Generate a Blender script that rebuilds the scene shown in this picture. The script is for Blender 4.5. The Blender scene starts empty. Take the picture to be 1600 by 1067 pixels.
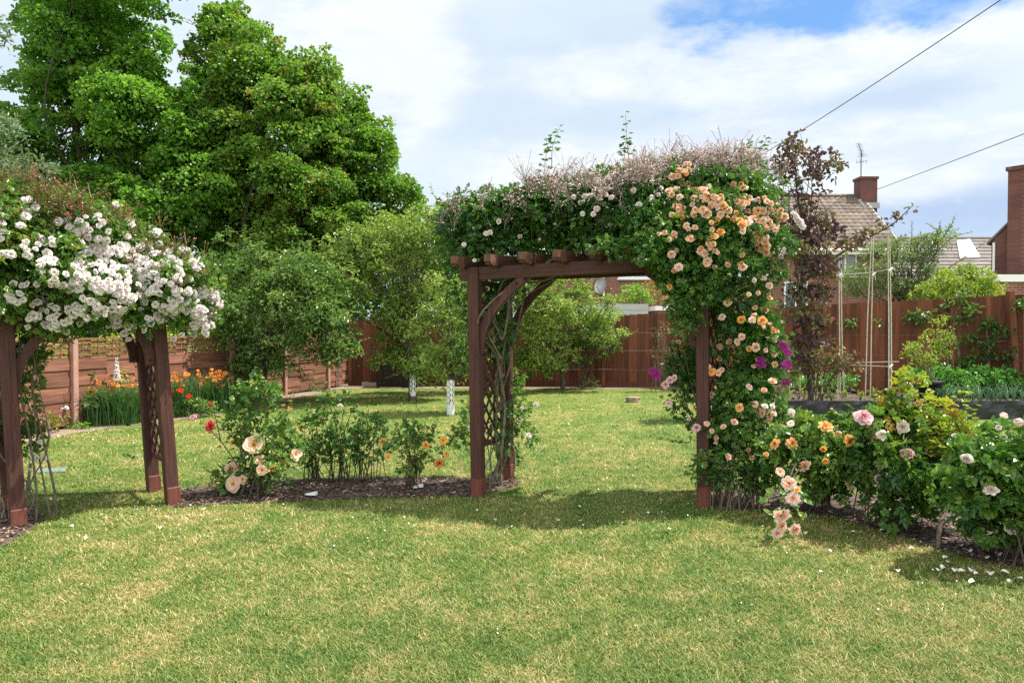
import bpy, bmesh, math
import numpy as np
from mathutils import Vector, Matrix, Quaternion

RNG = np.random.default_rng(7)
SC = bpy.context.scene
COL = SC.collection

# ------------------------------------------------------------------ camera
F, CX, CY, H = 1150.0, 800.0, 533.5, 1.55
PITCH = math.atan(23.5 / F)
cam = bpy.data.cameras.new('camera')
cam.sensor_width = 36.0
cam.lens = F / 1600 * 36
cam.clip_start, cam.clip_end = 0.05, 3000
camo = bpy.data.objects.new('camera', cam)
COL.objects.link(camo)
camo.location = (0, 0, H)
camo.rotation_euler = (math.pi / 2 - PITCH, 0, 0)
SC.camera = camo
SP, CP = math.sin(PITCH), math.cos(PITCH)

def ray(px, py):
    a = (np.asarray(px, float) - CX) / F
    b = (CY - np.asarray(py, float)) / F
    return np.stack([a, CP + b * SP, -SP + b * CP], -1)

def at(px, py, d):
    v = ray(px, py)
    t = np.asarray(d, float) / v[..., 1]
    return v * t[..., None] + np.array([0, 0, H])

def gnd(px, py, z=0.0):
    v = ray(px, py)
    t = (z - H) / v[..., 2]
    return v * t[..., None] + np.array([0, 0, H])

def project(P):
    P = np.asarray(P, float) - np.array([0, 0, H])
    y = P[..., 1] * CP - P[..., 2] * SP
    u = P[..., 1] * SP + P[..., 2] * CP
    return CX + F * P[..., 0] / y, CY - F * u / y

def inside(poly, x, y):
    poly = np.asarray(poly, float)
    x = np.asarray(x); y = np.asarray(y)
    res = np.zeros(x.shape, bool)
    n = len(poly)
    for i in range(n):
        x1, y1 = poly[i]; x2, y2 = poly[(i + 1) % n]
        if y1 == y2: continue
        c = ((y1 > y) != (y2 > y)) & (x < (x2 - x1) * (y - y1) / (y2 - y1) + x1)
        res ^= c
    return res

def edge_dist(poly, x, y):
    poly = np.asarray(poly, float)
    best = np.full(np.shape(x), 1e9)
    n = len(poly)
    for i in range(n):
        a = poly[i]; b = poly[(i + 1) % n]
        ab = b - a
        t = np.clip(((x - a[0]) * ab[0] + (y - a[1]) * ab[1]) / (ab @ ab + 1e-9), 0, 1)
        best = np.minimum(best, np.hypot(x - a[0] - t * ab[0], y - a[1] - t * ab[1]))
    return best

def nrm(v):
    return v / (np.linalg.norm(v, axis=-1, keepdims=True) + 1e-9)

# ------------------------------------------------------------------ mesh builder
class Geo:
    def __init__(self):
        self.v = []; self.q = []; self.t = []; self.tt = []; self.n = 0
    def add(self, v, q=None, tri=None, tint=0.5):
        v = np.asarray(v, float).reshape(-1, 3)
        self.v.append(v)
        if q is not None and len(q): self.q.append(np.asarray(q, int).reshape(-1, 4) + self.n)
        if tri is not None and len(tri): self.t.append(np.asarray(tri, int).reshape(-1, 3) + self.n)
        tt = np.asarray(tint, float)
        self.tt.append(np.full(len(v), float(tt)) if tt.ndim == 0 else tt.ravel())
        self.n += len(v)
    def mesh(self, name, mat, origin=(0, 0, 0), smooth=False):
        v = np.concatenate(self.v) - np.asarray(origin, float)
        q = np.concatenate(self.q) if self.q else np.zeros((0, 4), int)
        t = np.concatenate(self.t) if self.t else np.zeros((0, 3), int)
        me = bpy.data.meshes.new(name)
        me.vertices.add(len(v)); me.vertices.foreach_set('co', v.astype(np.float32).ravel())
        li = np.concatenate([q.ravel(), t.ravel()]).astype(np.int32)
        me.loops.add(len(li)); me.loops.foreach_set('vertex_index', li)
        ls = np.concatenate([np.arange(len(q)) * 4, len(q) * 4 + np.arange(len(t)) * 3]).astype(np.int32)
        me.polygons.add(len(ls)); me.polygons.foreach_set('loop_start', ls)
        me.polygons.foreach_set('use_smooth', np.full(len(ls), bool(smooth)))
        at_ = me.attributes.new('tint', 'FLOAT', 'POINT')
        at_.data.foreach_set('value', np.concatenate(self.tt).astype(np.float32))
        me.update(calc_edges=True)
        if mat: me.materials.append(mat)
        return me
    def build(self, name, mat, parent=None, smooth=False):
        org = ORG.get(parent.name, (0, 0, 0)) if parent else (0, 0, 0)
        o = bpy.data.objects.new(name, self.mesh(name, mat, org, smooth))
        COL.objects.link(o)
        if parent: o.parent = parent
        return o

ORG = {}
def thing(name, label, cat, loc, group=None):
    o = bpy.data.objects.new(name, None); COL.objects.link(o)
    o.empty_display_size = 0.1
    loc = tuple(float(c) for c in loc)
    o.location = loc; ORG[o.name] = np.array(loc)
    o['label'] = label; o['category'] = cat
    if group: o['group'] = group
    return o

def tag(o, label=None, cat=None, group=None, kind=None):
    if label: o['label'] = label
    if cat: o['category'] = cat
    if group: o['group'] = group
    if kind: o['kind'] = kind
    return o

def struct(o):
    o['kind'] = 'structure'; return o

def single(geo, name, mat, label, cat, loc, group=None, smooth=False):
    """a thing that is one mesh, its origin at its base"""
    o = bpy.data.objects.new(name, geo.mesh(name, mat, loc, smooth)); COL.objects.link(o)
    o.location = tuple(float(c) for c in loc); ORG[o.name] = np.array(o.location)
    return tag(o, label, cat, group)

BOXQ = [(0, 3, 2, 1), (4, 5, 6, 7), (0, 1, 5, 4), (1, 2, 6, 5), (2, 3, 7, 6), (3, 0, 4, 7)]
def gbox(g, lo, hi, tint=0.5):
    x0, y0, z0 = lo; x1, y1, z1 = hi
    g.add([(x0, y0, z0), (x1, y0, z0), (x1, y1, z0), (x0, y1, z0), (x0, y0, z1), (x1, y0, z1), (x1, y1, z1), (x0, y1, z1)], BOXQ, tint=tint)

def gbar(g, a, b, w, h, up=(0, 0, 1), tint=0.5):
    """box bar from a to b, w across, h along 'up'"""
    a = np.asarray(a, float); b = np.asarray(b, float)
    d = nrm(b - a); s = np.cross(d, up)
    if np.linalg.norm(s) < 1e-4: s = np.cross(d, (0, 1, 0))
    s = nrm(s); u = np.cross(s, d)
    s = s * w / 2; u = u * h / 2
    g.add([a - s - u, a + s - u, a + s + u, a - s + u, b - s - u, b + s - u, b + s + u, b - s + u],
          [(0, 3, 2, 1), (4, 5, 6, 7), (0, 1, 5, 4), (1, 2, 6, 5), (2, 3, 7, 6), (3, 0, 4, 7)], tint=tint)

def gtube(g, pts, rad, sides=6, tint=0.5, cap=True):
    pts = np.asarray(pts, float); n = len(pts)
    rad = np.full(n, rad) if np.ndim(rad) == 0 else np.asarray(rad, float)
    tan = np.gradient(pts, axis=0); tan = nrm(tan)
    ref = np.array([0.13, 0.37, 0.92]) if abs(tan[0, 2]) < .8 else np.array([.92, .37, .13])
    s = nrm(np.cross(tan, ref)); u = np.cross(s, tan)
    a = np.arange(sides) * 2 * np.pi / sides
    ring = pts[:, None] + rad[:, None, None] * (np.cos(a)[None, :, None] * s[:, None] + np.sin(a)[None, :, None] * u[:, None])
    i = np.arange(n - 1)[:, None] * sides; j = np.arange(sides)[None]; k = (j + 1) % sides
    q = np.stack([i + j, i + k, i + k + sides, i + j + sides], -1).reshape(-1, 4)
    g.add(ring.reshape(-1, 3), q, tint=tint)
    if cap:
        for e, c in ((0, pts[0]), (n - 1, pts[-1])):
            vv = np.vstack([ring[e], c])
            tr = [(x, (x + 1) % sides, sides) for x in range(sides)]
            if e: tr = [(b, a2, c2) for a2, b, c2 in tr]
            g.add(vv, tri=[(b, a2, c2) for a2, b, c2 in tr], tint=tint)

def curve(pts, n=10):
    """smooth Catmull-Rom path through points"""
    p = np.asarray(pts, float)
    if len(p) < 3: return p
    p = np.vstack([2 * p[0] - p[1], p, 2 * p[-1] - p[-2]])
    out = []
    for i in range(1, len(p) - 2):
        for t in np.linspace(0, 1, n, endpoint=False):
            a, b, c, d = p[i - 1], p[i], p[i + 1], p[i + 2]
            out.append(.5 * (2 * b + (c - a) * t + (2 * a - 5 * b + 4 * c - d) * t * t + (3 * b - a - 3 * c + d) * t ** 3))
    out.append(p[-2])
    return np.array(out)

def gdisc_grid(g, prof, sides, center, tint=0.5):
    """lathe: prof = [(r, z)]"""
    a = np.arange(sides) * 2 * np.pi / sides
    v = np.array([[(r * np.cos(t), r * np.sin(t), z) for t in a] for r, z in prof]).reshape(-1, 3) + np.asarray(center)
    n = len(prof); i = np.arange(n - 1)[:, None] * sides; j = np.arange(sides)[None]; k = (j + 1) % sides
    g.add(v, np.stack([i + j, i + k, i + k + sides, i + j + sides], -1).reshape(-1, 4), tint=tint)

# ------------------------------------------------------------------ leaves
def gleaves(g, P, N, D, L, W, tint, fold=.22, droop=.12, mid=.38):
    P = np.asarray(P, float); n = len(P)
    D = nrm(D); N = nrm(N - (N * D).sum(-1, keepdims=True) * D); S = np.cross(N, D)
    L = np.broadcast_to(np.asarray(L, float), (n,))[:, None]; W = np.broadcast_to(np.asarray(W, float), (n,))[:, None]
    l1 = P + D * L * mid * .8 + S * W * .46 + N * W * fold
    l2 = P + D * L * (mid + .3) + S * W * .40 + N * (W * fold - L * droop * .4)
    tip = P + D * L - N * L * droop
    r2 = P + D * L * (mid + .3) - S * W * .40 + N * (W * fold - L * droop * .4)
    r1 = P + D * L * mid * .8 - S * W * .46 + N * W * fold
    v = np.stack([P, l1, l2, tip, r2, r1], 1).reshape(-1, 3)
    b = np.arange(n)[:, None] * 6
    q = np.concatenate([b + np.array([[0, 3, 2, 1]]), b + np.array([[0, 5, 4, 3]])])
    g.add(v, q, tint=np.repeat(np.broadcast_to(tint, (n,)), 6))

def gcompound(g, P, N, D, L, W, tint, pairs=2, rng=RNG):
    """pinnate (rose) leaves: a terminal leaflet and pairs along a stalk"""
    P = np.asarray(P, float); n = len(P)
    D = nrm(D); N = nrm(N - (N * D).sum(-1, keepdims=True) * D); S = np.cross(N, D)
    L = np.broadcast_to(np.asarray(L, float), (n,))[:, None]
    Ws = np.broadcast_to(np.asarray(W, float), (n,))
    tint = np.broadcast_to(tint, (n,))
    st = L * (1.1 if pairs == 2 else .75)
    bend = -N * L * .12
    gleaves(g, P + D * st + bend, N + rng.normal(0, .15, (n, 3)), D - N * .15, L[:, 0], Ws, tint)
    for i in range(pairs):
        f = .95 - .45 * i
        for sg in (-1, 1):
            gleaves(g, P + D * st * f, N + rng.normal(0, .2, (n, 3)) + S * sg * .2, D * .55 + S * sg * .85, L[:, 0] * (.9 - .08 * i), Ws * .95, tint)

def rdir(n, rng):
    return nrm(rng.normal(size=(n, 3)))

class Clumps:
    def __init__(self, C, R):
        self.C = np.asarray(C, float); self.R = np.asarray(R, float)
    def hit(self, px, py):
        """first point of the clumps met along a sight line through the photo's point"""
        d = nrm(ray(px, py)); o = np.array([0, 0, H])
        oc = (o - self.C) / self.R; dd = d / self.R
        a = (dd * dd).sum(-1); b = (oc * dd).sum(-1); c = (oc * oc).sum(-1) - 1
        disc = b * b - a * c
        ok = disc > 0
        if not ok.any(): return None, None
        t = np.where(ok, (-b - np.sqrt(np.maximum(disc, 0))) / a, 1e9)
        k = int(np.argmin(t)); p = o + d * t[k]
        return p, nrm((p - self.C[k]) / self.R[k] ** 2)

def jagged(poly, amp, rng, step=22):
    out = []; poly = np.asarray(poly, float); prev = 0.0
    for a, b in zip(poly, np.roll(poly, -1, 0)):
        m = max(1, int(np.hypot(*(b - a)) / step)); nn = np.array([-(b - a)[1], (b - a)[0]]) / (np.hypot(*(b - a)) + 1e-6)
        for t in np.linspace(0, 1, m, endpoint=False): out.append(a + (b - a) * t + nn * rng.normal(0, amp))
    return np.array(out)

def fill(poly, n, d, thick, rmin, rmax, rng, squash=.75, gaps=(), jag=0):
    """leaf-clump centres filling an outline at its own distance and thickness"""
    poly = jagged(poly, jag, rng) if jag else np.asarray(poly, float); dfun = d if callable(d) else (lambda x, y: np.full(np.shape(x), float(d)))
    lo = poly.min(0); hi = poly.max(0); X = []; Y = []
    while len(X) < n:
        x = rng.uniform(lo[0], hi[0], 4 * n); y = rng.uniform(lo[1], hi[1], 4 * n)
        m = inside(poly, x, y)
        for (gx, gy, gr) in gaps: m &= np.hypot(x - gx, y - gy) > gr
        X += list(x[m]); Y += list(y[m])
    X = np.array(X[:n]); Y = np.array(Y[:n])
    d0 = dfun(X, Y); e = edge_dist(poly, X, Y)
    for (gx, gy, gr) in gaps: e = np.minimum(e, np.hypot(X - gx, Y - gy) - gr)
    mpp = d0 / F
    r = rng.uniform(rmin, rmax, n)
    r = np.clip(np.minimum(r, e * mpp * 1.0 + .35 * rmin), .45 * rmin, None)
    half = thick * np.sqrt(np.clip(e * mpp / max(thick, 1e-3), .03, 1))
    dd = d0 + rng.uniform(-1, 1, n) * half
    C = at(X, Y, dd)
    R = np.stack([r * rng.uniform(.9, 1.25, n), r * rng.uniform(.9, 1.25, n), r * squash * rng.uniform(.8, 1.2, n)], 1)
    return Clumps(C, R)

def fract(cl, k, f, rng, out=1.0, drop=.15):
    """clumps with smaller sprigs standing out of their surface, for a ragged outline"""
    n = len(cl.C); idx = np.repeat(np.arange(n), k); u = rdir(len(idx), rng); u[:, 2] -= drop; u = nrm(u)
    C = cl.C[idx] + u * cl.R[idx] * (out + rng.uniform(-.1, .22, len(idx)))[:, None]
    R = cl.R[idx] * (f * rng.uniform(.6, 1.25, len(idx)))[:, None]
    return Clumps(C, R)

def crown(g, cl, per_m2, L, W, rng, tint_sd=.14, upw=.75, kind='simple', clump_tint=.16, inner=.45, base=.5, minleaf=6, spray=0):
    """leaves through the outer part of every clump"""
    C, R = cl.C, cl.R
    area = 4 * np.pi * (R[:, 0] * R[:, 2])
    cnt = np.maximum((area * per_m2 * rng.uniform(.75, 1.25, len(C))).astype(int), minleaf)
    idx = np.repeat(np.arange(len(C)), cnt); n = len(idx)
    u = rdir(n, rng)
    u[:, 2] = np.where((u[:, 2] < -.35) & (rng.random(n) < .6), -u[:, 2], u[:, 2])
    rad = inner + (1.06 - inner) * rng.random(n) ** .5
    P = C[idx] + u * rad[:, None] * R[idx]
    N = nrm(u * (1 - upw) + np.array([0, 0, upw]) + rng.normal(0, .42, (n, 3)))
    D = u * .8 + rng.normal(0, .55, (n, 3)) + np.array([0, 0, -.25])
    ct = np.clip(rng.normal(base, clump_tint, len(C)), .02, .98)
    tint = np.clip(ct[idx] + rng.normal(0, tint_sd, n), 0, 1)
    l = L * rng.uniform(.65, 1.25, n); w = W * rng.uniform(.75, 1.2, n)
    if kind == 'simple': gleaves(g, P, N, D, l, w, tint)
    else: gcompound(g, P, N, D, l, w, tint, pairs=2 if kind == 'rose' else 1, rng=rng)
    return n

def branches(g, base, r0, cl, rng, n=14, top=None, rt=.25, wig=.06, lead=None):
    """a trunk and limbs that run out to some of the clumps"""
    base = np.asarray(base, float); C = cl.C
    top = C.mean(0) + np.array([0, 0, .15 * np.ptp(C[:, 2])]) if top is None else np.asarray(top, float)
    hgt = np.linalg.norm(top - base)
    pts = [base + (top - base) * t + (rng.normal(0, wig, 3) * hgt * .3 * (0 < t < 1)) for t in (0, .25, .5, .75, 1)] if lead is None else lead
    path = curve(pts, 6)
    m = len(path)
    gtube(g, path, np.linspace(r0, r0 * rt, m) * (1 + .35 * np.exp(-np.arange(m) / 1.5)), 8)
    pick = rng.choice(len(C), min(n, len(C)), replace=False)
    for k in pick:
        e = C[k]
        f = int(np.clip(rng.uniform(.3, .95) * m, 2, m - 1))
        s = path[f]; mid = (s + e) / 2 + rng.normal(0, .08, 3) * np.linalg.norm(e - s) + np.array([0, 0, .05 * np.linalg.norm(e - s)])
        rr = r0 * (1 - (1 - rt) * f / m) * .55
        p = curve([s, mid, e], 5)
        gtube(g, p, np.linspace(rr, rr * .2, len(p)), 5, cap=False)
    return pick

# ------------------------------------------------------------------ materials
def new_mat(name):
    m = bpy.data.materials.new(name); m.use_nodes = True
    nt = m.node_tree; nt.nodes.clear()
    out = nt.nodes.new('ShaderNodeOutputMaterial')
    return m, nt, out

def nd(nt, typ, **kw):
    n = nt.nodes.new(typ)
    for k, v in kw.items():
        if k.startswith('i_'):
            key = k[2:].replace('_', ' ')
            n.inputs[key].default_value = v
        else: setattr(n, k, v)
    return n

def ramp(nt, fac, cols):
    r = nt.nodes.new('ShaderNodeValToRGB'); e = r.color_ramp.elements
    for i, (p, c) in enumerate(cols):
        if i < 2: e[i].position = p; el = e[i]
        else: el = e.new(p)
        el.color = (*c, 1)
    nt.links.new(fac, r.inputs[0])
    return r.outputs[0]

def mixc(nt, fac, a, b, mode='MIX'):
    m = nt.nodes.new('ShaderNodeMix'); m.data_type = 'RGBA'; m.blend_type = mode
    for s, val in ((m.inputs[0], fac), (m.inputs[6], a), (m.inputs[7], b)):
        if hasattr(val, 'is_linked'): nt.links.new(val, s)
        elif isinstance(val, (int, float)): s.default_value = val
        else: s.default_value = (*val, 1)
    return m.outputs[2]

def leaf_mat(name, cols, trans=.32, rough=.42, tcol=1.35, spec=.4):
    m, nt, out = new_mat(name)
    a = nd(nt, 'ShaderNodeAttribute', attribute_name='tint')
    c = ramp(nt, a.outputs['Fac'], cols)
    p = nd(nt, 'ShaderNodeBsdfPrincipled'); nt.links.new(c, p.inputs['Base Color'])
    p.inputs['Roughness'].default_value = rough; p.inputs['Specular IOR Level'].default_value = spec
    t = nd(nt, 'ShaderNodeBsdfTranslucent')
    mx = mixc(nt, 1.0, c, (tcol * 1.0, tcol * 1.03, tcol * .58), 'MULTIPLY')
    nt.links.new(mx, t.inputs['Color'])
    s = nd(nt, 'ShaderNodeMixShader'); s.inputs[0].default_value = trans
    nt.links.new(p.outputs[0], s.inputs[1]); nt.links.new(t.outputs[0], s.inputs[2])
    nt.links.new(s.outputs[0], out.inputs[0])
    return m

def petal_mat(name, cols, alt, trans=.38):
    """cols: ramp from the flower's heart to its petal edge; alt: the same for a faded flower"""
    m, nt, out = new_mat(name)
    a = nd(nt, 'ShaderNodeAttribute', attribute_name='tint')
    oi = nd(nt, 'ShaderNodeObjectInfo')
    c = mixc(nt, oi.outputs['Random'], ramp(nt, a.outputs['Fac'], cols), ramp(nt, a.outputs['Fac'], alt))
    p = nd(nt, 'ShaderNodeBsdfPrincipled'); nt.links.new(c, p.inputs['Base Color'])
    p.inputs['Roughness'].default_value = .6; p.inputs['Specular IOR Level'].default_value = .2
    t = nd(nt, 'ShaderNodeBsdfTranslucent'); nt.links.new(c, t.inputs['Color'])
    s = nd(nt, 'ShaderNodeMixShader'); s.inputs[0].default_value = trans
    nt.links.new(p.outputs[0], s.inputs[1]); nt.links.new(t.outputs[0], s.inputs[2])
    nt.links.new(s.outputs[0], out.inputs[0])
    return m

def plain_mat(name, col, rough=.6, metal=0, spec=.4, noise=0, scale=20, col2=None, bump=0, tintvar=0, stretch=None):
    m, nt, out = new_mat(name)
    p = nd(nt, 'ShaderNodeBsdfPrincipled'); p.inputs['Roughness'].default_value = rough
    p.inputs['Metallic'].default_value = metal; p.inputs['Specular IOR Level'].default_value = spec
    col2 = col2 or tuple(c * .55 for c in col)
    tc = nd(nt, 'ShaderNodeTexCoord')
    mp = nd(nt, 'ShaderNodeMapping'); nt.links.new(tc.outputs['Object'], mp.inputs[0])
    if stretch: mp.inputs['Scale'].default_value = stretch
    no = nd(nt, 'ShaderNodeTexNoise'); nt.links.new(mp.outputs[0], no.inputs['Vector'])
    no.inputs['Scale'].default_value = scale; no.inputs['Detail'].default_value = 6; no.inputs['Roughness'].default_value = .65
    f = nd(nt, 'ShaderNodeMapRange'); f.inputs[1].default_value = .32; f.inputs[2].default_value = .68
    nt.links.new(no.outputs[0], f.inputs[0])
    c = mixc(nt, f.outputs[0], col2, col) if noise else None
    if tintvar:
        a = nd(nt, 'ShaderNodeAttribute', attribute_name='tint')
        mr = nd(nt, 'ShaderNodeMapRange'); mr.inputs[3].default_value = 1 - tintvar; mr.inputs[4].default_value = 1 + tintvar
        nt.links.new(a.outputs['Fac'], mr.inputs[0])
        hv = nd(nt, 'ShaderNodeHueSaturation'); nt.links.new(mr.outputs[0], hv.inputs['Value'])
        if c is not None: nt.links.new(c, hv.inputs['Color'])
        else: hv.inputs['Color'].default_value = (*col, 1)
        c = hv.outputs[0]
    if c is not None: nt.links.new(c, p.inputs['Base Color'])
    else: p.inputs['Base Color'].default_value = (*col, 1)
    if bump:
        b = nd(nt, 'ShaderNodeBump'); b.inputs['Strength'].default_value = bump; b.inputs['Distance'].default_value = .01
        nt.links.new(no.outputs[0], b.inputs['Height']); nt.links.new(b.outputs[0], p.inputs['Normal'])
    nt.links.new(p.outputs[0], out.inputs[0])
    return m
# ------------------------------------------------------------------ material set
M = {}
M['sycamore'] = leaf_mat('sycamore_leaf', [(0, (.05, .13, .02)), (.45, (.105, .245, .03)), (.8, (.18, .34, .045)), (1, (.26, .40, .07))], trans=.5)
M['sycamore_seed'] = leaf_mat('sycamore_leaf_and_seed', [(0, (.05, .12, .018)), (.45, (.12, .25, .032)), (.72, (.18, .29, .045)), (.82, (.28, .22, .06)), (1, (.38, .22, .08))], trans=.46)
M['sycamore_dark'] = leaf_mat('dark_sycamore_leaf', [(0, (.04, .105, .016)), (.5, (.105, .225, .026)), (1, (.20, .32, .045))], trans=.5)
M['willow'] = leaf_mat('silvery_leaf', [(0, (.06, .10, .05)), (.5, (.12, .19, .10)), (1, (.22, .28, .17))])
M['plum'] = leaf_mat('plum_leaf', [(0, (.035, .085, .022)), (.45, (.095, .185, .040)), (.8, (.18, .28, .07)), (1, (.30, .39, .15))], trans=.42, rough=.35)
M['apple'] = leaf_mat('apple_leaf', [(0, (.07, .13, .03)), (.4, (.16, .255, .05)), (.75, (.27, .36, .085)), (1, (.38, .43, .16))], trans=.42, rough=.38)
M['rose'] = leaf_mat('rose_leaf', [(0, (.018, .065, .015)), (.5, (.055, .15, .024)), (.85, (.11, .22, .035)), (1, (.18, .27, .045))], rough=.32, spec=.5)
M['rose_light'] = leaf_mat('light_rose_leaf', [(0, (.03, .095, .02)), (.5, (.095, .20, .036)), (.85, (.17, .28, .055)), (1, (.29, .28, .06))], rough=.35)
M['rose_bronze'] = leaf_mat('olive_rose_leaf', [(0, (.05, .11, .018)), (.45, (.14, .20, .03)), (.75, (.27, .26, .04)), (1, (.36, .15, .05))])
M['rose_gold'] = leaf_mat('yellow_green_rose_leaf', [(0, (.07, .14, .018)), (.4, (.18, .28, .03)), (.78, (.33, .38, .04)), (1, (.36, .24, .045))])
M['purple'] = leaf_mat('purple_leaf', [(0, (.060, .030, .045)), (.35, (.105, .050, .062)), (.55, (.115, .085, .055)), (.8, (.15, .15, .05)), (.92, (.26, .09, .07)), (1, (.18, .2, .05))], trans=.3, tcol=1.25)
M['lime'] = leaf_mat('lime_leaf', [(0, (.06, .15, .015)), (.5, (.15, .30, .03)), (1, (.27, .40, .05))])
M['yellowgreen'] = leaf_mat('yellow_green_leaf', [(0, (.08, .16, .015)), (.5, (.22, .32, .035)), (1, (.38, .40, .07))])
M['greyleaf'] = leaf_mat('grey_green_leaf', [(0, (.06, .10, .04)), (.5, (.15, .21, .09)), (1, (.26, .32, .16))], trans=.42)
M['veg'] = leaf_mat('vegetable_leaf', [(0, (.04, .14, .02)), (.5, (.11, .30, .05)), (1, (.22, .42, .11))], rough=.35)
M['onion'] = leaf_mat('onion_leaf', [(0, (.05, .14, .07)), (.5, (.11, .25, .13)), (1, (.22, .36, .2))])
M['daylily'] = leaf_mat('strappy_leaf', [(0, (.018, .06, .018)), (.5, (.05, .13, .035)), (1, (.12, .21, .06))], trans=.4)
M['hedge'] = leaf_mat('hedge_leaf', [(0, (.02, .06, .012)), (.5, (.05, .13, .015)), (1, (.14, .26, .02))])
M['bud'] = leaf_mat('rose_bud_spray', [(0, (.24, .22, .15)), (.3, (.48, .34, .36)), (.6, (.74, .53, .59)), (1, (.84, .73, .76))], trans=.2)
M['redbud'] = leaf_mat('red_bud_spray', [(0, (.10, .13, .03)), (.35, (.22, .13, .045)), (.7, (.27, .08, .05)), (1, (.38, .12, .09))], trans=.2)

W_ = (.80, .78, .76)
M['white'] = petal_mat('white_petal', [(0, (.66, .50, .26)), (.2, (.74, .66, .56)), (.5, (.85, .81, .80)), (1, (.90, .89, .88))], [(0, (.66, .48, .28)), (.25, (.78, .68, .64)), (.6, (.85, .78, .77)), (1, (.88, .83, .82))], trans=.42)
M['blush'] = petal_mat('blush_petal', [(0, (.66, .50, .30)), (.3, (.80, .64, .63)), (1, (.85, .74, .75))], [(0, (.7, .55, .35)), (.3, (.82, .76, .74)), (1, (.86, .83, .83))])
M['apricot'] = petal_mat('apricot_petal', [(0, (.78, .32, .06)), (.35, (.84, .46, .18)), (.75, (.87, .56, .33)), (1, (.88, .66, .48))], [(0, (.80, .50, .28)), (.35, (.85, .56, .40)), (.7, (.87, .62, .52)), (1, (.88, .74, .68))], trans=.4)
M['orange'] = petal_mat('orange_petal', [(0, (.72, .22, .02)), (.4, (.80, .36, .05)), (1, (.85, .50, .16))], [(0, (.75, .30, .04)), (.4, (.82, .44, .10)), (1, (.86, .60, .30))])
M['pink'] = petal_mat('pink_petal', [(0, (.62, .20, .24)), (.4, (.74, .36, .42)), (1, (.82, .56, .62))], [(0, (.66, .26, .28)), (.4, (.76, .42, .46)), (1, (.84, .64, .68))])
M['palepink'] = petal_mat('pale_pink_petal', [(0, (.76, .54, .42)), (.4, (.82, .66, .58)), (1, (.86, .78, .74))], [(0, (.80, .66, .52)), (.5, (.84, .78, .72)), (1, (.87, .84, .82))])
M['red'] = petal_mat('red_petal', [(0, (.35, .015, .012)), (.5, (.55, .03, .025)), (1, (.66, .09, .07))], [(0, (.42, .02, .02)), (.5, (.6, .05, .04)), (1, (.7, .16, .13))])
M['cream'] = petal_mat('cream_petal', [(0, (.70, .40, .02)), (.22, (.74, .50, .06)), (.34, (.80, .58, .26)), (.6, (.82, .58, .40)), (1, (.84, .64, .54))], [(0, (.70, .36, .02)), (.22, (.72, .44, .05)), (.34, (.82, .56, .26)), (1, (.85, .64, .52))])
M['gold'] = petal_mat('golden_petal', [(0, (.70, .30, .02)), (.4, (.80, .44, .04)), (1, (.84, .58, .14))], [(0, (.62, .20, .02)), (.4, (.76, .32, .05)), (1, (.82, .46, .16))])
M['clematis'] = petal_mat('purple_petal', [(0, (.35, .20, .12)), (.2, (.22, .012, .14)), (1, (.30, .02, .22))], [(0, (.35, .2, .1)), (.2, (.26, .015, .13)), (1, (.36, .03, .24))])
M['lily'] = petal_mat('orange_lily_petal', [(0, (.62, .22, .02)), (.4, (.78, .20, .02)), (1, (.80, .26, .03))], [(0, (.7, .3, .03)), (.4, (.80, .30, .05)), (1, (.82, .36, .10))])
M['poppy'] = petal_mat('scarlet_petal', [(0, (.3, .02, .01)), (.4, (.72, .06, .02)), (1, (.78, .10, .03))], [(0, (.3, .02, .01)), (.4, (.74, .10, .03)), (1, (.8, .16, .05))])

M['bark'] = plain_mat('bark', (.12, .095, .07), .9, noise=1, scale=12, col2=(.04, .032, .024), bump=.6, stretch=(3, 3, .8))
M['cane'] = plain_mat('rose_cane', (.15, .14, .07), .6, noise=1, scale=9, col2=(.07, .055, .03))
M['oldcane'] = plain_mat('old_rose_wood', (.22, .18, .125), .85, noise=1, scale=22, col2=(.075, .062, .042), bump=.4)
M['darkcane'] = plain_mat('dark_rose_cane', (.085, .06, .04), .7, noise=1, scale=9, col2=(.04, .03, .022))
M['bamboo'] = plain_mat('bamboo', (.62, .57, .48), .5, noise=1, scale=6, col2=(.44, .39, .31), stretch=(1, 1, 3))
M['wood'] = plain_mat('stained_timber', (.098, .032, .022), .68, noise=1, scale=6, col2=(.030, .011, .009), bump=.6, stretch=(9, 9, .55))
M['woodfoot'] = plain_mat('red_post_foot', (.165, .048, .03), .65, noise=1, scale=8, col2=(.085, .026, .018), bump=.3, stretch=(4, 4, .8))
M['woodend'] = plain_mat('lighter_brown_timber', (.175, .080, .046), .75, noise=1, scale=8, col2=(.06, .024, .016), bump=.4, stretch=(7, 7, .6))
M['fence'] = plain_mat('red_brown_board', (.185, .060, .027), .8, noise=1, scale=3, col2=(.085, .027, .015), bump=.3, tintvar=.45, stretch=(6, 6, .5))
M['slat'] = plain_mat('faded_slat', (.255, .110, .066), .85, noise=1, scale=4, col2=(.125, .052, .034), bump=.3, tintvar=.28, stretch=(.6, .6, 6))
M['slatpost'] = plain_mat('faded_post', (.42, .24, .20), .85, noise=1, scale=6, col2=(.3, .15, .12), bump=.2)
M['wire'] = plain_mat('fence_wire', (.35, .33, .30), .5, metal=.6)
M['cable'] = plain_mat('black_cable', (.06, .06, .07), .6)
M['metal'] = plain_mat('galvanised_metal', (.42, .43, .44), .45, metal=.7, noise=1, scale=20, col2=(.3, .31, .32))
M['plastic'] = plain_mat('black_plastic', (.018, .02, .024), .42, noise=1, scale=9, col2=(.028, .03, .036), bump=.5)
M['whitepvc'] = plain_mat('white_plastic', (.78, .78, .77), .4)
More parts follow.
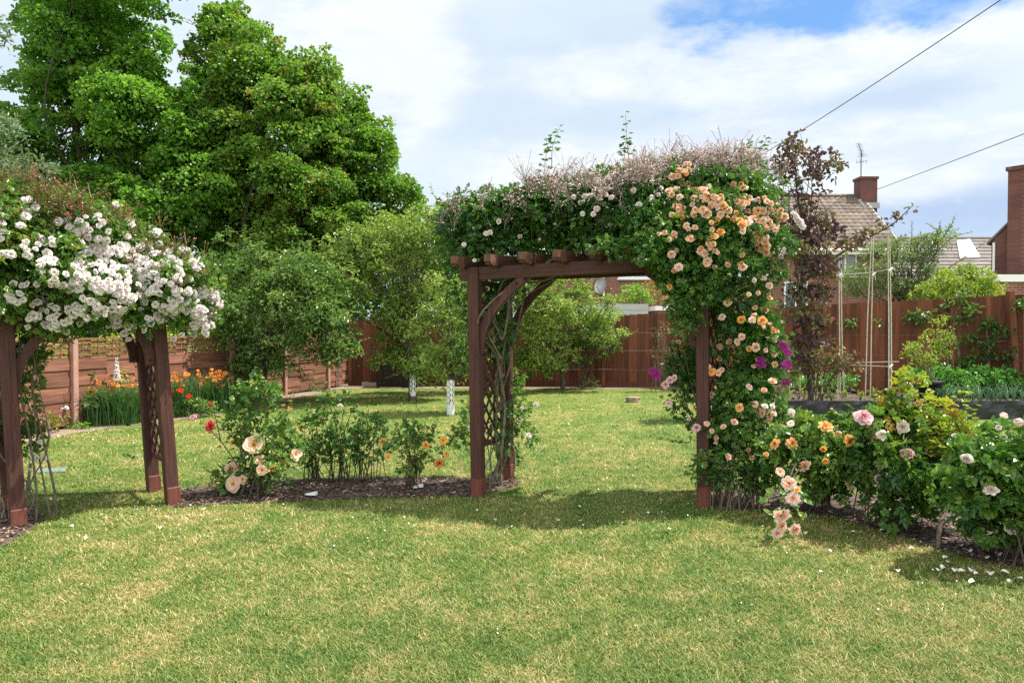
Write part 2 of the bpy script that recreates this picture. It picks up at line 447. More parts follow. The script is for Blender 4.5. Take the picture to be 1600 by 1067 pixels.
M['guard'] = plain_mat('white_tree_guard', (.74, .76, .75), .5, noise=1, scale=30, col2=(.6, .63, .62))
M['render'] = plain_mat('pale_render', (.55, .55, .53), .85, noise=1, scale=5, col2=(.42, .42, .41))
M['fascia'] = plain_mat('pale_grey_board', (.50, .51, .50), .8, noise=1, scale=4, col2=(.36, .37, .37), stretch=(.6, .6, 6))
M['lead'] = plain_mat('lead_flashing', (.42, .43, .44), .6, noise=1, scale=8, col2=(.3, .31, .32))
M['stone'] = plain_mat('pale_stone', (.52, .48, .42), .85, noise=1, scale=12, col2=(.38, .35, .3), bump=.3)
M['slab'] = plain_mat('blue_grey_slab', (.17, .22, .22), .8, noise=1, scale=14, col2=(.11, .15, .14), bump=.2)
M['stump'] = plain_mat('cut_wood', (.36, .27, .18), .9, noise=1, scale=20, col2=(.12, .09, .07), bump=.5)
M['petalfall'] = plain_mat('fallen_petal', (.76, .73, .66), .7, noise=1, scale=40, col2=(.60, .52, .40))
M['glass'] = plain_mat('window_glass', (.10, .13, .16), .06, spec=.8)
M['dark_shade'] = plain_mat('dark_board_and_shade', (.022, .016, .014), .9, noise=1, scale=4, col2=(.012, .009, .008))  # near-black for post and bolts; on the slatted box it paints in shade

def brick_mat(name, c1, c2, mortar, scale=1.0):
    m, nt, out = new_mat(name)
    tc = nd(nt, 'ShaderNodeTexCoord'); sx = nd(nt, 'ShaderNodeSeparateXYZ'); nt.links.new(tc.outputs['Object'], sx.inputs[0])
    ad = nd(nt, 'ShaderNodeMath', operation='ADD'); nt.links.new(sx.outputs[0], ad.inputs[0]); nt.links.new(sx.outputs[1], ad.inputs[1])
    cb = nd(nt, 'ShaderNodeCombineXYZ'); nt.links.new(ad.outputs[0], cb.inputs[0]); nt.links.new(sx.outputs[2], cb.inputs[1])
    b = nd(nt, 'ShaderNodeTexBrick'); nt.links.new(cb.outputs[0], b.inputs['Vector'])
    b.inputs['Color1'].default_value = (*c1, 1); b.inputs['Color2'].default_value = (*c2, 1); b.inputs['Mortar'].default_value = (*mortar, 1)
    b.inputs['Scale'].default_value = scale; b.inputs['Brick Width'].default_value = .225; b.inputs['Row Height'].default_value = .075
    b.inputs['Mortar Size'].default_value = .011; b.inputs['Bias'].default_value = -.1
    no = nd(nt, 'ShaderNodeTexNoise'); no.inputs['Scale'].default_value = 1.4; no.inputs['Detail'].default_value = 5
    nt.links.new(tc.outputs['Object'], no.inputs['Vector'])
    mr = nd(nt, 'ShaderNodeMapRange'); mr.inputs[1].default_value = .3; mr.inputs[2].default_value = .7; mr.inputs[3].default_value = .75; mr.inputs[4].default_value = 1.2
    nt.links.new(no.outputs[0], mr.inputs[0])
    hv = nd(nt, 'ShaderNodeHueSaturation'); nt.links.new(b.outputs[0], hv.inputs['Color']); nt.links.new(mr.outputs[0], hv.inputs['Value'])
    p = nd(nt, 'ShaderNodeBsdfPrincipled'); p.inputs['Roughness'].default_value = .9; nt.links.new(hv.outputs[0], p.inputs['Base Color'])
    nt.links.new(p.outputs[0], out.inputs[0])
    return m
M['brick'] = brick_mat('red_brick', (.24, .07, .045), (.16, .045, .032), (.27, .21, .18))
M['brickdark'] = brick_mat('dark_red_brick', (.150, .046, .036), (.095, .031, .026), (.13, .085, .07))
M['tile'] = plain_mat('mottled_clay_tile', (.165, .118, .088), .85, noise=1, scale=1.6, col2=(.085, .075, .066), tintvar=.45)
M['tilegrey'] = plain_mat('grey_brown_tile', (.17, .148, .135), .85, noise=1, scale=1.2, col2=(.13, .115, .11), tintvar=.3)

def ground_mat(name):
    m, nt, out = new_mat(name)
    tc = nd(nt, 'ShaderNodeTexCoord')
    def noise(sc, det=5, rough=.6):
        n = nd(nt, 'ShaderNodeTexNoise'); n.inputs['Scale'].default_value = sc; n.inputs['Detail'].default_value = det; n.inputs['Roughness'].default_value = rough
        nt.links.new(tc.outputs['Object'], n.inputs['Vector']); return n.outputs[0]
    big = noise(.62, 5, .55); fine = noise(14, 6, .75)
    a = nd(nt, 'ShaderNodeAttribute', attribute_name='tint')
    def mul(x, k):
        n = nd(nt, 'ShaderNodeMath', operation='MULTIPLY'); nt.links.new(x, n.inputs[0]); n.inputs[1].default_value = k; return n.outputs[0]
    def add(x, y):
        n = nd(nt, 'ShaderNodeMath', operation='ADD'); nt.links.new(x, n.inputs[0]); nt.links.new(y, n.inputs[1]); return n.outputs[0]
    f = add(add(add(mul(big, .95), mul(noise(2.4, 5, .68), 1.25)), mul(noise(7.5, 4, .6), .7)), add(mul(fine, .4), mul(a.outputs['Fac'], .80)))
    s = nd(nt, 'ShaderNodeMath', operation='SUBTRACT'); nt.links.new(f, s.inputs[0]); s.inputs[1].default_value = 1.665
    return m, nt, out, s.outputs[0], fine, tc
GRASS = [(0, (.070, .150, .026)), (.25, (.130, .215, .040)), (.42, (.190, .258, .056)), (.55, (.25, .275, .075)), (.69, (.36, .31, .115)), (.86, (.48, .37, .17)), (1, (.62, .50, .28))]
m, nt, out, fac, fine, tc = ground_mat('lawn_turf')
c = ramp(nt, fac, GRASS)
p = nd(nt, 'ShaderNodeBsdfPrincipled'); p.inputs['Roughness'].default_value = .9; p.inputs['Specular IOR Level'].default_value = .15
nt.links.new(mixc(nt, 1.0, c, (.66, .63, .62), 'MULTIPLY'), p.inputs['Base Color'])
b = nd(nt, 'ShaderNodeBump'); b.inputs['Strength'].default_value = .8; b.inputs['Distance'].default_value = .03
nt.links.new(fine, b.inputs['Height']); nt.links.new(b.outputs[0], p.inputs['Normal']); nt.links.new(p.outputs[0], out.inputs[0])
M['lawn'] = m
m, nt, out, fac, fine, tc = ground_mat('grass_blade')
c = ramp(nt, fac, GRASS)
p = nd(nt, 'ShaderNodeBsdfPrincipled'); p.inputs['Roughness'].default_value = .55; p.inputs['Specular IOR Level'].default_value = .3
nt.links.new(c, p.inputs['Base Color'])
t = nd(nt, 'ShaderNodeBsdfTranslucent'); nt.links.new(c, t.inputs['Color'])
s = nd(nt, 'ShaderNodeMixShader'); s.inputs[0].default_value = .3
nt.links.new(p.outputs[0], s.inputs[1]); nt.links.new(t.outputs[0], s.inputs[2]); nt.links.new(s.outputs[0], out.inputs[0])
M['blade'] = m
M['soil'] = plain_mat('bark_soil', (.115, .078, .060), .95, noise=1, scale=30, col2=(.035, .024, .02), bump=1.0)
M['chip'] = plain_mat('bark_chip', (.20, .14, .105), .9, noise=1, scale=9, col2=(.07, .045, .035), tintvar=.9)
M['compost'] = plain_mat('dark_compost', (.10, .07, .05), .95, noise=1, scale=25, col2=(.05, .034, .026), bump=1.0)
M['drysoil'] = plain_mat('dry_soil', (.27, .21, .15), .95, noise=1, scale=20, col2=(.15, .11, .08), bump=.8)

# ------------------------------------------------------------------ sky and sun
SUN_EL = math.radians(61); SUN_AZ = math.atan2(.97, .24)   # azimuth from +Y towards +X
world = bpy.data.worlds.new('World'); SC.world = world; world.use_nodes = True
nt = world.node_tree; nt.nodes.clear()
out = nt.nodes.new('ShaderNodeOutputWorld'); bg = nt.nodes.new('ShaderNodeBackground')
bg.inputs['Strength'].default_value = .092
sky = nt.nodes.new('ShaderNodeTexSky'); sky.sky_type = 'NISHITA'; sky.sun_disc = False
sky.sun_elevation = SUN_EL; sky.sun_rotation = SUN_AZ; sky.air_density = 1.0; sky.dust_density = .6; sky.ozone_density = 2.5
tc = nt.nodes.new('ShaderNodeTexCoord')
def wmath(op, a, b=None, c=None):
    n = nt.nodes.new('ShaderNodeMath'); n.operation = op
    for i, x in enumerate((a, b, c)):
        if x is None: continue
        if isinstance(x, (int, float)): n.inputs[i].default_value = x
        else: nt.links.new(x, n.inputs[i])
    return n.outputs[0]
def wsmooth(x, lo, hi, a=0.0, b=1.0):
    n = nt.nodes.new('ShaderNodeMapRange'); n.interpolation_type = 'SMOOTHSTEP'
    nt.links.new(x, n.inputs[0])
    for i, val in ((1, lo), (2, hi), (3, a), (4, b)): n.inputs[i].default_value = val
    return n.outputs[0]
def wnoise(scale, det, rough, sq=(1, 1, 1), off=(0, 0, 0)):
    mp = nt.nodes.new('ShaderNodeMapping'); mp.inputs['Scale'].default_value = sq; mp.inputs['Location'].default_value = off
    nt.links.new(tc.outputs['Generated'], mp.inputs[0])
    n = nt.nodes.new('ShaderNodeTexNoise'); n.inputs['Scale'].default_value = scale; n.inputs['Detail'].default_value = det; n.inputs['Roughness'].default_value = rough
    nt.links.new(mp.outputs[0], n.inputs['Vector']); return n.outputs[0]
def blob(px, py, sx, sz):
    """how near the looked-at part of the sky is to a direction (0 at its centre), stretched sx : sz"""
    d = nrm(ray(px, py))
    v = nt.nodes.new('ShaderNodeVectorMath'); v.operation = 'SUBTRACT'
    nt.links.new(tc.outputs['Generated'], v.inputs[0]); v.inputs[1].default_value = tuple(d)
    m2 = nt.nodes.new('ShaderNodeVectorMath'); m2.operation = 'MULTIPLY'
    nt.links.new(v.outputs[0], m2.inputs[0]); m2.inputs[1].default_value = (1 / sx, 1 / sx, 1 / sz)
    l = nt.nodes.new('ShaderNodeVectorMath'); l.operation = 'LENGTH'; nt.links.new(m2.outputs[0], l.inputs[0])
    return l.outputs['Value']
n1 = wnoise(3.2, 9, .58, (1, 1, 2.6), (1.3, .2, .7)); n2 = wnoise(9, 8, .6, (1, 1, 2.2), (4, 1, 2)); n3 = wnoise(2.0, 4, .5, (1, 1, 1.8), (7, 3, 5))
wob = wmath('ADD', wmath('MULTIPLY', wmath('SUBTRACT', n2, .5), 1.5), wmath('MULTIPLY', wmath('SUBTRACT', n1, .5), 1.6))
# holes of clear blue in the cloud sheet
holes = None
for (px, py, sx, sz) in ((1290, -8, .19, .052), (1100, 12, .07, .025), (1480, -5, .13, .030)):
    h = wsmooth(wmath('ADD', blob(px, py, sx, sz), wob), .55, 1.15, 1.0, 0.0)
    holes = h if holes is None else wmath('MAXIMUM', holes, h)
cover = wmath('SUBTRACT', 1.0, wmath('MULTIPLY', holes, wsmooth(n2, .62, .42, .55, 1.0)))
veil = wsmooth(n1, .30, .62, .90, 1.0)
cover = wmath('MULTIPLY', cover, veil)
# shaded, blue-grey undersides
grey = wsmooth(n3, .38, .66, 0.0, .50)
for (px, py, sx, sz, a) in ((1430, 345, .26, .055, 1.0), (1410, 150, .11, .03, .55), (700, 150, .25, .10, .30), (1490, 262, .06, .03, .55), (1000, 165, .2, .06, .18)):
    h = wmath('MULTIPLY', wsmooth(wmath('ADD', blob(px, py, sx, sz), wmath('MULTIPLY', wob, .8)), .25, 1.2, 1.0, 0.0), a)
    grey = wmath('MAXIMUM', grey, h)
# bright heaped cloud
bright = None
for (px, py, sx, sz) in ((1330, 250, .22, .06), (1250, 90, .4, .05), (1540, 215, .14, .035), (520, 60, .2, .2), (1000, 260, .3, .06)):
    h = wsmooth(wmath('ADD', blob(px, py, sx, sz), wmath('MULTIPLY', wob, .75)), .5, 1.05, 1.0, 0.0)
    bright = h if bright is None else wmath('MAXIMUM', bright, h)
def wmix(f, a, b):
    m_ = nt.nodes.new('ShaderNodeMix'); m_.data_type = 'RGBA'
    for s_, val in ((m_.inputs[0], f), (m_.inputs[6], a), (m_.inputs[7], b)):
        if isinstance(val, tuple): s_.default_value = (*val, 1)
        elif isinstance(val, float): s_.default_value = val
        else: nt.links.new(val, s_)
    return m_.outputs[2]
cloud = wmix(grey, (4.55, 5.15, 5.5), (2.9, 3.65, 4.95))
cloud = wmix(wmath('MULTIPLY', bright, .85), cloud, (5.6, 5.8, 5.9))
skyb = wmix(.6, sky.outputs[0], (.75, 2.3, 5.2))
wisp = wnoise(5.5, 10, .68, (1, 1, 3.2), (2, 9, 4))
cloud = wmix(wsmooth(wisp, .42, .66, 0.0, .55), cloud, (3.55, 4.3, 5.15))
col = wmix(cover, skyb, cloud)
# bright sky added behind the camera, out of view, as fill light on foliage
sxyz = nt.nodes.new('ShaderNodeSeparateXYZ'); nt.links.new(tc.outputs['Generated'], sxyz.inputs[0])
back = wsmooth(sxyz.outputs[1], .25, -.55, 0.0, 1.0)
col = wmix(wmath('MULTIPLY', back, wsmooth(n1, .2, .6, .6, 1.0)), col, (10.5, 10.6, 10.6))
nt.links.new(col, bg.inputs['Color']); nt.links.new(bg.outputs[0], out.inputs[0])

sun = bpy.data.lights.new('sun', 'SUN'); sun.energy = 5.0; sun.angle = math.radians(.53); sun.color = (1.0, .94, .84)
suno = bpy.data.objects.new('sun', sun); COL.objects.link(suno)
sd = Vector((math.sin(SUN_AZ) * math.cos(SUN_EL), math.cos(SUN_AZ) * math.cos(SUN_EL), math.sin(SUN_EL)))
suno.rotation_euler = sd.to_track_quat('Z', 'Y').to_euler(); suno.location = sd * 60
SC.view_settings.view_transform = 'Standard'; SC.view_settings.look = 'None'; SC.view_settings.gamma = 1; SC.view_settings.exposure = 1.02
try:
    SC.cycles.max_bounces = 9; SC.cycles.diffuse_bounces = 5; SC.cycles.transmission_bounces = 6; SC.cycles.sample_clamp_indirect = 6
    SC.cycles.use_denoising = False
except Exception: pass
# ------------------------------------------------------------------ shared part builders
def bar(name, a, b, w, h, mat, parent, up=(0, 0, 1), ch=.007, tint=.5):
    """a chamfered timber from a to b, its own object with the grain along local Z"""
    a = np.asarray(a, float); b = np.asarray(b, float); L = np.linalg.norm(b - a)
    d = (b - a) / L; s = np.cross(d, up)
    if np.linalg.norm(s) < 1e-3: s = np.cross(d, (0, 1, 0))
    s = nrm(s); u = np.cross(s, d) * -1
    u = np.cross(d, s)
    x, y = w / 2, h / 2; c = min(ch, x * .5, y * .5)
    prof = np.array([(-x + c, -y), (x - c, -y), (x, -y + c), (x, y - c), (x - c, y), (-x + c, y), (-x, y - c), (-x, -y + c)])
    ins = prof * (1 - c / np.maximum(x, y))
    v = np.concatenate([np.column_stack([p, np.full(8, z)]) for p, z in ((ins, 0), (prof, c), (prof, L - c), (ins, L))])
    q = []
    for k in range(3):
        q += [(k * 8 + i, k * 8 + (i + 1) % 8, k * 8 + 8 + (i + 1) % 8, k * 8 + 8 + i) for i in range(8)]
    for o_, fl in ((0, 1), (24, 0)):
        for f in ((0, 1, 2, 3), (0, 3, 4, 7), (7, 4, 5, 6)):
            f = [o_ + i for i in f]; q.append(f[::-1] if fl else f)
    g = Geo(); g.add(v, q, tint=tint)
    o = bpy.data.objects.new(name, g.mesh(name, mat)); COL.objects.link(o)
    o.rotation_mode = 'QUATERNION'
    o.rotation_quaternion = Matrix((s, u, d)).transposed().to_quaternion()
    o.location = tuple(a - ORG.get(parent.name, np.zeros(3)) if parent else a)
    if parent: o.parent = parent
    return o

def sweep(g, pts, w, h, side, tint=.5):
    """a curved timber: rectangular section swept along pts, 'side' its constant thickness direction"""
    pts = np.asarray(pts, float); side = nrm(np.asarray(side, float)); tan = nrm(np.gradient(pts, axis=0))
    up = nrm(np.cross(tan, side)); n = len(pts)
    s = side * w / 2
    ring = np.stack([pts - s - up * h / 2, pts + s - up * h / 2, pts + s + up * h / 2, pts - s + up * h / 2], 1)
    q = [(i * 4 + j, i * 4 + (j + 1) % 4, i * 4 + 4 + (j + 1) % 4, i * 4 + 4 + j) for i in range(n - 1) for j in range(4)]
    q += [(3, 2, 1, 0), tuple((n - 1) * 4 + k for k in range(4))]
    g.add(ring.reshape(-1, 3), q, tint=tint)

def gpetal(g, ang, r0, L, W, e0, e1, cup, t0, t1, z0=0, nu=4, nv=4, rng=None, notch=.0):
    us = np.linspace(-1, 1, nu); vs = np.linspace(0, 1, nv + 1)
    e0, e1 = math.radians(e0), math.radians(e1)
    r = r0; z = z0; V = []; T = []
    jit = rng.normal(0, .05, (nv + 1, nu)) if rng is not None else np.zeros((nv + 1, nu))
    for k, v in enumerate(vs):
        if k:
            e = e0 + (e1 - e0) * (v - .5 / nv); r += L / nv * math.cos(e); z += L / nv * math.sin(e)
        w = W / 2 * (.30 + .95 * math.sin(math.pi * (.08 + .68 * v)) - .15 * v)
        for i, u in enumerate(us):
            rr = r - (abs(u) ** 2) * L * .16 * v + (notch * L * (abs(u) - .6) if k == nv else 0)
            x = rr; y = u * w; zz = z + cup * u * u * W + jit[k, i] * L * v
            V.append((x * math.cos(ang) - y * math.sin(ang), x * math.sin(ang) + y * math.cos(ang), zz)); T.append(t0 + (t1 - t0) * v)
    q = [(k * nu + i, k * nu + i + 1, (k + 1) * nu + i + 1, (k + 1) * nu + i) for k in range(nv) for i in range(nu - 1)]
    g.add(V, q, tint=np.clip(T, 0, 1))

def bloom_mesh(kind, mat, seed=0):
    rng = np.random.default_rng(seed); g = Geo()
    def ring(n, r0, L, W, e0, e1, cup, t0, t1, z0=0, off=0.0, nu=4, nv=4):
        for i in range(n):
            gpetal(g, off + 2 * math.pi * i / n + rng.normal(0, .09), r0, L * rng.uniform(.88, 1.1), W * rng.uniform(.9, 1.1), e0 + rng.normal(0, 7), e1 + rng.normal(0, 10), cup, t0, t1, z0, nu, nv, rng)
    if kind == 'double':
        ring(7, .04, .98, .80, 30, -18, .10, .55, 1, -.10, 0); ring(6, .04, .80, .68, 52, 4, .12, .4, .85, -.03, .4)
        ring(6, .03, .60, .52, 68, 28, .14, .2, .65, 0, .2); ring(5, .02, .42, .38, 80, 50, .15, .05, .4, .02, .6); ring(4, .01, .3, .28, 88, 70, .15, 0, .2, .04, .1)
    elif kind == 'rosette':
        ring(9, .04, 1.0, .60, 22, -12, .06, .6, 1, -.08, 0); ring(9, .04, .82, .50, 38, 4, .08, .45, .9, -.03, .3)
        ring(8, .03, .64, .42, 52, 20, .10, .25, .7, 0, .1); ring(7, .03, .46, .32, 66, 40, .1, .1, .45, .03, .5); ring(6, .01, .3, .24, 80, 62, .1, 0, .25, .05, .2)
    elif kind == 'cup':
        ring(6, .06, 1.0, .92, 8, 78, .16, .6, 1, -.35, 0); ring(6, .05, .9, .80, 20, 86, .16, .45, .85, -.28, .5)
        ring(6, .04, .75, .6, 40, 88, .15, .25, .65, -.2, .2); ring(5, .03, .6, .46, 60, 85, .15, .1, .45, -.1, .6); ring(4, .02, .5, .34, 75, 88, .15, 0, .3, -.05, .1)
    elif kind == 'single':
        ring(6, .04, 1.02, .98, 26, -10, .09, .30, 1, -.08, 0); ring(3, .04, .8, .8, 40, 8, .1, .3, .9, -.03, .6)
        for i in range(26):
            a = rng.uniform(0, 6.28); r = .26 * math.sqrt(rng.random()); p0 = np.array([r * .3 * math.cos(a), r * .3 * math.sin(a), .02]); p1 = np.array([r * math.cos(a), r * math.sin(a), .16 + rng.random() * .08])
            gbar(g, p0, p1, .035, .035, (1, 0, 0), tint=rng.uniform(0, .22))
    elif kind == 'pom':
        for i, (n, L, W, e0, e1) in enumerate(((7, .95, .85, 12, -20), (7, .85, .75, 35, 5), (6, .7, .62, 55, 25), (5, .5, .5, 72, 48))):
            ring(n, .03, L, W, e0, e1, .12, .62 - .16 * i, 1 - .14 * i, -.06 + i * .04, i * .37, 3, 3)
        for i in range(10):
            a = rng.uniform(0, 6.28); r = .12 * math.sqrt(rng.random())
            gbar(g, (r * math.cos(a), r * math.sin(a), .12), (r * 1.4 * math.cos(a), r * 1.4 * math.sin(a), .28), .04, .04, (1, 0, 0), tint=.05)
    elif kind == 'bud':
        ring(4, .02, 1.5, 1.0, 62, 112, .2, .3, .9, -.4, 0); ring(3, .02, 1.4, .8, 75, 108, .2, .5, 1, -.3, .5)
    elif kind == 'lily':
        ring(6, .05, 1.05, .50, 62, -32, .08, .1, 1, -.3, 0, 3, 5)
        for i in range(5):
            a = i * 1.25; gbar(g, (0, 0, 0), (.25 * math.cos(a), .25 * math.sin(a), .55), .03, .03, (1, 0, 0), tint=.1)
    elif kind == 'clematis':
        ring(6, .08, .98, .74, 12, -6, .04, .25, 1, 0, 0, 4, 5)
        for i in range(14):
            a = rng.uniform(0, 6.28); gbar(g, (0, 0, 0), (.16 * math.cos(a), .16 * math.sin(a), .16), .03, .03, (1, 0, 0), tint=0)
    return g, g.mesh(kind + '_bloom', mat, smooth=True)

PROTO = {}
def proto(kind, col, var=0):
    k = (kind, col, var)
    if k not in PROTO: PROTO[k] = bloom_mesh(kind, M[col], seed=hash_(kind + col) + var)
    return PROTO[k]
def hash_(s):
    return sum((i + 1) * ord(c) for i, c in enumerate(s)) % 9973

def quat_to(nv, spin):
    return Vector(tuple(float(c) for c in nv)).to_track_quat('Z', 'Y') @ Quaternion((0, 0, 1), float(spin))

def bloom(parent, kind, col, pos, nv, r, name='bloom', label=None, var=None):
    var = int(RNG.integers(0, 3)) if var is None else var
    me = proto(kind, col, var)[1]
    o = bpy.data.objects.new(name, me); COL.objects.link(o)
    o.parent = parent; o.rotation_mode = 'QUATERNION'; o.rotation_quaternion = quat_to(nv, RNG.uniform(0, 6.28))
    o.location = tuple(np.asarray(pos, float) - ORG[parent.name]); o.scale = (float(r) * RNG.uniform(.85, 1.1), float(r) * RNG.uniform(.85, 1.1), float(r) * RNG.uniform(.7, 1.35))
    if label: o['label'] = label
    return o

def gbloom(g, kind, col, pos, nv, r, var=0):
    src = proto(kind, col, var)[0]; R_ = np.array(quat_to(nv, RNG.uniform(0, 6.28)).to_matrix())
    v = np.concatenate(src.v) * r @ R_.T + np.asarray(pos)
    q = np.concatenate(src.q)
    g.add(v, q, tint=np.concatenate(src.tt))

def facing(p, nrml, rng, up=.35, camw=.35, j=.25):
    tocam = nrm(np.array([0, 0, H]) - p)
    return nrm(nrml * .6 + np.array([0, 0, up]) + tocam * camw + rng.normal(0, j, 3))

def place_blooms(parent, cl, items, dflt_d, rng, out=.03, name='bloom', up=.3, camw=.4, maxd=None):
    """items: (px, py, diameter px, kind, colour); each stands on the outside of the foliage there"""
    for (px, py, dia, kind, colr) in items:
        p, nv = cl.hit(px, py)
        if p is None or (maxd is not None and p[1] > maxd): p = at(px, py, dflt_d); nv = np.array([.2, -.8, .5])
        fw = facing(p, nv, rng, up, camw)
        r = dia / 2 * p[1] / F
        bloom(parent, kind, colr, p + nv * out, fw, r * 1.08, name)

def sprays(g, pts, dirs, rng, h=.16, nb=14, bud=.011, spread=.95):
    """airy heads of small buds on thin stalks"""
    for p, d in zip(pts, dirs):
        d = nrm(d); hh = h * rng.uniform(.6, 1.3)
        top = p + d * hh * .55
        gtube(g, [p, (p + top) / 2 + rng.normal(0, .006, 3), top], .0022, 3, tint=.1, cap=False)
        for _ in range(nb):
            e = p + d * hh * rng.uniform(.5, 1.0) + rng.normal(0, spread * hh * .38, 3)
            s = p + d * hh * rng.uniform(.25, .55)
            gbar(g, s, e, .0025, .0025, tint=.12)
            a = nrm(e - s); b = bud * rng.uniform(.6, 1.4); x = nrm(np.cross(a, rng.normal(size=3))); y = np.cross(a, x)
            t = rng.uniform(.35, 1)
            g.add([e - a * b, e + x * b * .55, e + y * b * .55, e - x * b * .55, e - y * b * .55, e + a * b * 1.5],
                  tri=[(0, 2, 1), (0, 3, 2), (0, 4, 3), (0, 1, 4), (5, 1, 2), (5, 2, 3), (5, 3, 4), (5, 4, 1)], tint=t)

def gshoot(g, gl, base, tip, rng, n=9, L=.06, r=.004, bend=.05, kind='rose'):
    """a long bare shoot with leaves along its upper part: stem into g, leaves into gl"""
    base = np.asarray(base, float); tip = np.asarray(tip, float)
    mid = (base + tip) / 2 + rng.normal(0, bend, 3)
    p = curve([base, mid, tip], 8); gtube(g, p, np.linspace(r, r * .35, len(p)), 5, cap=False)
    k = np.linspace(len(p) * .3, len(p) - 1, n).astype(int)
    P = p[k]; t = nrm(np.gradient(p, axis=0))[k]
    a = np.arange(n) * 2.4 + rng.uniform(0, 6)
    D = np.stack([np.cos(a), np.sin(a), np.full(n, .15)], 1) + t * .3
    N = np.array([0, 0, 1.0]) + rng.normal(0, .3, (n, 3))
    f = np.linspace(1.1, .6, n)
    if kind == 'rose': gcompound(gl, P, N, D, L * f, L * .62 * f, rng.uniform(.3, .9, n), pairs=1, rng=rng)
    else: gleaves(gl, P, N, D, L * f, L * .5 * f, rng.uniform(.2, .95, n))

def tree(name, label, base, r0, poly, d, thick, n, rmin, rmax, mat, per, L, W, seed, group=None, cat='tree', limbs=16, squash=.7, upw=.5, gaps=(), barkm='bark', kind='simple', top=None, inner=.45, base_t=.5, clump_tint=.16, lead=None, extra=None, rt=.25, twig=4, sprig=0, jag=9, sprig_l=.36):
    rng = np.random.default_rng(seed)
    root = thing(name, label, cat, base, group)
    cl = fill(poly, n, d, thick, rmin, rmax, rng, squash, gaps, jag)
    if extra is not None:
        c2 = fill(extra[0], extra[1], d, thick, extra[2], extra[3], rng, squash, gaps)
        cl = Clumps(np.vstack([cl.C, c2.C]), np.vstack([cl.R, c2.R]))
    g = Geo(); pick = branches(g, base, r0, cl, rng, limbs, top=top, lead=lead, rt=rt); gs = Geo()
    for k in range(sprig):
        j = int(rng.choice(pick)) if rng.random() < .8 else int(rng.integers(0, len(cl.C))); u = nrm(np.array([rng.normal(), rng.normal() - .4, rng.normal(.25, .8)])); gshoot(g, gs, cl.C[j], cl.C[j] + u * (cl.R[j] + rng.uniform(.3, 1) * sprig_l), rng, n=11, L=L * 1.05, r=.007, bend=.05, kind='x')
    g.build('trunk', M[barkm], root, smooth=True)
    g = gs; crown(g, cl, per, L, W, rng, upw=upw, kind=kind, inner=inner, base=base_t, clump_tint=clump_tint)
    if twig: crown(g, fract(cl, twig, .36, rng), per * 1.5, L, W, rng, upw=upw * .7, kind=kind, inner=.1, base=base_t + .08, clump_tint=clump_tint, minleaf=5)
    g.build('crown', M[mat], root)
    return root, cl

def bush(name, label, base, poly, d, thick, n, rmin, rmax, mat, per, L, W, seed, group=None, cat='bush', canes=12, cane_r=.006, canemat='cane', kind='rose', upw=.6, squash=.8, inner=.3, base_t=.5, spread=.06, foliage='foliage', clump_tint=.16, twig=1):
    rng = np.random.default_rng(seed)
    root = thing(name, label, cat, base, group)
    cl = fill(poly, n, d, thick, rmin, rmax, rng, squash)
    g = Geo()
    for k in rng.choice(len(cl.C), min(canes, len(cl.C)), replace=False):
        e = cl.C[k]; s = np.asarray(base, float) + np.array([*rng.normal(0, spread, 2), 0])
        mid = s * .45 + e * .55 + np.array([*rng.normal(0, .05, 2), .08 * (e[2] - s[2])]); mid[:2] = s[:2] * .65 + e[:2] * .35
        p = curve([s, mid, e], 7); gtube(g, p, np.linspace(cane_r * rng.uniform(.7, 1.3), cane_r * .45, len(p)), 5, cap=False)
    g.build('canes', M[canemat], root, smooth=True)
    g = Geo(); crown(g, cl, per, L, W, rng, kind=kind, upw=upw, inner=inner, base=base_t, clump_tint=clump_tint)
    if twig: crown(g, fract(cl, twig, .45, rng), per * 1.2, L, W, rng, upw=upw * .8, kind=kind, inner=.1, base=base_t + .08, clump_tint=clump_tint, minleaf=2)
    g.build(foliage, M[mat], root)
    return root, cl, rng
# ------------------------------------------------------------------ lawn, soil beds, grass
g = Geo(); xs = np.concatenate([[-900, -300, -100, -40], np.linspace(-20, 20, 81), [40, 100, 300, 900]]); ys = np.concatenate([[-300, -60, -10], np.linspace(-4, 30, 69), [45, 100, 300, 1200]])
X, Y = np.meshgrid(xs, ys); nx, ny = len(xs), len(ys)
i = np.arange(ny - 1)[:, None] * nx + np.arange(nx - 1)[None]
g.add(np.stack([X, Y, np.zeros_like(X)], -1).reshape(-1, 3), np.stack([i, i + 1, i + nx + 1, i + nx], -1).reshape(-1, 4), tint=.5)
struct(g.build('lawn', M['lawn']))

BEDS = {
 'left_bed': [(262, 786), (285, 766), (330, 758), (400, 752), (480, 748), (600, 746), (700, 746), (770, 748), (812, 752), (800, 764), (762, 770), (740, 776), (660, 777), (560, 779), (470, 783), (400, 786), (330, 789), (275, 794)],
 'right_bed': [(1105, 772), (1160, 764), (1240, 770), (1300, 770), (1400, 778), (1480, 786), (1620, 794), (1760, 812), (1800, 850), (1760, 905), (1600, 888), (1545, 882), (1470, 860), (1390, 834), (1300, 808), (1240, 800), (1170, 798), (1112, 790)],
 'arch_bed': [(-120, 905), (10, 852), (52, 826), (70, 808), (58, 797), (20, 792), (-60, 800), (-160, 830)],
 'fence_bed': [(-90, 722), (60, 688), (150, 672), (215, 664), (290, 655), (350, 645), (420, 632), (500, 615), (530, 608), (700, 607), (900, 608), (1080, 608), (1200, 612), (1200, 600), (1080, 600), (900, 600), (700, 600), (530, 601), (500, 606), (420, 620), (350, 631), (290, 641), (215, 652), (150, 662), (60, 677), (-90, 706)],
}
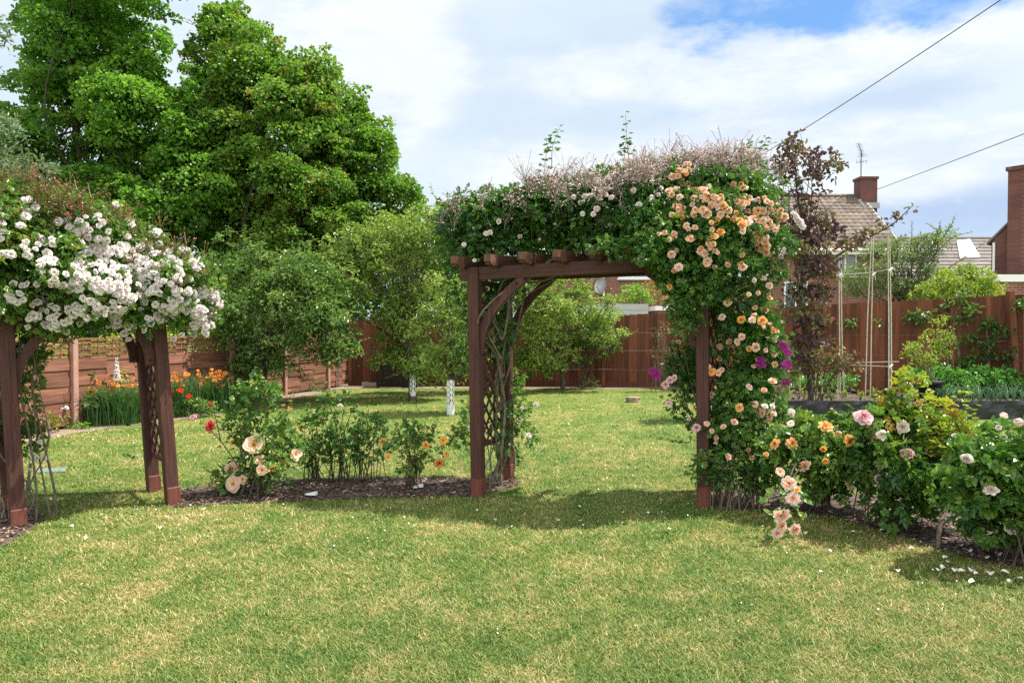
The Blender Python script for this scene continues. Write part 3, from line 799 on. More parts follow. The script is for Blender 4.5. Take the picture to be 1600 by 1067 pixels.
def sheet(name, poly, mat, z, jag=.03, seed=1):
    rng = np.random.default_rng(seed)
    pts = gnd([p[0] for p in poly], [p[1] for p in poly]); out_ = []
    for a, b in zip(pts, np.roll(pts, -1, 0)):
        m_ = max(2, int(np.linalg.norm(b - a) / .08))
        for t in np.linspace(0, 1, m_, endpoint=False): out_.append((a + (b - a) * t)[:2] + rng.normal(0, jag * .5, 2))
    bm = bmesh.new(); vs = [bm.verts.new((x, y, z)) for x, y in out_]; f = bm.faces.new(vs)
    if f.normal.z < 0: f.normal_flip()
    bmesh.ops.triangulate(bm, faces=[f])
    me = bpy.data.meshes.new(name); bm.normal_update(); bm.to_mesh(me); bm.free(); me.materials.append(mat)
    o = bpy.data.objects.new(name, me); COL.objects.link(o)
    return struct(o)
sheet('soil_bed', BEDS['left_bed'], M['soil'], .006, seed=1)
sheet('soil_bed', BEDS['right_bed'], M['soil'], .006, seed=2)
sheet('soil_bed', BEDS['arch_bed'], M['soil'], .006, seed=3)
fb = BEDS['fence_bed']; g = Geo(); lo_ = gnd([p[0] for p in fb[:13]], [p[1] for p in fb[:13]]); hi_ = gnd([p[0] for p in fb[:12:-1]], [p[1] for p in fb[:12:-1]])
lo_ = curve(lo_, 12); hi_ = curve(hi_, 12); lo_[:, :2] += RNG.normal(0, .04, (len(lo_), 2)); k = np.arange(len(lo_) - 1); nn_ = len(lo_)
vv_ = np.vstack([lo_, hi_]); vv_[:, 2] = .006; g.add(vv_, np.stack([k, k + 1, nn_ + k + 1, nn_ + k], 1)); struct(g.build('border_soil', M['drysoil']))

def in_beds(px, py):
    r = np.zeros(np.shape(px), bool)
    for p in BEDS.values(): r |= inside(p, px, py)
    return r
# bark chips lying on the beds
rng = np.random.default_rng(31); g = Geo()
for key, n in (('left_bed', 2600), ('right_bed', 4200), ('arch_bed', 900)):
    p = np.array(BEDS[key]); x = rng.uniform(p[:, 0].min(), p[:, 0].max(), n * 4); y = rng.uniform(p[:, 1].min(), p[:, 1].max(), n * 4)
    m_ = inside(BEDS[key], x, y); P = gnd(x[m_][:n], y[m_][:n]); k = len(P)
    P[:, 2] = .012 + rng.random(k) * .012
    a = rng.uniform(0, 6.28, k); D = np.stack([np.cos(a), np.sin(a), rng.normal(0, .25, k)], 1)
    N = np.stack([rng.normal(0, .4, k), rng.normal(0, .4, k), np.ones(k)], 1)
    gleaves(g, P, N, D, rng.uniform(.02, .055, k), rng.uniform(.010, .026, k), rng.random(k) ** 1.3, fold=.1, droop=0)
tag(g.build('bark_chips', M['chip']), 'dark bark chips strewn over the rose beds', 'bark chips', kind='stuff')

# grass blades: as many to each part of the view, so nearer turf is finer
rng = np.random.default_rng(5); n = 640000
px = rng.uniform(-260, 1860, n); py = 604 + (1110 - 604) * rng.random(n) ** .82
keep = ~in_beds(px, py) & ~((px > 1190) & (py < 660))
px, py = px[keep], py[keep]; P = gnd(px, py); n = len(P); d = P[:, 1]
sc = np.clip(d / 4.6, .75, 3.0)
tuft = .5 + .5 * np.sin(P[:, 0] * 5.1 + 1.7 * np.sin(P[:, 1] * 3.3)) * np.sin(P[:, 1] * 4.7 + 2.1 * np.sin(P[:, 0] * 2.3))
hgt = (.009 + .015 * rng.random(n) ** 2 + .008 * tuft * rng.random(n)) * sc ** .30
wid = .0040 * sc * rng.uniform(.6, 1.5, n)
a = rng.uniform(0, 6.28, n); lean = np.abs(rng.normal(1.1, .8, n))
off = np.stack([np.cos(a) * lean * hgt, np.sin(a) * lean * hgt, hgt], 1)
s = np.stack([-np.sin(a + rng.normal(0, .8, n)), np.cos(a), np.zeros(n)], 1) * wid[:, None] / 2
midp = P + off * .55 + np.array([0, 0, 1]) * (hgt * .12)[:, None]
v = np.stack([P - s, P + s, midp + s * .8, P + off, midp - s * .8], 1).reshape(-1, 3)
b = np.arange(n)[:, None] * 5
tv = np.clip(rng.normal(.5, .30, n), -.1, 1.1); tv = np.where(rng.random(n) < .05, 1.15, tv)
g = Geo(); g.add(v, b + np.array([[0, 1, 2, 4]]), b + np.array([[4, 2, 3]]), tint=np.repeat(tv, 5))
tag(g.build('lawn_grass', M['blade']), 'short mown grass with straw coloured dry patches', 'grass', kind='stuff')

# small white specks of petal all over the lawn
rng = np.random.default_rng(77); g = Geo()
zones = [((560, 1110), (745, 835), 170), ((120, 640), (790, 860), 90), ((60, 240), (672, 705), 46), ((820, 1060), (640, 740), 30), ((1150, 1560), (800, 960), 50), ((100, 1500), (640, 1000), 70), ((1420, 1600), (800, 880), 60)]
for (xa, xb), (ya, yb), n in zones:
    x = rng.uniform(xa, xb, n); y = rng.uniform(ya, yb, n); P = gnd(x, y); P[:, 2] = rng.uniform(.02, .034, n)
    a = rng.uniform(0, 6.28, n); D = np.stack([np.cos(a), np.sin(a), rng.normal(0, .3, n)], 1); N = np.stack([rng.normal(0, .45, n), rng.normal(0, .45, n), np.ones(n)], 1)
    l = rng.uniform(.007, .019, n) * np.clip(P[:, 1] / 6, .8, 1.5); gleaves(g, P, N, D, l, l * .8, .5, fold=.12, droop=.05)
tag(g.build('petal_litter', M['petalfall']), 'tiny pale petals scattered thinly over the grass', 'petals', kind='stuff')
# the larger fallen petals, each a thing
big = [(1475, 893), (1483, 885), (1492, 897), (1503, 899), (1519, 897), (1526, 902), (1536, 899), (1547, 902), (1519, 916), (1570, 901), (1578, 914), (1592, 911), (1478, 877), (1467, 896), (1424, 862), (1402, 897), (1378, 833), (1284, 900), (1333, 836), (1296, 866), (1258, 838), (1540, 876), (1560, 872), (1500, 858), (1514, 866), (135, 846), (112, 827), (250, 829), (160, 808), (320, 800), (488, 776), (1012, 806), (1046, 832), (905, 796), (872, 818)]
for k, (x, y) in enumerate(big):
    g = Geo(); P = gnd(x, y); P[2] = .026
    r = rng.uniform(.018, .026) if x > 1400 else .016
    gpetal(g, rng.uniform(0, 6.28), -r * .8, r * 1.8, r * 1.7, 35, rng.uniform(-40, 10), .22, .4, .6, -.004, 5, 4, rng)
    o = bpy.data.objects.new('fallen_petal', g.mesh('fallen_petal', M['petalfall'], smooth=True)); COL.objects.link(o); o.location = tuple(P)
    if x > 1400: tag(o, 'large white rose petal lying on the grass by the white rose bush', 'petal', 'white petals by the right bed')
    elif x > 1200: tag(o, 'white rose petal on the shaded grass along the right bed', 'petal', 'petals along the right bed')
    elif x > 850: tag(o, 'small white petal on the grass in front of the rose arch', 'petal', 'petals before the rose arch')
    else: tag(o, 'small white petal on the grass near the left arch', 'petal', 'petals near the left arch')

# little things lying about
P = gnd(990, 628); g = Geo(); gdisc_grid(g, [(.16, -.02), (.15, .05), (.145, .10), (.12, .105), (.0, .108)], 18, P)
v = g.v[0]; v[:, 0] += RNG.normal(0, .008, len(v)); single(g, 'tree_stump', M['stump'], 'low sawn tree stump alone on the far lawn', 'tree stump', P)
P = gnd(84, 737); g = Geo()
def ground_slab(pts, z0, z1, g):
    w = gnd([p[0] for p in pts], [p[1] for p in pts]); lo = w.copy(); lo[:, 2] = z0; hi = w.copy(); hi[:, 2] = z1
    g.add(np.vstack([lo, hi]), BOXQ)
ground_slab([(52, 740), (62, 734), (105, 731), (102, 738)], -.02, .014, g)
single(g, 'stepping_slab', M['slab'], 'flat blue grey slab set in the lawn behind the left arch', 'paving slab', P)
P = gnd(578, 603); g = Geo(); gbox(g, P + np.array([-.20, -.05, -.01]), P + np.array([.20, .12, .085])); gbox(g, P + np.array([-.20, -.047, .0855]), P + np.array([-.02, .10, .105]))
single(g, 'stone_block', M['stone'], 'pale stone block lying in shade against the back fence', 'stone block', P)
for (x, y, lab) in ((653, 765, 'white oblong plant tag lying in the bed under the golden rose'), (487, 777, 'white plant tag with a rounded top lying at the bed edge')):
    P = gnd(x, y); g = Geo(); a = .5 if x > 600 else -.1
    c, s_ = math.cos(a), math.sin(a); w, l = .026, .055
    vv = [(-l, -w), (l * .8, -w), (l, 0), (l * .8, w), (-l, w)]
    lo = [(P[0] + c * u - s_ * t, P[1] + s_ * u + c * t, .026) for u, t in vv]; hi = [(x_, y_, z_ + .008 + .02 * k) for k, (x_, y_, z_) in zip((0, 1, 1, 1, 0), lo)]
    g.add(lo + hi, [(5, 6, 8, 9), (0, 1, 6, 5), (1, 2, 7, 6), (2, 3, 8, 7), (3, 4, 9, 8), (4, 0, 5, 9)], [(6, 7, 8)])
    single(g, 'plant_tag', M['whitepvc'], lab, 'plant tag', P)
P = gnd(207, 718); g = Geo()
gleaves(g, np.tile(P + np.array([0, 0, .02]), (5, 1)) + RNG.normal(0, .03, (5, 3)) * np.array([1, 1, .2]), np.tile((0, 0, 1.), (5, 1)) + RNG.normal(0, .4, (5, 3)), np.array([(1, .2, .5), (-1, .3, .4), (.4, 1, .6), (.8, -.6, .2), (-.5, -.5, .8)]), .08, .04, .1)
single(g, 'fallen_leaf', M['hedge'], 'dark curled leaf sprig lying on the left lawn', 'leaf', P)
# ------------------------------------------------------------------ rose arches
def V3(x, y, z): return np.array([x, y, z], float)
def arch(name, label, posts, tops, beam_z, nraf, raf_over, trellis_pairs, braces, group, stub=.13):
    """posts: front-left, front-right, back-left, back-right foot points; tops: their heads"""
    root = thing(name, label, 'rose arch', np.mean(posts, 0), group)
    fl, fr, bl, br = posts; tfl, tfr, tbl, tbr = tops
    side = nrm(fr - fl); depth = nrm((bl + br) / 2 - (fl + fr) / 2)
    for a, b in zip(posts, tops):
        o = bar('post', a - V3(0, 0, .12), b, .105, .105, M['wood'], root, up=depth)
        f = bar('post_foot', a - V3(0, 0, .05), a + (b - a) * .085, .112, .112, M['woodfoot'], root, up=depth)
    for a, b in ((tfl, tfr), (tbl, tbr)):
        dz = V3(0, 0, beam_z); sd = nrm(b - a)
        bar('beam', a - sd * stub + dz, b + sd * stub + dz, .045, .118, M['wood'], root)
    for k in range(nraf):
        t = (k + .0) / (nraf - 1) * 1.0; t = -.035 + t * 1.07
        a = tfl + (tfr - tfl) * t; b = tbl + (tbr - tbl) * t; dd = nrm(b - a); z = V3(0, 0, beam_z + .107)
        p = a - dd * raf_over + z; q = b + dd * raf_over + z
        r = bar('rafter', p, q, .058, .092, M['wood'], root)
        g = Geo()     # lighter brown, under-cut end of the rafter
        w = .0305; s = nrm(np.cross(dd, (0, 0, 1)))
        pr = [(-.012, .050), (.135, .050), (.155, -.050), (.06, -.050), (-.012, -.014)]
        L_ = [p + dd * u + V3(0, 0, h_) - s * w for u, h_ in pr]; R_ = [p + dd * u + V3(0, 0, h_) + s * w for u, h_ in pr]
        g.add(L_ + R_, [(i, (i + 1) % 5, 5 + (i + 1) % 5, 5 + i) for i in range(5)] + [(0, 4, 3, 1), (5, 6, 8, 9)], [(1, 3, 2), (6, 7, 8)])
        e = g.build('rafter_end', M['woodend'], root)
        mw = e.matrix_basis.copy(); e.parent = r
        rm = Matrix.LocRotScale(r.location, r.rotation_quaternion, (1, 1, 1)); e.matrix_basis = rm.inverted() @ mw
    for (a, b, sgn, drop, reach) in braces:
        # a = post head, direction towards the other post
        sd = nrm(b - a); z0 = a + V3(0, 0, beam_z - .06)
        foot = a * 1 + sd * .055 + V3(0, 0, beam_z - .06 - drop); end = z0 + sd * reach
        c = foot * .0 + (z0 + sd * .10)
        pts = []
        for t in np.linspace(0, 1, 14):
            pts.append((1 - t) ** 2 * foot + 2 * t * (1 - t) * (foot * .42 + z0 * .58 + sd * .03) + t * t * end)
        g = Geo(); sweep(g, pts, .042, .075, depth); br_ = g.build('brace', M['wood'], root)
        for q_ in (pts[1], pts[-2]):
            g = Geo(); gtube(g, [q_ - depth * .030, q_ - depth * .019], .011, 8); bo = g.build('bolt', M['dark_shade'], root); bo.parent = br_
    for (a, ta, b, tb, z0, z1) in trellis_pairs:
        g = Geo(); d = nrm(b - a)
        def pt(f, z):
            lo = a + (b - a) * f; hi = ta + (tb - ta) * f; k = z / max(ta[2], .01); p = lo + (hi - lo) * k; p[2] = z; return p
        e0 = .06 / np.linalg.norm(b - a); e1 = 1 - e0
        for z in (z0, z1): gbar(g, pt(e0, z), pt(e1, z), .03, .042)
        for f in (e0 + .02, e1 - .02): gbar(g, pt(f, z0), pt(f, z1), .028, .03, up=(d[0], d[1], 0))
        nrm_side = nrm(np.cross(d, (0, 0, 1)))
        W = (e1 - e0) * np.linalg.norm(b - a); sp = .16; Hh = z1 - z0
        for sg, off in ((1, .007), (-1, -.007)):
            s0 = -W
            while s0 < Hh:
                # 45-degree lath from (0, s0) to (W, s0 + W), clipped to the frame
                t0 = max(0, -s0 / W); t1 = min(1, (Hh - s0) / W)
                if t1 > t0:
                    f0 = t0 if sg > 0 else 1 - t0; f1 = t1 if sg > 0 else 1 - t1
                    p = pt(e0 + (e1 - e0) * f0, z0 + s0 + W * t0) + nrm_side * off; q = pt(e0 + (e1 - e0) * f1, z0 + s0 + W * t1) + nrm_side * off
                    gbar(g, p, q, .010, .026, up=tuple(np.cross(nrm_side, nrm(q - p))))
                s0 += sp
        g.build('trellis', M['wood'], root)
    return root

FL, FR = gnd(748, 776), gnd(1100, 791); BL = gnd(793, 752); BR = FR + V3(.25, .62, 0)
T = [at(741, 418, FL[1]), at(1097, 398, FR[1]), at(790, 421, BL[1]), at(1137, 406, BR[1])]
arch('rose_arch', 'dark brown timber rose arch standing in the middle, apricot roses on its right leg', [FL, FR, BL, BR], T, -.06, 8, .25,
     [(FL, T[0], BL, T[2], .46, 1.95), (FR, T[1], BR, T[3], .46, 1.95)],
     [(T[0], T[1], 1, .66, .46), (T[2], T[3], 1, .66, .46), (T[1], T[0], 1, .66, .46), (T[3], T[2], 1, .66, .46)], 'rose arches')

fl, fr = gnd(30, 822), gnd(271, 787); br = gnd(241, 767); bl = fl + (br - fr)
tt = [at(7, 488, fl[1]), at(244, 464, fr[1]), None, at(218, 468, br[1])]; tt[2] = tt[0] + (bl - fl) + (tt[3] - tt[1] - (br - fr))
arch('rose_arch', 'leaning brown timber rose arch at the left edge, buried in white roses', [fl, fr, bl, br], tt, -.06, 6, .16,
     [(fr, tt[1], br, tt[3], .36, 1.8), (fl, tt[0], bl, tt[2], .36, 1.8)],
     [(tt[0], tt[1], 1, .52, .34), (tt[1], tt[0], 1, .46, .30), (tt[2], tt[3], 1, .52, .34), (tt[3], tt[2], 1, .46, .30)], 'rose arches')

# ------------------------------------------------------------------ white rambling rose over the left arch
rng = np.random.default_rng(101)
root = thing('climbing_rose', 'rambling rose smothered in white flowers covering the left arch', 'climbing rose', fl + V3(-.05, .2, 0), 'climbing roses')
dl = lambda x, y: 5.86 + (np.asarray(x) - 30) * .0026
polyW = [(-170, 262), (-60, 268), (20, 280), (90, 294), (150, 320), (205, 348), (262, 378), (310, 400), (338, 450), (342, 490), (325, 520), (295, 512), (262, 516), (238, 505), (215, 528), (160, 515), (110, 518), (70, 526), (20, 505), (-60, 500), (-170, 490)]
clW = fill(polyW, 230, dl, .55, .10, .23, rng, .85)
sideW = fill([(20, 520), (60, 525), (75, 570), (55, 640), (62, 690), (40, 720), (20, 640), (10, 560)], 34, lambda x, y: np.full(np.shape(x), 6.15), .22, .05, .11, rng, .9)
sideL = fill([(-160, 480), (5, 490), (12, 620), (0, 720), (-60, 760), (-160, 700)], 46, lambda x, y: np.full(np.shape(x), 6.15), .3, .08, .16, rng, .9)
allc = Clumps(np.vstack([clW.C, sideW.C, sideL.C]), np.vstack([clW.R, sideW.R, sideL.R]))
g = Geo(); crown(g, clW, 260, .036, .023, rng, kind='rose', upw=.5, base=.6); crown(g, fract(clW, 2, .4, rng), 300, .036, .023, rng, kind='rose', upw=.4, inner=.1, base=.7, minleaf=2); crown(g, sideW, 260, .036, .023, rng, kind='rose', upw=.5, base=.4); crown(g, sideL, 260, .038, .024, rng, kind='rose', upw=.5, base=.4)
g.build('foliage', M['rose_light'], root)
g = Geo()
for k in range(7):
    b0 = fl + V3(rng.normal(-.03, .06), .16 + rng.normal(0, .08), 0); z = [0, .25, .6, 1.1, 1.6]
    pts = [b0 + V3(rng.normal(-.03 * i, .05), rng.normal(.03, .05), q) for i, q in enumerate(z)] + [clW.C[np.argsort(clW.C[:, 0])[rng.integers(0, 60)]]]
    c = curve(pts, 8); gtube(g, c, np.linspace(.011, .004, len(c)) * rng.uniform(.6, 1.25), 6, cap=False)
for k in range(1):      # the big looping old canes by the post's foot
    o_ = gnd(44, 770) + V3(.03 * k, .16, 0); a = np.linspace(-2.2, 2.6, 16)
    p = np.stack([o_[0] + .085 * np.cos(a) + .02, np.full(16, o_[1]) + .02 * a, .52 + .15 * np.sin(a) * (1 - .2 * k)], 1)
    gtube(g, np.vstack([[fl + V3(-.05, .12, 0)], p, [p[-1] + V3(-.1, 0, .3)]]), .013 - .003 * k, 6)
for k in range(9):     # dry pruned stems at ground level
    b0 = fl + V3(rng.normal(-.12, .14), rng.normal(.08, .10), .01); e = b0 + V3(rng.normal(-.05, .16), rng.normal(0, .12), rng.uniform(.02, .16))
    gtube(g, curve([b0, (b0 + e) / 2 + rng.normal(0, .03, 3) + V3(0, 0, .04), e], 5), .009, 5)
g.build('canes', M['oldcane'], root, smooth=True)
g = Geo(); pts, dr = [], []
for _ in range(95):
    x = rng.uniform(-150, 335); y = np.interp(x, [-170, 20, 150, 262, 338], [240, 262, 302, 366, 440]) + abs(rng.normal(0, 40)) + 2
    p, nv = clW.hit(x, y)
    if p is None: continue
    pts.append(p); dr.append(nv * .4 + V3(0, 0, 1) + rng.normal(0, .25, 3))
sprays(g, pts, dr, rng, h=.13, nb=15, bud=.010); tag(g.build('bud_sprays', M['redbud'], root), kind='stuff')
items = [(147, 228, 27), (40, 313, 18), (28, 353, 20), (58, 324, 17), (100, 340, 16), (62, 380, 0)]
c5 = [(148, 228, 50), (205, 265, 62), (570, 285, 50), (543, 322, 48), (652, 256, 38), (368, 326, 55), (105, 378, 56), (265, 378, 34), (55, 520, 60), (135, 500, 55), (130, 525, 45), (192, 470, 55), (268, 525, 52), (240, 580, 55), (290, 590, 55), (262, 570, 60), (306, 648, 56), (342, 686, 46), (70, 700, 48), (62, 768, 52), (118, 770, 52), (100, 745, 50), (165, 796, 45), (125, 712, 46), (150, 875, 52), (205, 878, 48), (268, 922, 62), (310, 905, 48), (355, 895, 55), (258, 762, 50), (295, 820, 50), (275, 845, 46), (420, 380, 60), (400, 375, 45), (455, 395, 60), (485, 400, 55), (455, 548, 50), (395, 600, 58), (430, 600, 56), (465, 640, 56), (410, 640, 50), (420, 705, 70), (440, 700, 55), (510, 668, 45), (548, 684, 42), (430, 810, 60), (455, 840, 60), (420, 850, 55), (470, 880, 52), (510, 775, 52), (525, 870, 55), (530, 830, 46), (575, 860, 46), (600, 920, 55), (585, 815, 48), (620, 850, 56), (650, 820, 56), (640, 860, 50), (670, 825, 48), (610, 715, 60), (590, 705, 50), (640, 740, 50), (650, 690, 55), (690, 740, 60), (705, 770, 60), (695, 655, 55), (660, 775, 48), (520, 470, 62), (545, 490, 60), (570, 510, 62), (500, 460, 50), (590, 520, 56), (540, 545, 50), (580, 575, 50), (620, 590, 48), (615, 640, 58), (500, 585, 50), (650, 520, 56), (660, 480, 52), (680, 500, 50), (720, 550, 52), (770, 465, 56), (800, 480, 50), (770, 485, 42), (865, 470, 56), (880, 405, 60), (855, 415, 42), (880, 455, 50), (790, 580, 55), (820, 560, 60), (850, 590, 60), (800, 620, 62), (840, 640, 66), (870, 640, 60), (780, 650, 56), (760, 670, 50), (910, 580, 55), (935, 580, 46), (940, 525, 44), (800, 700, 50), (770, 740, 52), (790, 775, 56), (765, 780, 46), (810, 760, 46), (860, 720, 52), (890, 740, 46), (860, 880, 50), (830, 900, 55), (800, 920, 48), (885, 870, 46), (910, 798, 40), (965, 840, 58), (950, 845, 48), (985, 770, 60), (1010, 780, 56), (990, 720, 56), (1030, 730, 64), (1060, 740, 56), (1040, 760, 50), (1030, 505, 50), (1050, 520, 44), (1060, 580, 62), (1090, 590, 66), (1110, 570, 56), (1080, 610, 55), (1120, 600, 46), (1000, 640, 48), (1020, 500, 44), (1120, 720, 56), (1150, 750, 56), (1130, 740, 50), (1170, 770, 50), (1200, 740, 46), (1210, 770, 48), (1100, 830, 60), (1060, 830, 56), (1080, 850, 50), (1105, 895, 46), (1150, 930, 44), (1150, 970, 50), (1075, 955, 40), (1015, 975, 42), (970, 1000, 42), (1160, 850, 50), (1180, 840, 46), (700, 970, 46), (720, 1003, 46), (5, 320, 40), (-5, 400, 40), (990, 580, 40), (715, 350, 40), (690, 350, 30), (600, 392, 34), (740, 370, 36)]
items = [(x / 3.5575, 250 + y / 3.5575, max(s / 3.5575, 12)) for x, y, s in c5]
cand = []
while len(cand) < 500:
    if rng.random() < .75: q_ = items[rng.integers(0, len(items))]; x = q_[0] + rng.normal(0, 7); y = q_[1] + rng.normal(0, 6)
    else: x = rng.uniform(-150, 342); y = rng.uniform(300, 530)
    yt = np.interp(x, [-170, 20, 150, 262, 338], [270, 290, 330, 385, 450])
    if y > yt + 14 and inside(polyW, np.array([x]), np.array([y]))[0] and rng.random() < .6 + .4 * np.clip((x - 50) / 150, 0, 1):
        cand.append((x, y, rng.uniform(11, 17)))
items += cand
g = Geo(); cnt = 0
order = sorted(items, key=lambda t: -t[2])
for (x, y, s_) in order:
    p, nv = clW.hit(x, y)
    if p is None:
        p = at(x, y, float(dl(x, y)) - .12); nv = V3(.1, -.9, .3)
    fw = facing(p, nv, rng, .30, .35); r = s_ / 2 * p[1] / F * rng.uniform(.74, 1.05); p = p + nv * .025
    kind = 'pom' if rng.random() < .6 else 'double'
    if cnt < 98 and -5 < x < 345: bloom(root, kind, 'white', p, fw, r); cnt += 1
    else: gbloom(g, kind, 'white', p, fw, r, int(rng.integers(0, 3)))
for k in rng.choice(len(clW.C), 120):   # and on the far side of the mass
    nv = nrm(V3(rng.normal(0, .5), rng.uniform(.3, 1), rng.normal(.3, .4))); gbloom(g, 'pom', 'white', clW.C[k] + nv * clW.R[k] * 1.05, nv, rng.uniform(.03, .045), int(rng.integers(0, 3)))
tag(g.build('blooms', M['white'], root, smooth=True), kind='stuff')
for (x, y, s_) in ((30, 547, 10), (38, 540, 9), (22, 605, 8), (57, 715, 10), (69, 716, 11), (48, 700, 9), (62, 690, 8)):
    p, nv = sideW.hit(x, y); p = at(x, y, 6.0) if p is None else p
    bloom(root, 'pom', 'white', p, facing(p, V3(0, -1, .3), rng), s_ / 2 * p[1] / F)

# ------------------------------------------------------------------ blush rambler over the middle arch's crossbeams
rng = np.random.default_rng(202)
root = thing('climbing_rose', 'dark leaved rambling rose with airy pinkish bud sprays on top of the middle arch', 'climbing rose', BL + V3(-.12, .05, 0), 'climbing roses')
polyP = [(690, 345), (705, 312), (745, 300), (800, 300), (850, 284), (900, 280), (960, 272), (1010, 262), (1060, 250), (1110, 243), (1170, 250), (1205, 278), (1195, 300), (1120, 300), (1040, 320), (1000, 350), (995, 392), (960, 405), (900, 402), (850, 408), (800, 412), (750, 418), (712, 425), (690, 390)]
clP = fill(polyP, 215, lambda x, y: 7.05 - (np.asarray(x) - 700) * .0008, .42, .09, .19, rng, .85)
legP = fill([(755, 440), (790, 430), (800, 520), (795, 600), (790, 700), (775, 730), (765, 640), (758, 520)], 48, lambda x, y: np.full(np.shape(x), 7.0), .18, .04, .085, rng, .9)
outP = fill([(795, 570), (815, 590), (825, 640), (840, 660), (835, 700), (815, 720), (800, 740), (796, 660)], 26, lambda x, y: np.full(np.shape(x), 7.5), .2, .05, .10, rng, .9)
lefP = fill([(735, 590), (742, 650), (738, 720), (715, 705), (705, 680), (722, 640), (720, 610)], 15, lambda x, y: np.full(np.shape(x), 7.55), .15, .05, .09, rng, .9)
backP = fill([(700, 395), (745, 400), (745, 560), (738, 600), (712, 560), (702, 470)], 36, lambda x, y: np.full(np.shape(x), 7.6), .22, .07, .13, rng, .9)
rafP = fill([(755, 428), (850, 425), (820, 455), (790, 480), (765, 520)], 14, lambda x, y: np.full(np.shape(x), 7.3), .2, .05, .09, rng, .9)
g = Geo()
crown(g, clP, 280, .034, .021, rng, kind='rose', upw=.5, base=.42); crown(g, fract(clP, 2, .45, rng), 320, .034, .021, rng, kind='rose', upw=.4, inner=.1, base=.55, minleaf=2)
for c_, bt in ((legP, .45), (outP, .7), (lefP, .7), (backP, .4), (rafP, .4)): crown(g, c_, 260, .034, .021, rng, kind='rose', upw=.5, base=bt)
g2 = Geo()
for k in range(70):
    j = rng.integers(0, len(clP.C)); gshoot(g2, g, clP.C[j], clP.C[j] + nrm(V3(rng.normal(0, .7), rng.normal(-.3, .6), rng.normal(.6, .5))) * (clP.R[j] + rng.uniform(.04, .16)), rng, n=7, L=.042, r=.003, bend=.015)
for (x, y, x2, y2) in ((862, 262, 875, 200), (849, 300, 858, 215), (985, 262, 977, 178), (980, 270, 980, 215), (1180, 250, 1200, 215), (1150, 250, 1172, 222), (1195, 280, 1232, 292), (900, 285, 816, 280)):
    gshoot(g2, g, at(x, y, 6.8), at(x2, y2, 6.8), rng, n=12, L=.05, bend=.02)
for (x, y, x2, y2) in ((800, 640, 838, 676), (730, 610, 712, 690), (800, 690, 828, 640)): gshoot(g2, g, at(x, y, 7.5), at(x2, y2, 7.5), rng, n=9, L=.045)
g.build('foliage', M['rose'], root)
for k in range(5):
    b0 = BL + V3(rng.normal(-.14, .06), rng.normal(-.15, .16), 0)
    pts = [b0] + [FL * .5 + BL * .5 + V3(rng.normal(.03, .07), rng.normal(0, .17), z) for z in (.35, .8, 1.25, 1.7)] + [clP.C[rng.integers(0, len(clP.C))]]
    c = curve(pts, 8); gtube(g2, c, np.linspace(.013, .005, len(c)) * rng.uniform(.6, 1.3), 6, cap=False)
# the pale cane that swings out below the beam and the looped one by the trellis
for pix, d_, r_ in (([(775, 690), (778, 600), (792, 520), (800, 470), (826, 425), (850, 410)], 7.0, .011), ([(783, 560), (772, 540), (762, 520), (764, 500), (775, 510), (785, 530), (792, 500), (796, 460)], 6.85, .011),
                    ([(800, 430), (830, 441), (860, 435), (884, 418)], 6.95, .010), ([(768, 560), (776, 470), (790, 430)], 6.9, .009), ([(781, 620), (774, 590), (800, 540), (822, 450)], 7.2, .010),
                    ([(796, 692), (804, 705), (802, 740), (790, 752), (780, 748), (790, 715), (786, 690)], 7.15, .009), ([(795, 752), (770, 755), (758, 752), (742, 756)], 7.1, .010)):
    gtube(g2, curve([at(x, y, d_) for x, y in pix], 8), r_, 6)
for k in range(6):
    b0 = FL * rng.uniform(.2, .8) + BL * .0; f = rng.uniform(.2, .9); b0 = FL * (1 - f) + BL * f + V3(rng.normal(0, .03), 0, 0)
    e = b0 + V3(rng.normal(.02, .06), rng.normal(0, .06), rng.uniform(.4, .8)); gtube(g2, curve([b0, (b0 + e) / 2 + rng.normal(0, .03, 3), e], 5), .006, 5, cap=False)
g2.build('canes', M['oldcane'], root, smooth=True)
g = Geo(); pts, dr = [], []
top = lambda x: np.interp(x, [690, 745, 800, 850, 900, 960, 1010, 1060, 1110, 1170, 1205], [330, 300, 298, 282, 280, 272, 262, 250, 243, 250, 285])
for _ in range(200):
    x = rng.uniform(692, 1212); x = x if rng.random() < .35 or x > 960 else rng.uniform(820, 1210)
    y = top(x) + abs(rng.normal(0, 26)) + 2; p, nv = clP.hit(x, y)
    if p is None: continue
    pts.append(p); dr.append(nv * .4 + V3(0, 0, 1) + rng.normal(0, .3, 3))
sprays(g, pts, dr, rng, h=.14, nb=15, bud=.0095)
for x in (822, 1048, 1122, 1080, 1195, 1215, 1035, 940, 1000, 880, 1150):
    p = at(x, top(x) + 6, 6.8 + rng.normal(0, .1)); sprays(g, [p], [V3(rng.normal(0, .3), 0, 1)], rng, h=.19, nb=30, bud=.010)
tag(g.build('bud_sprays', M['bud'], root), kind='stuff')
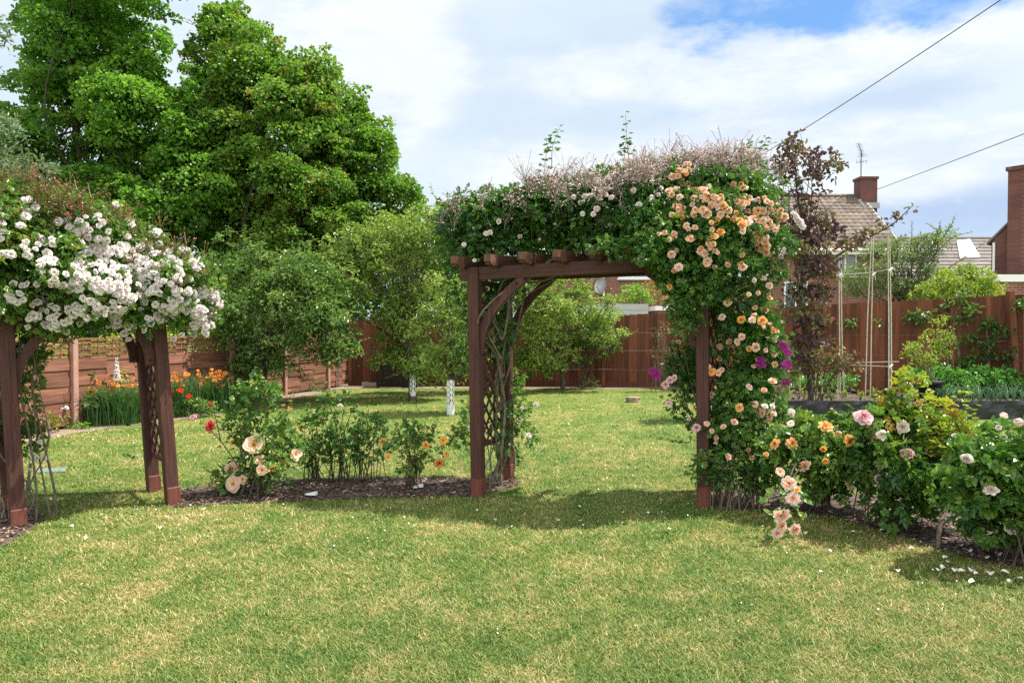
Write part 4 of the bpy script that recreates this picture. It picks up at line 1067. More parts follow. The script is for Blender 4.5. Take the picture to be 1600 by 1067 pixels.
c3 = [(65, 785, 50), (45, 790, 36), (97, 878, 26), (455, 830, 24), (545, 748, 34), (655, 805, 34), (690, 790, 44), (640, 800, 36), (705, 775, 36), (675, 825, 30), (610, 920, 28), (620, 770, 22), (675, 705, 34), (600, 855, 26), (540, 880, 26), (380, 770, 26), (405, 770, 22), (345, 745, 16), (820, 700, 30), (780, 740, 26), (785, 765, 28), (810, 725, 28), (685, 1050, 32), (715, 1057, 32), (330, 680, 14), (1000, 670, 36), (985, 690, 32), (1030, 680, 30), (1060, 510, 0), (545, 690, 22), (440, 740, 18), (860, 640, 26), (930, 650, 22), (880, 510, 26), (1200, 540, 30), (1230, 590, 34), (1260, 560, 30), (1160, 520, 30), (1320, 620, 28), (1355, 770, 28), (-70, 870, 22), (40, 970, 14)]
for _ in range(70):
    x = rng.uniform(900, 1215); c3.append(((x - 800) * 3.5575, (top(x) + 6 + abs(rng.normal(0, 24)) - 100) * 3.5575, rng.uniform(24, 38)))
for (x, y, s_) in c3:
    if s_ == 0: continue
    X_, Y_ = 800 + x / 3.5575, 100 + y / 3.5575; p, nv = clP.hit(X_, Y_)
    if p is None: p = at(X_, Y_, 6.75); nv = V3(0, -1, .3)
    bloom(root, 'pom', 'blush', p + nv * .02, facing(p, nv, rng, .3, .45), max(s_ / 3.5575, 9) / 2 * p[1] / F * 1.1)
for (x, y, s_) in ((953, 419, 12), (970, 403, 8), (990, 397, 10), (1000, 397, 11), (1003, 405, 10), (996, 412, 9), (760, 365, 10), (766, 363, 9), (725, 382, 8), (741, 407, 6), (837, 632, 8), (812, 655, 9), (826, 680, 9), (735, 670, 9), (816, 637, 7), (804, 520, 6)):
    p = at(x, y, 6.55 if y < 430 else 7.3); bloom(root, 'pom', 'blush', p, facing(p, V3(0, -1, .3), rng, .3, .4, .15), s_ / 2 * p[1] / F * 1.1)

# ------------------------------------------------------------------ apricot climber on the right leg
rng = np.random.default_rng(303)
root = thing('climbing_rose', 'climbing rose with apricot and peach flowers clothing the right leg of the middle arch', 'climbing rose', gnd(1145, 788), 'climbing roses')
polyA = [(965, 330), (1000, 292), (1050, 268), (1110, 262), (1165, 268), (1205, 290), (1232, 330), (1240, 375), (1225, 420), (1200, 455), (1206, 500), (1226, 540), (1236, 590), (1228, 640), (1215, 680), (1190, 705), (1150, 715), (1125, 690), (1118, 600), (1120, 480), (1085, 470), (1045, 462), (1032, 436), (1026, 408), (990, 382)]
clA = fill(polyA, 210, lambda x, y: 6.42 + .10 * np.clip((np.asarray(y) - 470) / 60, 0, 1), .40, .08, .17, rng, .9)
polyL = [(1050, 462), (1095, 470), (1100, 700), (1085, 690), (1062, 650), (1042, 640), (1038, 600), (1050, 560), (1060, 510)]
clB = fill([(985, 385), (1005, 370), (1060, 360), (1100, 400), (1110, 462), (1092, 480), (1088, 530), (1064, 530), (1045, 465), (1034, 440), (1024, 410)], 60, 6.12, .16, .07, .13, rng, .9)
clA = Clumps(np.vstack([clA.C, clB.C]), np.vstack([clA.R, clB.R]))
clF = fill([(905, 385), (940, 372), (1000, 372), (1030, 385), (1020, 404), (985, 404), (950, 396), (915, 398)], 26, 6.16, .1, .05, .09, rng, .8)
clA = Clumps(np.vstack([clA.C, clF.C]), np.vstack([clA.R, clF.R]))
clL = fill(polyL, 46, lambda x, y: np.full(np.shape(x), 6.85), .28, .06, .13, rng, .9)
polyB = [(1125, 690), (1190, 690), (1215, 720), (1205, 760), (1170, 765), (1120, 755), (1085, 752), (1078, 720), (1092, 690)]
g = Geo(); crown(g, clA, 300, .030, .019, rng, kind='rose', upw=.5, base=.52); crown(g, fract(clA, 2, .45, rng), 340, .030, .019, rng, kind='rose', upw=.4, inner=.1, base=.6, minleaf=2); crown(g, clL, 330, .030, .019, rng, kind='rose', upw=.5, base=.42)
g2 = Geo()
for (x, y, x2, y2) in ((1080, 690, 1020, 682), (1070, 650, 1030, 600), (1060, 560, 1018, 545), (1200, 420, 1232, 445), (1225, 530, 1246, 552), (1212, 640, 1232, 660)): gshoot(g2, g, at(x, y, 6.6), at(x2, y2, 6.55), rng, n=9, L=.036)
g.build('foliage', M['rose'], root)
for k in range(14):
    b0 = gnd(1128 + rng.uniform(-8, 60), 792 - rng.uniform(0, 14)); e = (clA if k % 3 else clL).C[rng.integers(0, 40)]
    pts = [b0, b0 + V3(rng.normal(0, .10), rng.normal(.03, .05), .25), V3(e[0] * .5 + b0[0] * .5, max(e[1], 6.75), max(.6, e[2] * .6)), V3(e[0], max(e[1], 6.6), e[2])]
    c = curve(pts, 8); gtube(g2, c, np.linspace(.011, .004, len(c)) * rng.uniform(.6, 1.3), 6, cap=False)
gtube(g2, curve([at(x, y, 6.33) for x, y in ((1083, 512), (1080, 485), (1086, 465), (1096, 452), (1104, 440))], 6), .011, 6)
gtube(g2, curve([at(x, y, 6.33) for x, y in ((1094, 470), (1104, 600), (1108, 640), (1102, 620))], 6), .004, 6)
g2.build('canes', M['oldcane'], root, smooth=True)
c8 = [(300, 90, 50), (350, 80, 45), (280, 120, 45), (330, 105, 45), (230, 240, 55), (270, 230, 55), (205, 260, 45), (300, 210, 50), (440, 230, 55), (480, 240, 55), (415, 290, 55), (410, 230, 50), (465, 205, 45), (310, 340, 60), (280, 380, 55), (250, 410, 40), (265, 370, 40), (390, 390, 62), (495, 390, 70), (560, 290, 55), (600, 340, 58), (640, 370, 62), (590, 400, 60), (650, 430, 60), (540, 280, 40), (570, 320, 58), (625, 350, 60), (575, 425, 50), (690, 170, 50), (740, 180, 60), (770, 220, 60), (715, 195, 46), (740, 320, 60), (780, 320, 55), (720, 310, 40), (830, 400, 60), (780, 390, 50), (735, 460, 60), (790, 480, 66), (770, 450, 52), (810, 460, 50), (760, 500, 50), (910, 370, 55), (960, 360, 50), (885, 360, 40), (950, 460, 50), (970, 500, 55), (925, 500, 55), (900, 520, 40), (900, 590, 60), (930, 610, 60), (880, 610, 50), (940, 580, 45), (240, 555, 55), (255, 590, 45), (375, 595, 62), (590, 550, 66), (540, 620, 52), (510, 600, 34), (445, 655, 50), (485, 695, 64), (240, 690, 64), (480, 780, 62), (550, 805, 66), (265, 825, 74), (765, 795, 60), (760, 720, 50), (640, 765, 46), (1020, 400, 55), (1050, 450, 45), (1030, 370, 50), (1000, 420, 40), (950, 935, 55), (910, 870, 40), (660, 1050, 55), (950, 1030, 50), (860, 990, 40), (360, 490, 30), (210, 970, 28), (850, 440, 40), (870, 460, 40), (690, 440, 36)]
its = [(1000 + x / 4.743, 250 + y / 4.743, s_ / 4.743, 'o' if rng.random() < .22 else 'a') for x, y, s_ in c8]
p5 = [(405, 70, 30), (375, 135, 32), (430, 120, 26), (460, 150, 36), (510, 135, 38), (545, 155, 40), (570, 165, 40), (590, 190, 36), (550, 175, 34), (510, 80, 26), (370, 220, 36), (415, 240, 28), (443, 235, 30), (462, 215, 32), (360, 275, 40), (360, 315, 38), (455, 330, 38), (300, 355, 28), (318, 378, 38), (350, 385, 36), (365, 370, 34), (295, 372, 26), (355, 455, 34), (445, 530, 38), (512, 520, 36), (520, 265, 34), (560, 275, 26), (600, 200, 38), (605, 240, 26), (595, 300, 32), (600, 340, 32), (510, 360, 26), (575, 40, 26), (540, 550, 38), (570, 545, 32), (595, 545, 32), (580, 580, 32), (180, 235, 28), (175, 265, 32), (185, 105, 28), (155, 205, 22), (175, 175, 28), (595, 430, 40), (660, 380, 26), (485, 450, 18), (495, 270, 28), (560, 110, 22)]
its += [(1000 + x / 2.884, 450 + y / 2.884, s_ / 2.884, 'o' if rng.random() < .15 else 'a') for x, y, s_ in p5]
its += [(x + rng.normal(0, 8), y + rng.normal(0, 7), s_ * rng.uniform(.75, 1.0), c_) for x, y, s_, c_ in its if y < 390 and rng.random() < .7]
its += [(x + rng.normal(0, 7), y + rng.normal(2, 6), s_ * rng.uniform(.8, 1.05), c_) for x, y, s_, c_ in its if rng.random() < (.8 if y < 400 else .3)]
cnt = 0; g = Geo()
for (x, y, s_, c_) in its:
    p, nv = (clA if x > 1085 or y < 462 else clL).hit(x, y)
    if p is None: p = at(x, y, 6.3); nv = V3(0, -1, .2)
    fw = facing(p, nv, rng, .25, .5, .2); r = max(s_, 9) / 2 * p[1] / F * rng.uniform(.95, 1.25)
    k = ('rosette', 'double', 'pom', 'rosette', 'double', 'cup', 'single', 'bud')[int(rng.integers(0, 8))]; r *= .62 if k == 'bud' else .85 if k == 'cup' else 1
    bloom(root, k, 'apricot' if c_ == 'a' else 'orange', p + nv * .02, fw, r); cnt += 1
for (x, y, s_) in [(1150, 430, 50), (1180, 470, 55), (1200, 500, 45), (1130, 400, 40), (1165, 450, 50), (1190, 485, 45), (1145, 410, 40), (1050, 680, 36), (1040, 720, 40), (1060, 655, 30), (840, 880, 40), (150, 215, 40), (130, 260, 36), (90, 310, 40), (85, 275, 36), (0, 340, 45), (10, 720, 50), (35, 740, 40), (855, 310, 40), (25, 700, 36)]:
    X_, Y_ = 1000 + x / 4.743, 250 + y / 4.743; p, nv = clA.hit(X_, Y_)
    if p is None: p = at(X_, Y_, 6.4); nv = V3(.2, -.9, .2)
    bloom(root, 'pom', 'blush', p + nv * .015, facing(p, nv, rng, .25, .4), s_ / 4.743 / 2 * p[1] / F * 1.15)
for (x, y, s_) in [(115, 435, 38), (135, 415, 34), (155, 405, 30), (130, 520, 34), (255, 630, 46), (625, 455, 44), (220, 590, 20), (405, 430, 18)]:
    X_, Y_ = 1000 + x / 2.884, 450 + y / 2.884; p = at(X_, Y_, 6.26)
    bloom(root, 'cup' if x > 600 else 'double', 'pink', p, facing(p, V3(-.2, -1, .2), rng, .2, .4, .2), s_ / 2.884 / 2 * p[1] / F * 1.1)

# ------------------------------------------------------------------ clematis twined through it
rng = np.random.default_rng(404)
root = thing('clematis', 'purple flowered clematis twining through the apricot rose', 'clematis', gnd(1175, 786))
g = Geo(); gl = Geo()
for e in ((1224, 541), (1190, 568), (1227, 570), (1022, 583)):
    p = at(*e, 6.42); c = curve([gnd(1170, 788), at(1165, 690, 6.6), p * .6 + at(1165, 640, 6.5) * .4, p], 7); gtube(g, c, .003, 5, cap=False)
    gleaves(gl, c[6:], np.tile((0, -.6, .8), (len(c) - 6, 1)), rng.normal(0, 1, (len(c) - 6, 3)), .055, .032, rng.random(len(c) - 6))
g.build('stems', M['darkcane'], root); gl.build('foliage', M['rose_light'], root)
for (x, y, s_) in ((1189, 567, 20), (1224, 541, 15), (1231, 551, 14), (1229, 570, 15), (1227, 598, 14), (1019, 580, 13), (1025, 585, 14)):
    p = at(x, y, 6.22 if x > 1100 else 6.4); bloom(root, 'clematis', 'clematis', p, nrm(V3(rng.normal(0, .3), -1, .3 + rng.normal(0, .2))), s_ / 2 * p[1] / F * 1.15)

# ------------------------------------------------------------------ small peach rose at the foot of the right leg
base = gnd(1150, 795)
root, cl, rng = bush('rose_bush', 'low small-leaved rose with tiny peach flowers at the foot of the right arch leg', base, [(1095, 690), (1110, 655), (1140, 648), (1165, 670), (1200, 690), (1212, 730), (1200, 765), (1150, 765), (1095, 762), (1082, 738)], 6.28, .3, 62, .06, .13, 'rose', 380, .026, .017, 505, 'rose bushes', canes=26, cane_r=.005, canemat='oldcane', spread=.10, base_t=.58)
its = [(310, 620, 30), (380, 630, 30), (420, 615, 34), (350, 665, 26), (335, 690, 20), (340, 715, 22), (385, 755, 30), (550, 765, 26), (510, 765, 20), (480, 742, 18), (325, 640, 22)]
place_blooms(root, cl, [(1000 + x / 2.884, 450 + y / 2.884, max(s_ / 2.884, 8), 'pom', 'apricot') for x, y, s_ in its], 6.1, rng)

# ------------------------------------------------------------------ rose bushes of the left bed
def spots(l, sc, ox, oy): return [(ox + x / sc, oy + y / sc, s_ / sc, k, c) for x, y, s_, k, c in l]
base = gnd(405, 776)
root, cl, rng = bush('rose_bush', 'tall rose bush with large cream flowers and a salmon one, beside the left arch', base, [(345, 705), (360, 650), (358, 620), (380, 598), (400, 590), (420, 598), (438, 625), (448, 665), (470, 700), (478, 735), (455, 758), (420, 778), (372, 782), (340, 762), (332, 730)], 6.78, .30, 70, .04, .095, 'rose_light', 210, .040, .028, 601, 'rose bushes', canes=20, cane_r=.007, canemat='darkcane', spread=.09, base_t=.48)
g = Geo(); gl = Geo()
for (a, b) in (((380, 740), (306, 650)), ((385, 720), (330, 662)), ((345, 690), (331, 630)), ((400, 640), (405, 575)), ((430, 660), (455, 612))): gshoot(g, gl, at(*a, 6.7), at(*b, 6.68), rng, n=9, L=.045, r=.006, bend=.03)
g.build('shoots', M['darkcane'], root); gl.build('shoot_foliage', M['rose_bronze'], root)
place_blooms(root, cl, spots([(405, 450, 92, 'single', 'cream'), (288, 555, 70, 'single', 'cream'), (285, 630, 78, 'single', 'cream'), (435, 540, 58, 'single', 'cream'), (435, 590, 60, 'single', 'cream'), (500, 450, 58, 'single', 'cream'), (590, 485, 64, 'single', 'cream'), (355, 625, 50, 'single', 'cream'), (490, 592, 72, 'rosette', 'orange')], 3.333, 280, 560), 6.5, rng, out=.05, camw=.7)
for (x, y, s_, k, c_) in ((303, 653, 14, 'cup', 'pink'), (329, 666, 19, 'rosette', 'red'), (330, 633, 8, 'bud', 'red'), (366, 693, 8, 'bud', 'red')):
    p = at(x, y, 6.62); bloom(root, k, c_, p, nrm(V3(-.2, -.6, .5)), s_ / 2 * p[1] / F * 1.1)

for lab, bx, by, poly, n, sd, mt, its in (
    ('slender bare-legged rose bush with a single salmon bud, next to the cream rose', 492, 753, [(448, 690), (452, 655), (478, 640), (500, 655), (512, 690), (515, 725), (480, 728), (455, 715)], 32, 602, 'rose_light', [(470, 670, 7, 'bud', 'red')]),
    ('bushy rose with dense green centre and no flowers, in the middle of the left bed', 527, 752, [(498, 660), (505, 625), (528, 605), (548, 620), (562, 650), (568, 690), (560, 725), (520, 732), (498, 712)], 46, 603, 'rose', [(533, 637, 9, 'pom', 'palepink')]),
    ('thin upright rose with one orange flower on its right, in the left bed', 578, 752, [(548, 690), (560, 655), (585, 645), (605, 662), (612, 690), (600, 720), (570, 728), (552, 715)], 30, 604, 'rose_light', [(599, 685, 13, 'rosette', 'orange'), (560, 680, 6, 'bud', 'red')]),
    ('airy rose bush with golden yellow and orange flowers near the arch post', 645, 765, [(606, 705), (612, 672), (640, 652), (668, 668), (695, 690), (702, 715), (680, 730), (640, 738), (612, 728)], 36, 605, 'rose_light', [(664, 699, 15, 'rosette', 'gold'), (692, 690, 15, 'single', 'gold'), (697, 711, 11, 'rosette', 'orange'), (686, 720, 17, 'rosette', 'orange'), (639, 697, 7, 'bud', 'orange'), (606, 715, 11, 'single', 'gold'), (674, 672, 5, 'bud', 'red'), (696, 678, 6, 'bud', 'palepink')])):
    base = gnd(bx, by)
    root, cl, rng = bush('rose_bush', lab, base, poly, base[1] - .02, .24, n, .03, .07, mt, 165, .036, .024, sd, 'rose bushes', canes=13, twig=0, cane_r=.006, canemat='darkcane', spread=.07)
    g = Geo(); gl = Geo()
    for k in range(6):
        e = cl.C[rng.integers(0, len(cl.C))]; gshoot(g, gl, base + V3(rng.normal(0, .08), rng.normal(0, .05), .02), e + V3(rng.normal(0, .10), 0, rng.uniform(.04, .20)), rng, n=10, L=.038, r=.005)
    g.build('shoots', M['darkcane'], root); gl.build('shoot_foliage', M['rose_bronze' if sd % 2 else 'rose_light'], root)
    place_blooms(root, cl, its, base[1] - .2, rng, out=.03, camw=.6)

# ------------------------------------------------------------------ rose bushes of the right bed
base = gnd(1282, 797)
root, cl, rng = bush('rose_bush', 'broad rose bush with large orange apricot flowers beside the arch', base, [(1195, 700), (1215, 668), (1250, 652), (1300, 650), (1335, 655), (1362, 680), (1378, 720), (1360, 752), (1330, 770), (1280, 772), (1235, 768), (1205, 745)], 6.05, .45, 85, .06, .13, 'rose_light', 165, .050, .034, 701, 'rose bushes', canes=20, canemat='darkcane', spread=.12, base_t=.55)
place_blooms(root, cl, spots([(325, 280, 68, 'rosette', 'orange'), (320, 330, 32, 'rosette', 'orange'), (115, 360, 50, 'rosette', 'orange'), (160, 360, 62, 'rosette', 'orange'), (435, 360, 62, 'rosette', 'orange'), (263, 468, 66, 'rosette', 'apricot'), (515, 285, 50, 'rosette', 'orange'), (30, 412, 26, 'pom', 'orange'), (360, 405, 30, 'pom', 'orange'), (235, 370, 50, 'single', 'palepink'), (195, 265, 40, 'single', 'palepink'), (415, 290, 46, 'single', 'apricot'), (340, 200, 20, 'bud', 'apricot'), (355, 220, 18, 'bud', 'palepink'), (60, 185, 30, 'pom', 'palepink'), (25, 185, 34, 'pom', 'palepink'), (65, 220, 30, 'pom', 'apricot'), (145, 215, 50, 'cup', 'palepink'), (95, 495, 50, 'single', 'apricot'), (415, 505, 44, 'single', 'apricot')], 3.048, 1180, 580), 5.7, rng, out=.075, camw=.6)
# its arching cane bowed to the grass under a cluster of heads
g = Geo(); gl = Geo()
for pix in ([(1285, 792), (1262, 730), (1240, 745), (1228, 780), (1222, 812)], [(1285, 792), (1250, 725), (1232, 750)], [(1240, 750), (1232, 790), (1240, 815)]):
    gtube(g, curve([at(x, y, 6.0 - .22 * i) for i, (x, y) in enumerate(pix)], 7), .005, 5)
P = np.array([at(x, y, 5.3 + q) for x, y, q in ((1198, 792, 0), (1222, 790, .1), (1212, 765, .1), (1238, 785, .05), (1256, 790, 0), (1195, 806, .05), (1228, 812, .1), (1248, 812, .05), (1262, 775, .1), (1215, 775, 0), (1208, 800, 0), (1202, 815, 0), (1245, 770, 0), (1253, 800, .1), (1250, 765, .1), (1206, 830, 0), (1240, 800, .1), (1225, 770, .1), (1258, 815, .1))]); k = len(P)
gcompound(gl, P, np.tile((0, -.55, .8), (k, 1)) + rng.normal(0, .2, (k, 3)), rng.normal(0, 1, (k, 3)) * V3(1, .3, .6), .052, .036, rng.uniform(.35, .95, k), pairs=1, rng=rng)
g.build('arching_cane', M['darkcane'], root); gl.build('cane_foliage', M['rose_light'], root)
for (x, y, s_, c_) in ((160, 535, 72, 'apricot'), (180, 605, 68, 'apricot'), (200, 565, 36, 'orange'), (125, 685, 72, 'apricot'), (125, 735, 66, 'apricot'), (105, 770, 62, 'apricot'), (190, 750, 66, 'apricot')):
    X_, Y_ = 1180 + x / 3.048, 580 + y / 3.048; p = at(X_, Y_, 5.22); bloom(root, 'rosette', c_, p, nrm(V3(rng.normal(0, .25), -.8, .35 if y < 650 else -.1)), s_ / 3.048 / 2 * p[1] / F * 1.1)

base = gnd(1385, 824)
root, cl, rng = bush('rose_bush', 'large rose bush with yellow-green young leaves and a few pink flowers', base, [(1335, 690), (1350, 650), (1385, 635), (1425, 640), (1455, 655), (1480, 690), (1500, 730), (1498, 775), (1455, 800), (1415, 812), (1370, 812), (1352, 775), (1345, 735)], 5.55, .42, 84, .06, .12, 'rose', 165, .052, .036, 702, 'rose bushes', canes=22, canemat='darkcane', spread=.10, base_t=.55)
gold = fill([(1318, 668), (1338, 640), (1375, 640), (1400, 622), (1410, 590), (1432, 588), (1450, 615), (1490, 645), (1515, 672), (1505, 715), (1470, 735), (1440, 700), (1400, 670), (1360, 668)], 58, 5.5, .38, .045, .09, rng, .85)
g = Geo(); crown(g, gold, 190, .046, .030, rng, kind='rose', upw=.5, inner=.3, base=.68, clump_tint=.24); g2 = Geo()
for k in range(26):
    e = gold.C[rng.integers(0, len(gold.C))]; gshoot(g2, g, e - V3(rng.normal(0, .08), rng.normal(0, .06), .15), e + V3(rng.normal(0, .12), rng.normal(0, .1), rng.uniform(.05, .17)), rng, n=9, L=.046, r=.004)
g.build('young_foliage', M['rose_gold'], root); g2.build('shoots', M['cane'], root)
both = Clumps(np.vstack([cl.C, gold.C]), np.vstack([cl.R, gold.R]))
place_blooms(root, both, spots([(485, 240, 84, 'double', 'pink'), (585, 285, 92, 'cup', 'pink'), (600, 265, 56, 'double', 'palepink'), (690, 435, 78, 'cup', 'pink'), (558, 422, 34, 'cup', 'pink'), (580, 475, 48, 'double', 'pink'), (710, 255, 66, 'double', 'palepink'), (815, 425, 30, 'cup', 'pink'), (895, 300, 26, 'pom', 'palepink'), (640, 340, 20, 'bud', 'palepink'), (930, 545, 34, 'single', 'palepink')], 3.048, 1180, 580), 5.3, rng, out=.075, camw=.6)
P0 = gnd(1466, 856); g = Geo(); gtube(g, curve([P0, P0 + V3(.05, .05, .16), at(1500, 800, 5.2), at(1504, 765, 5.25), at(1490, 730, 5.35)], 6), [.016] * 8 + [.013] * 10 + [.010] * 7, 8); g.build('old_stem', M['oldcane'], root, smooth=True)

base = gnd(1590, 884)
root, cl, rng = bush('rose_bush', 'rose bush with white and blush flowers at the right edge, petals fallen before it', base, [(1478, 760), (1500, 715), (1515, 690), (1550, 680), (1600, 668), (1680, 670), (1740, 720), (1740, 800), (1690, 850), (1620, 850), (1560, 848), (1510, 825)], 4.85, .42, 104, .06, .12, 'rose', 190, .054, .038, 703, 'rose bushes', canes=18, canemat='darkcane', spread=.10, base_t=.6)
place_blooms(root, cl, spots([(1032, 410, 68, 'cup', 'palepink'), (1095, 600, 74, 'double', 'palepink'), (1225, 718, 74, 'double', 'palepink'), (1140, 235, 44, 'cup', 'palepink'), (1205, 270, 62, 'cup', 'palepink'), (1260, 240, 58, 'cup', 'palepink'), (1185, 325, 36, 'cup', 'palepink'), (1115, 290, 32, 'pom', 'palepink'), (1250, 330, 30, 'bud', 'palepink'), (1420, 300, 60, 'cup', 'palepink'), (1480, 520, 60, 'double', 'palepink')], 3.048, 1180, 580), 4.55, rng, out=.075, camw=.6)
g = Geo(); gl = Geo()
for (a, b) in (((1555, 740), (1555, 662)), ((1540, 760), (1522, 716)), ((1580, 720), (1577, 668)), ((1600, 700), (1596, 664)), ((1620, 720), (1640, 660)), ((1570, 800), (1540, 778)), ((1590, 830), (1582, 815))): gshoot(g, gl, at(*a, 4.7), at(*b, 4.58), rng, n=8, L=.05, r=.005, bend=.02)
g.build('shoots', M['cane'], root); gl.build('shoot_foliage', M['rose_light'], root)
# ------------------------------------------------------------------ fences
FH = lambda d: -5.2 - .3 * (16.2 - d)      # the left fence's line
root = thing('slatted_fence', 'faded red slatted panel fence with lattice top behind the orange lilies', 'fence', V3(FH(12), 12, 0))
dirv = nrm(V3(.3, 1, 0)); sidev = V3(dirv[1], -dirv[0], 0)
ds = [11.2 - 1.757 * 3 + 1.757 * k for k in range(8)]; ztop = 1.37
rng = np.random.default_rng(11)
for k, dd in enumerate(ds):
    if dd > 19.3: break
    a = V3(FH(dd), dd, 0) + sidev * .03
    b = bar('fence_post', a - V3(0, 0, .2), a + V3(0, 0, ztop + .03), .095, .095, M['slatpost'], root, up=dirv)
    d2 = min(ds[k + 1] if k + 1 < len(ds) else 19.25, 19.25)
    p = V3(FH(dd), dd, 0) + dirv * .05; q = V3(FH(d2), d2, 0) - dirv * .05
    if np.linalg.norm(q - p) < .3: continue
    g = Geo(); z = .06; nb = 8; hb = (ztop - .36 - .06) / nb
    L_ = np.linalg.norm(q - p); mids = [0, .33, .66, 1]
    for i in range(nb):
        for s_ in range(3):
            u0, u1 = p + (q - p) * mids[s_], p + (q - p) * mids[s_ + 1]
            off = sidev * (.020 if (i + s_) % 2 else .006)
            z0 = z + i * hb + hb / 2 + (.003 if (i + s_) % 2 else -.001)
            gbar(g, u0 + off + V3(0, 0, z0), u1 + off + V3(0, 0, z0), .012, hb + .012, tint=rng.random())
    zz = ztop - .34
    gbar(g, p + V3(0, 0, zz), q + V3(0, 0, zz), .045, .035, tint=.4); gbar(g, p + V3(0, 0, ztop - .015), q + V3(0, 0, ztop - .015), .05, .03, tint=.6)
    g.build('fence_panel', M['slat'], root)
    g = Geo()
    for i in range(6):
        for s_ in range(6):
            u0, u1 = p + (q - p) * s_ / 6, p + (q - p) * (s_ + 1) / 6; off = sidev * (.008 if (i + s_) % 2 else -.008)
            zc = zz + .035 + i * .048
            gbar(g, u0 + off + V3(0, 0, zc), u1 + off + V3(0, 0, zc), .007, .030, tint=rng.random())
    for s_ in range(13): u = p + (q - p) * (s_ + .0) / 12.0001; gbar(g, u + V3(0, 0, zz), u + V3(0, 0, ztop - .02), .012, .022, up=tuple(dirv), tint=.5)
    g.build('lattice', M['slat'], root)

root = thing('board_fence', 'tall red-brown close-board fence along the back and right of the garden', 'fence', V3(4.2, 18.6, 0))
pts = [V3(-4.3, 19.3, 0), V3(2.6, 18.9, 0), V3(4.2, 18.65, 0), V3(9.24, 13.65, 0), V3(13.0, 9.9, 0)]; tops = [1.72, 1.84, 1.90, 2.13, 2.25]
acc = 0; rng = np.random.default_rng(12)
for a, b, ta, tb in zip(pts[:-1], pts[1:], tops[:-1], tops[1:]):
    L_ = np.linalg.norm(b - a); d = (b - a) / L_; sv = V3(d[1], -d[0], 0); sv = sv if sv[1] < 0 else -sv
    npan = max(1, round(L_ / 2.4))
    for k in range(npan):
        p, q = a + (b - a) * k / npan, a + (b - a) * (k + 1) / npan; zp, zq = ta + (tb - ta) * k / npan, ta + (tb - ta) * (k + 1) / npan
        g = Geo(); nbd = int(np.linalg.norm(q - p) / .098)
        for i in range(nbd):
            f0, f1 = i / nbd, (i + 1.12) / nbd; o0 = sv * (.010 + .004 * (i % 2)); o1 = sv * .002
            u0 = p + (q - p) * f0 + o0; u1 = p + (q - p) * f1 + o1; zt = zp + (zq - zp) * f0 + rng.normal(0, .006)
            t = rng.random(); th = -sv * .008
            v = [u0 + V3(0, 0, .12), u1 + V3(0, 0, .12), u1 + th + V3(0, 0, .12), u0 + th + V3(0, 0, .12)]; v += [x + V3(0, 0, zt - .12) for x in v]
            g.add(v, BOXQ, tint=t)
        gbar(g, p + V3(0, 0, .06) + sv * .012, q + V3(0, 0, .06) + sv * .012, .03, .14, tint=.35)
        for z in (.35, 1.0, 1.6): gbar(g, p - sv * .03 + V3(0, 0, z), q - sv * .03 + V3(0, 0, z), .035, .07, tint=.5)
        g.build('board_panel', M['fence'], root)
for (px_, d_, hgt, dx, w) in ((943, 18.72, 1.78, .0, .10), (1291, 16.0, 1.75, 0, .055), (1592, 13.5, 2.2, -.17, .11), (600, 19.0, 1.75, 0, .1), (700, 19.0, 1.75, 0, .1)):
    p = at(px_, 520, d_); p[2] = 0; bar('fence_post', p - V3(0, 0, .1), p + V3(dx, -.0, hgt), w, w, M['fence'], root)
g = Geo()
for z in (.45, .95, 1.38):
    w1 = [at(830, 500, 18.6), at(943, 500, 18.62), at(1060, 500, 18.35)]; w2 = [at(1235, 500, 16.6), at(1320, 500, 15.7), at(1400, 500, 14.95), at(1590, 500, 13.45), at(1700, 500, 12.6)]
    for w_ in (w1, w2):
        w_ = np.array(w_); w_[:, 2] = z + RNG.normal(0, .012, len(w_)); g = Geo(); gtube(g, curve(w_, 4), .0026, 4); g.build('training_wire', M['wire'], root)

# hedges beyond the fences
def hedge(name, label, a, b, w, z0, z1, mat, seed, per=420, L=.06, W=.035, base_t=.6, cat='hedge'):
    rng = np.random.default_rng(seed); a = V3(*a, 0); b = V3(*b, 0); n = int(np.linalg.norm(b - a) / .25 * max(1, (z1 - z0) / .3))
    root = thing(name, label, cat, (a + b) / 2)
    f = rng.random(n); C = a + (b - a) * f[:, None] + np.stack([rng.normal(0, w * .35, n), rng.normal(0, w * .35, n), rng.uniform(z0, z1, n)], 1); r = rng.uniform(.16, .26, n)
    g = Geo(); crown(g, Clumps(C, np.stack([r, r, r * .9], 1)), per * .5, L, W, rng, base=base_t); g.build('foliage', M[mat], root)
    g = Geo()
    for k in range(0, n, 6): s = C[k].copy(); s[2] = 0; gtube(g, [s, (s + C[k]) / 2 + rng.normal(0, .04, 3), C[k]], [.02, .014, .006], 5, cap=False)
    g.build('stems', M['bark'], root)
    return root
hedge('hedge', 'clipped bright green hedge topping the left slatted fence', (-7.9, 8.6), (-6.05, 14.9), .5, .6, 1.46, 'yellowgreen', 21, L=.07, W=.04)
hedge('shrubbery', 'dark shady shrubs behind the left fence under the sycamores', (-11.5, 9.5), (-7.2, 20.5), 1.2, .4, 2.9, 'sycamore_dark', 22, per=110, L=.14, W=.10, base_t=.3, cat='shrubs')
hedge('shrubbery', 'dark shady shrubs behind the back fence under the sycamores', (-7.2, 21.2), (1.5, 21.0), .9, .4, 2.7, 'sycamore_dark', 23, per=110, L=.14, W=.10, base_t=.3, cat='shrubs')

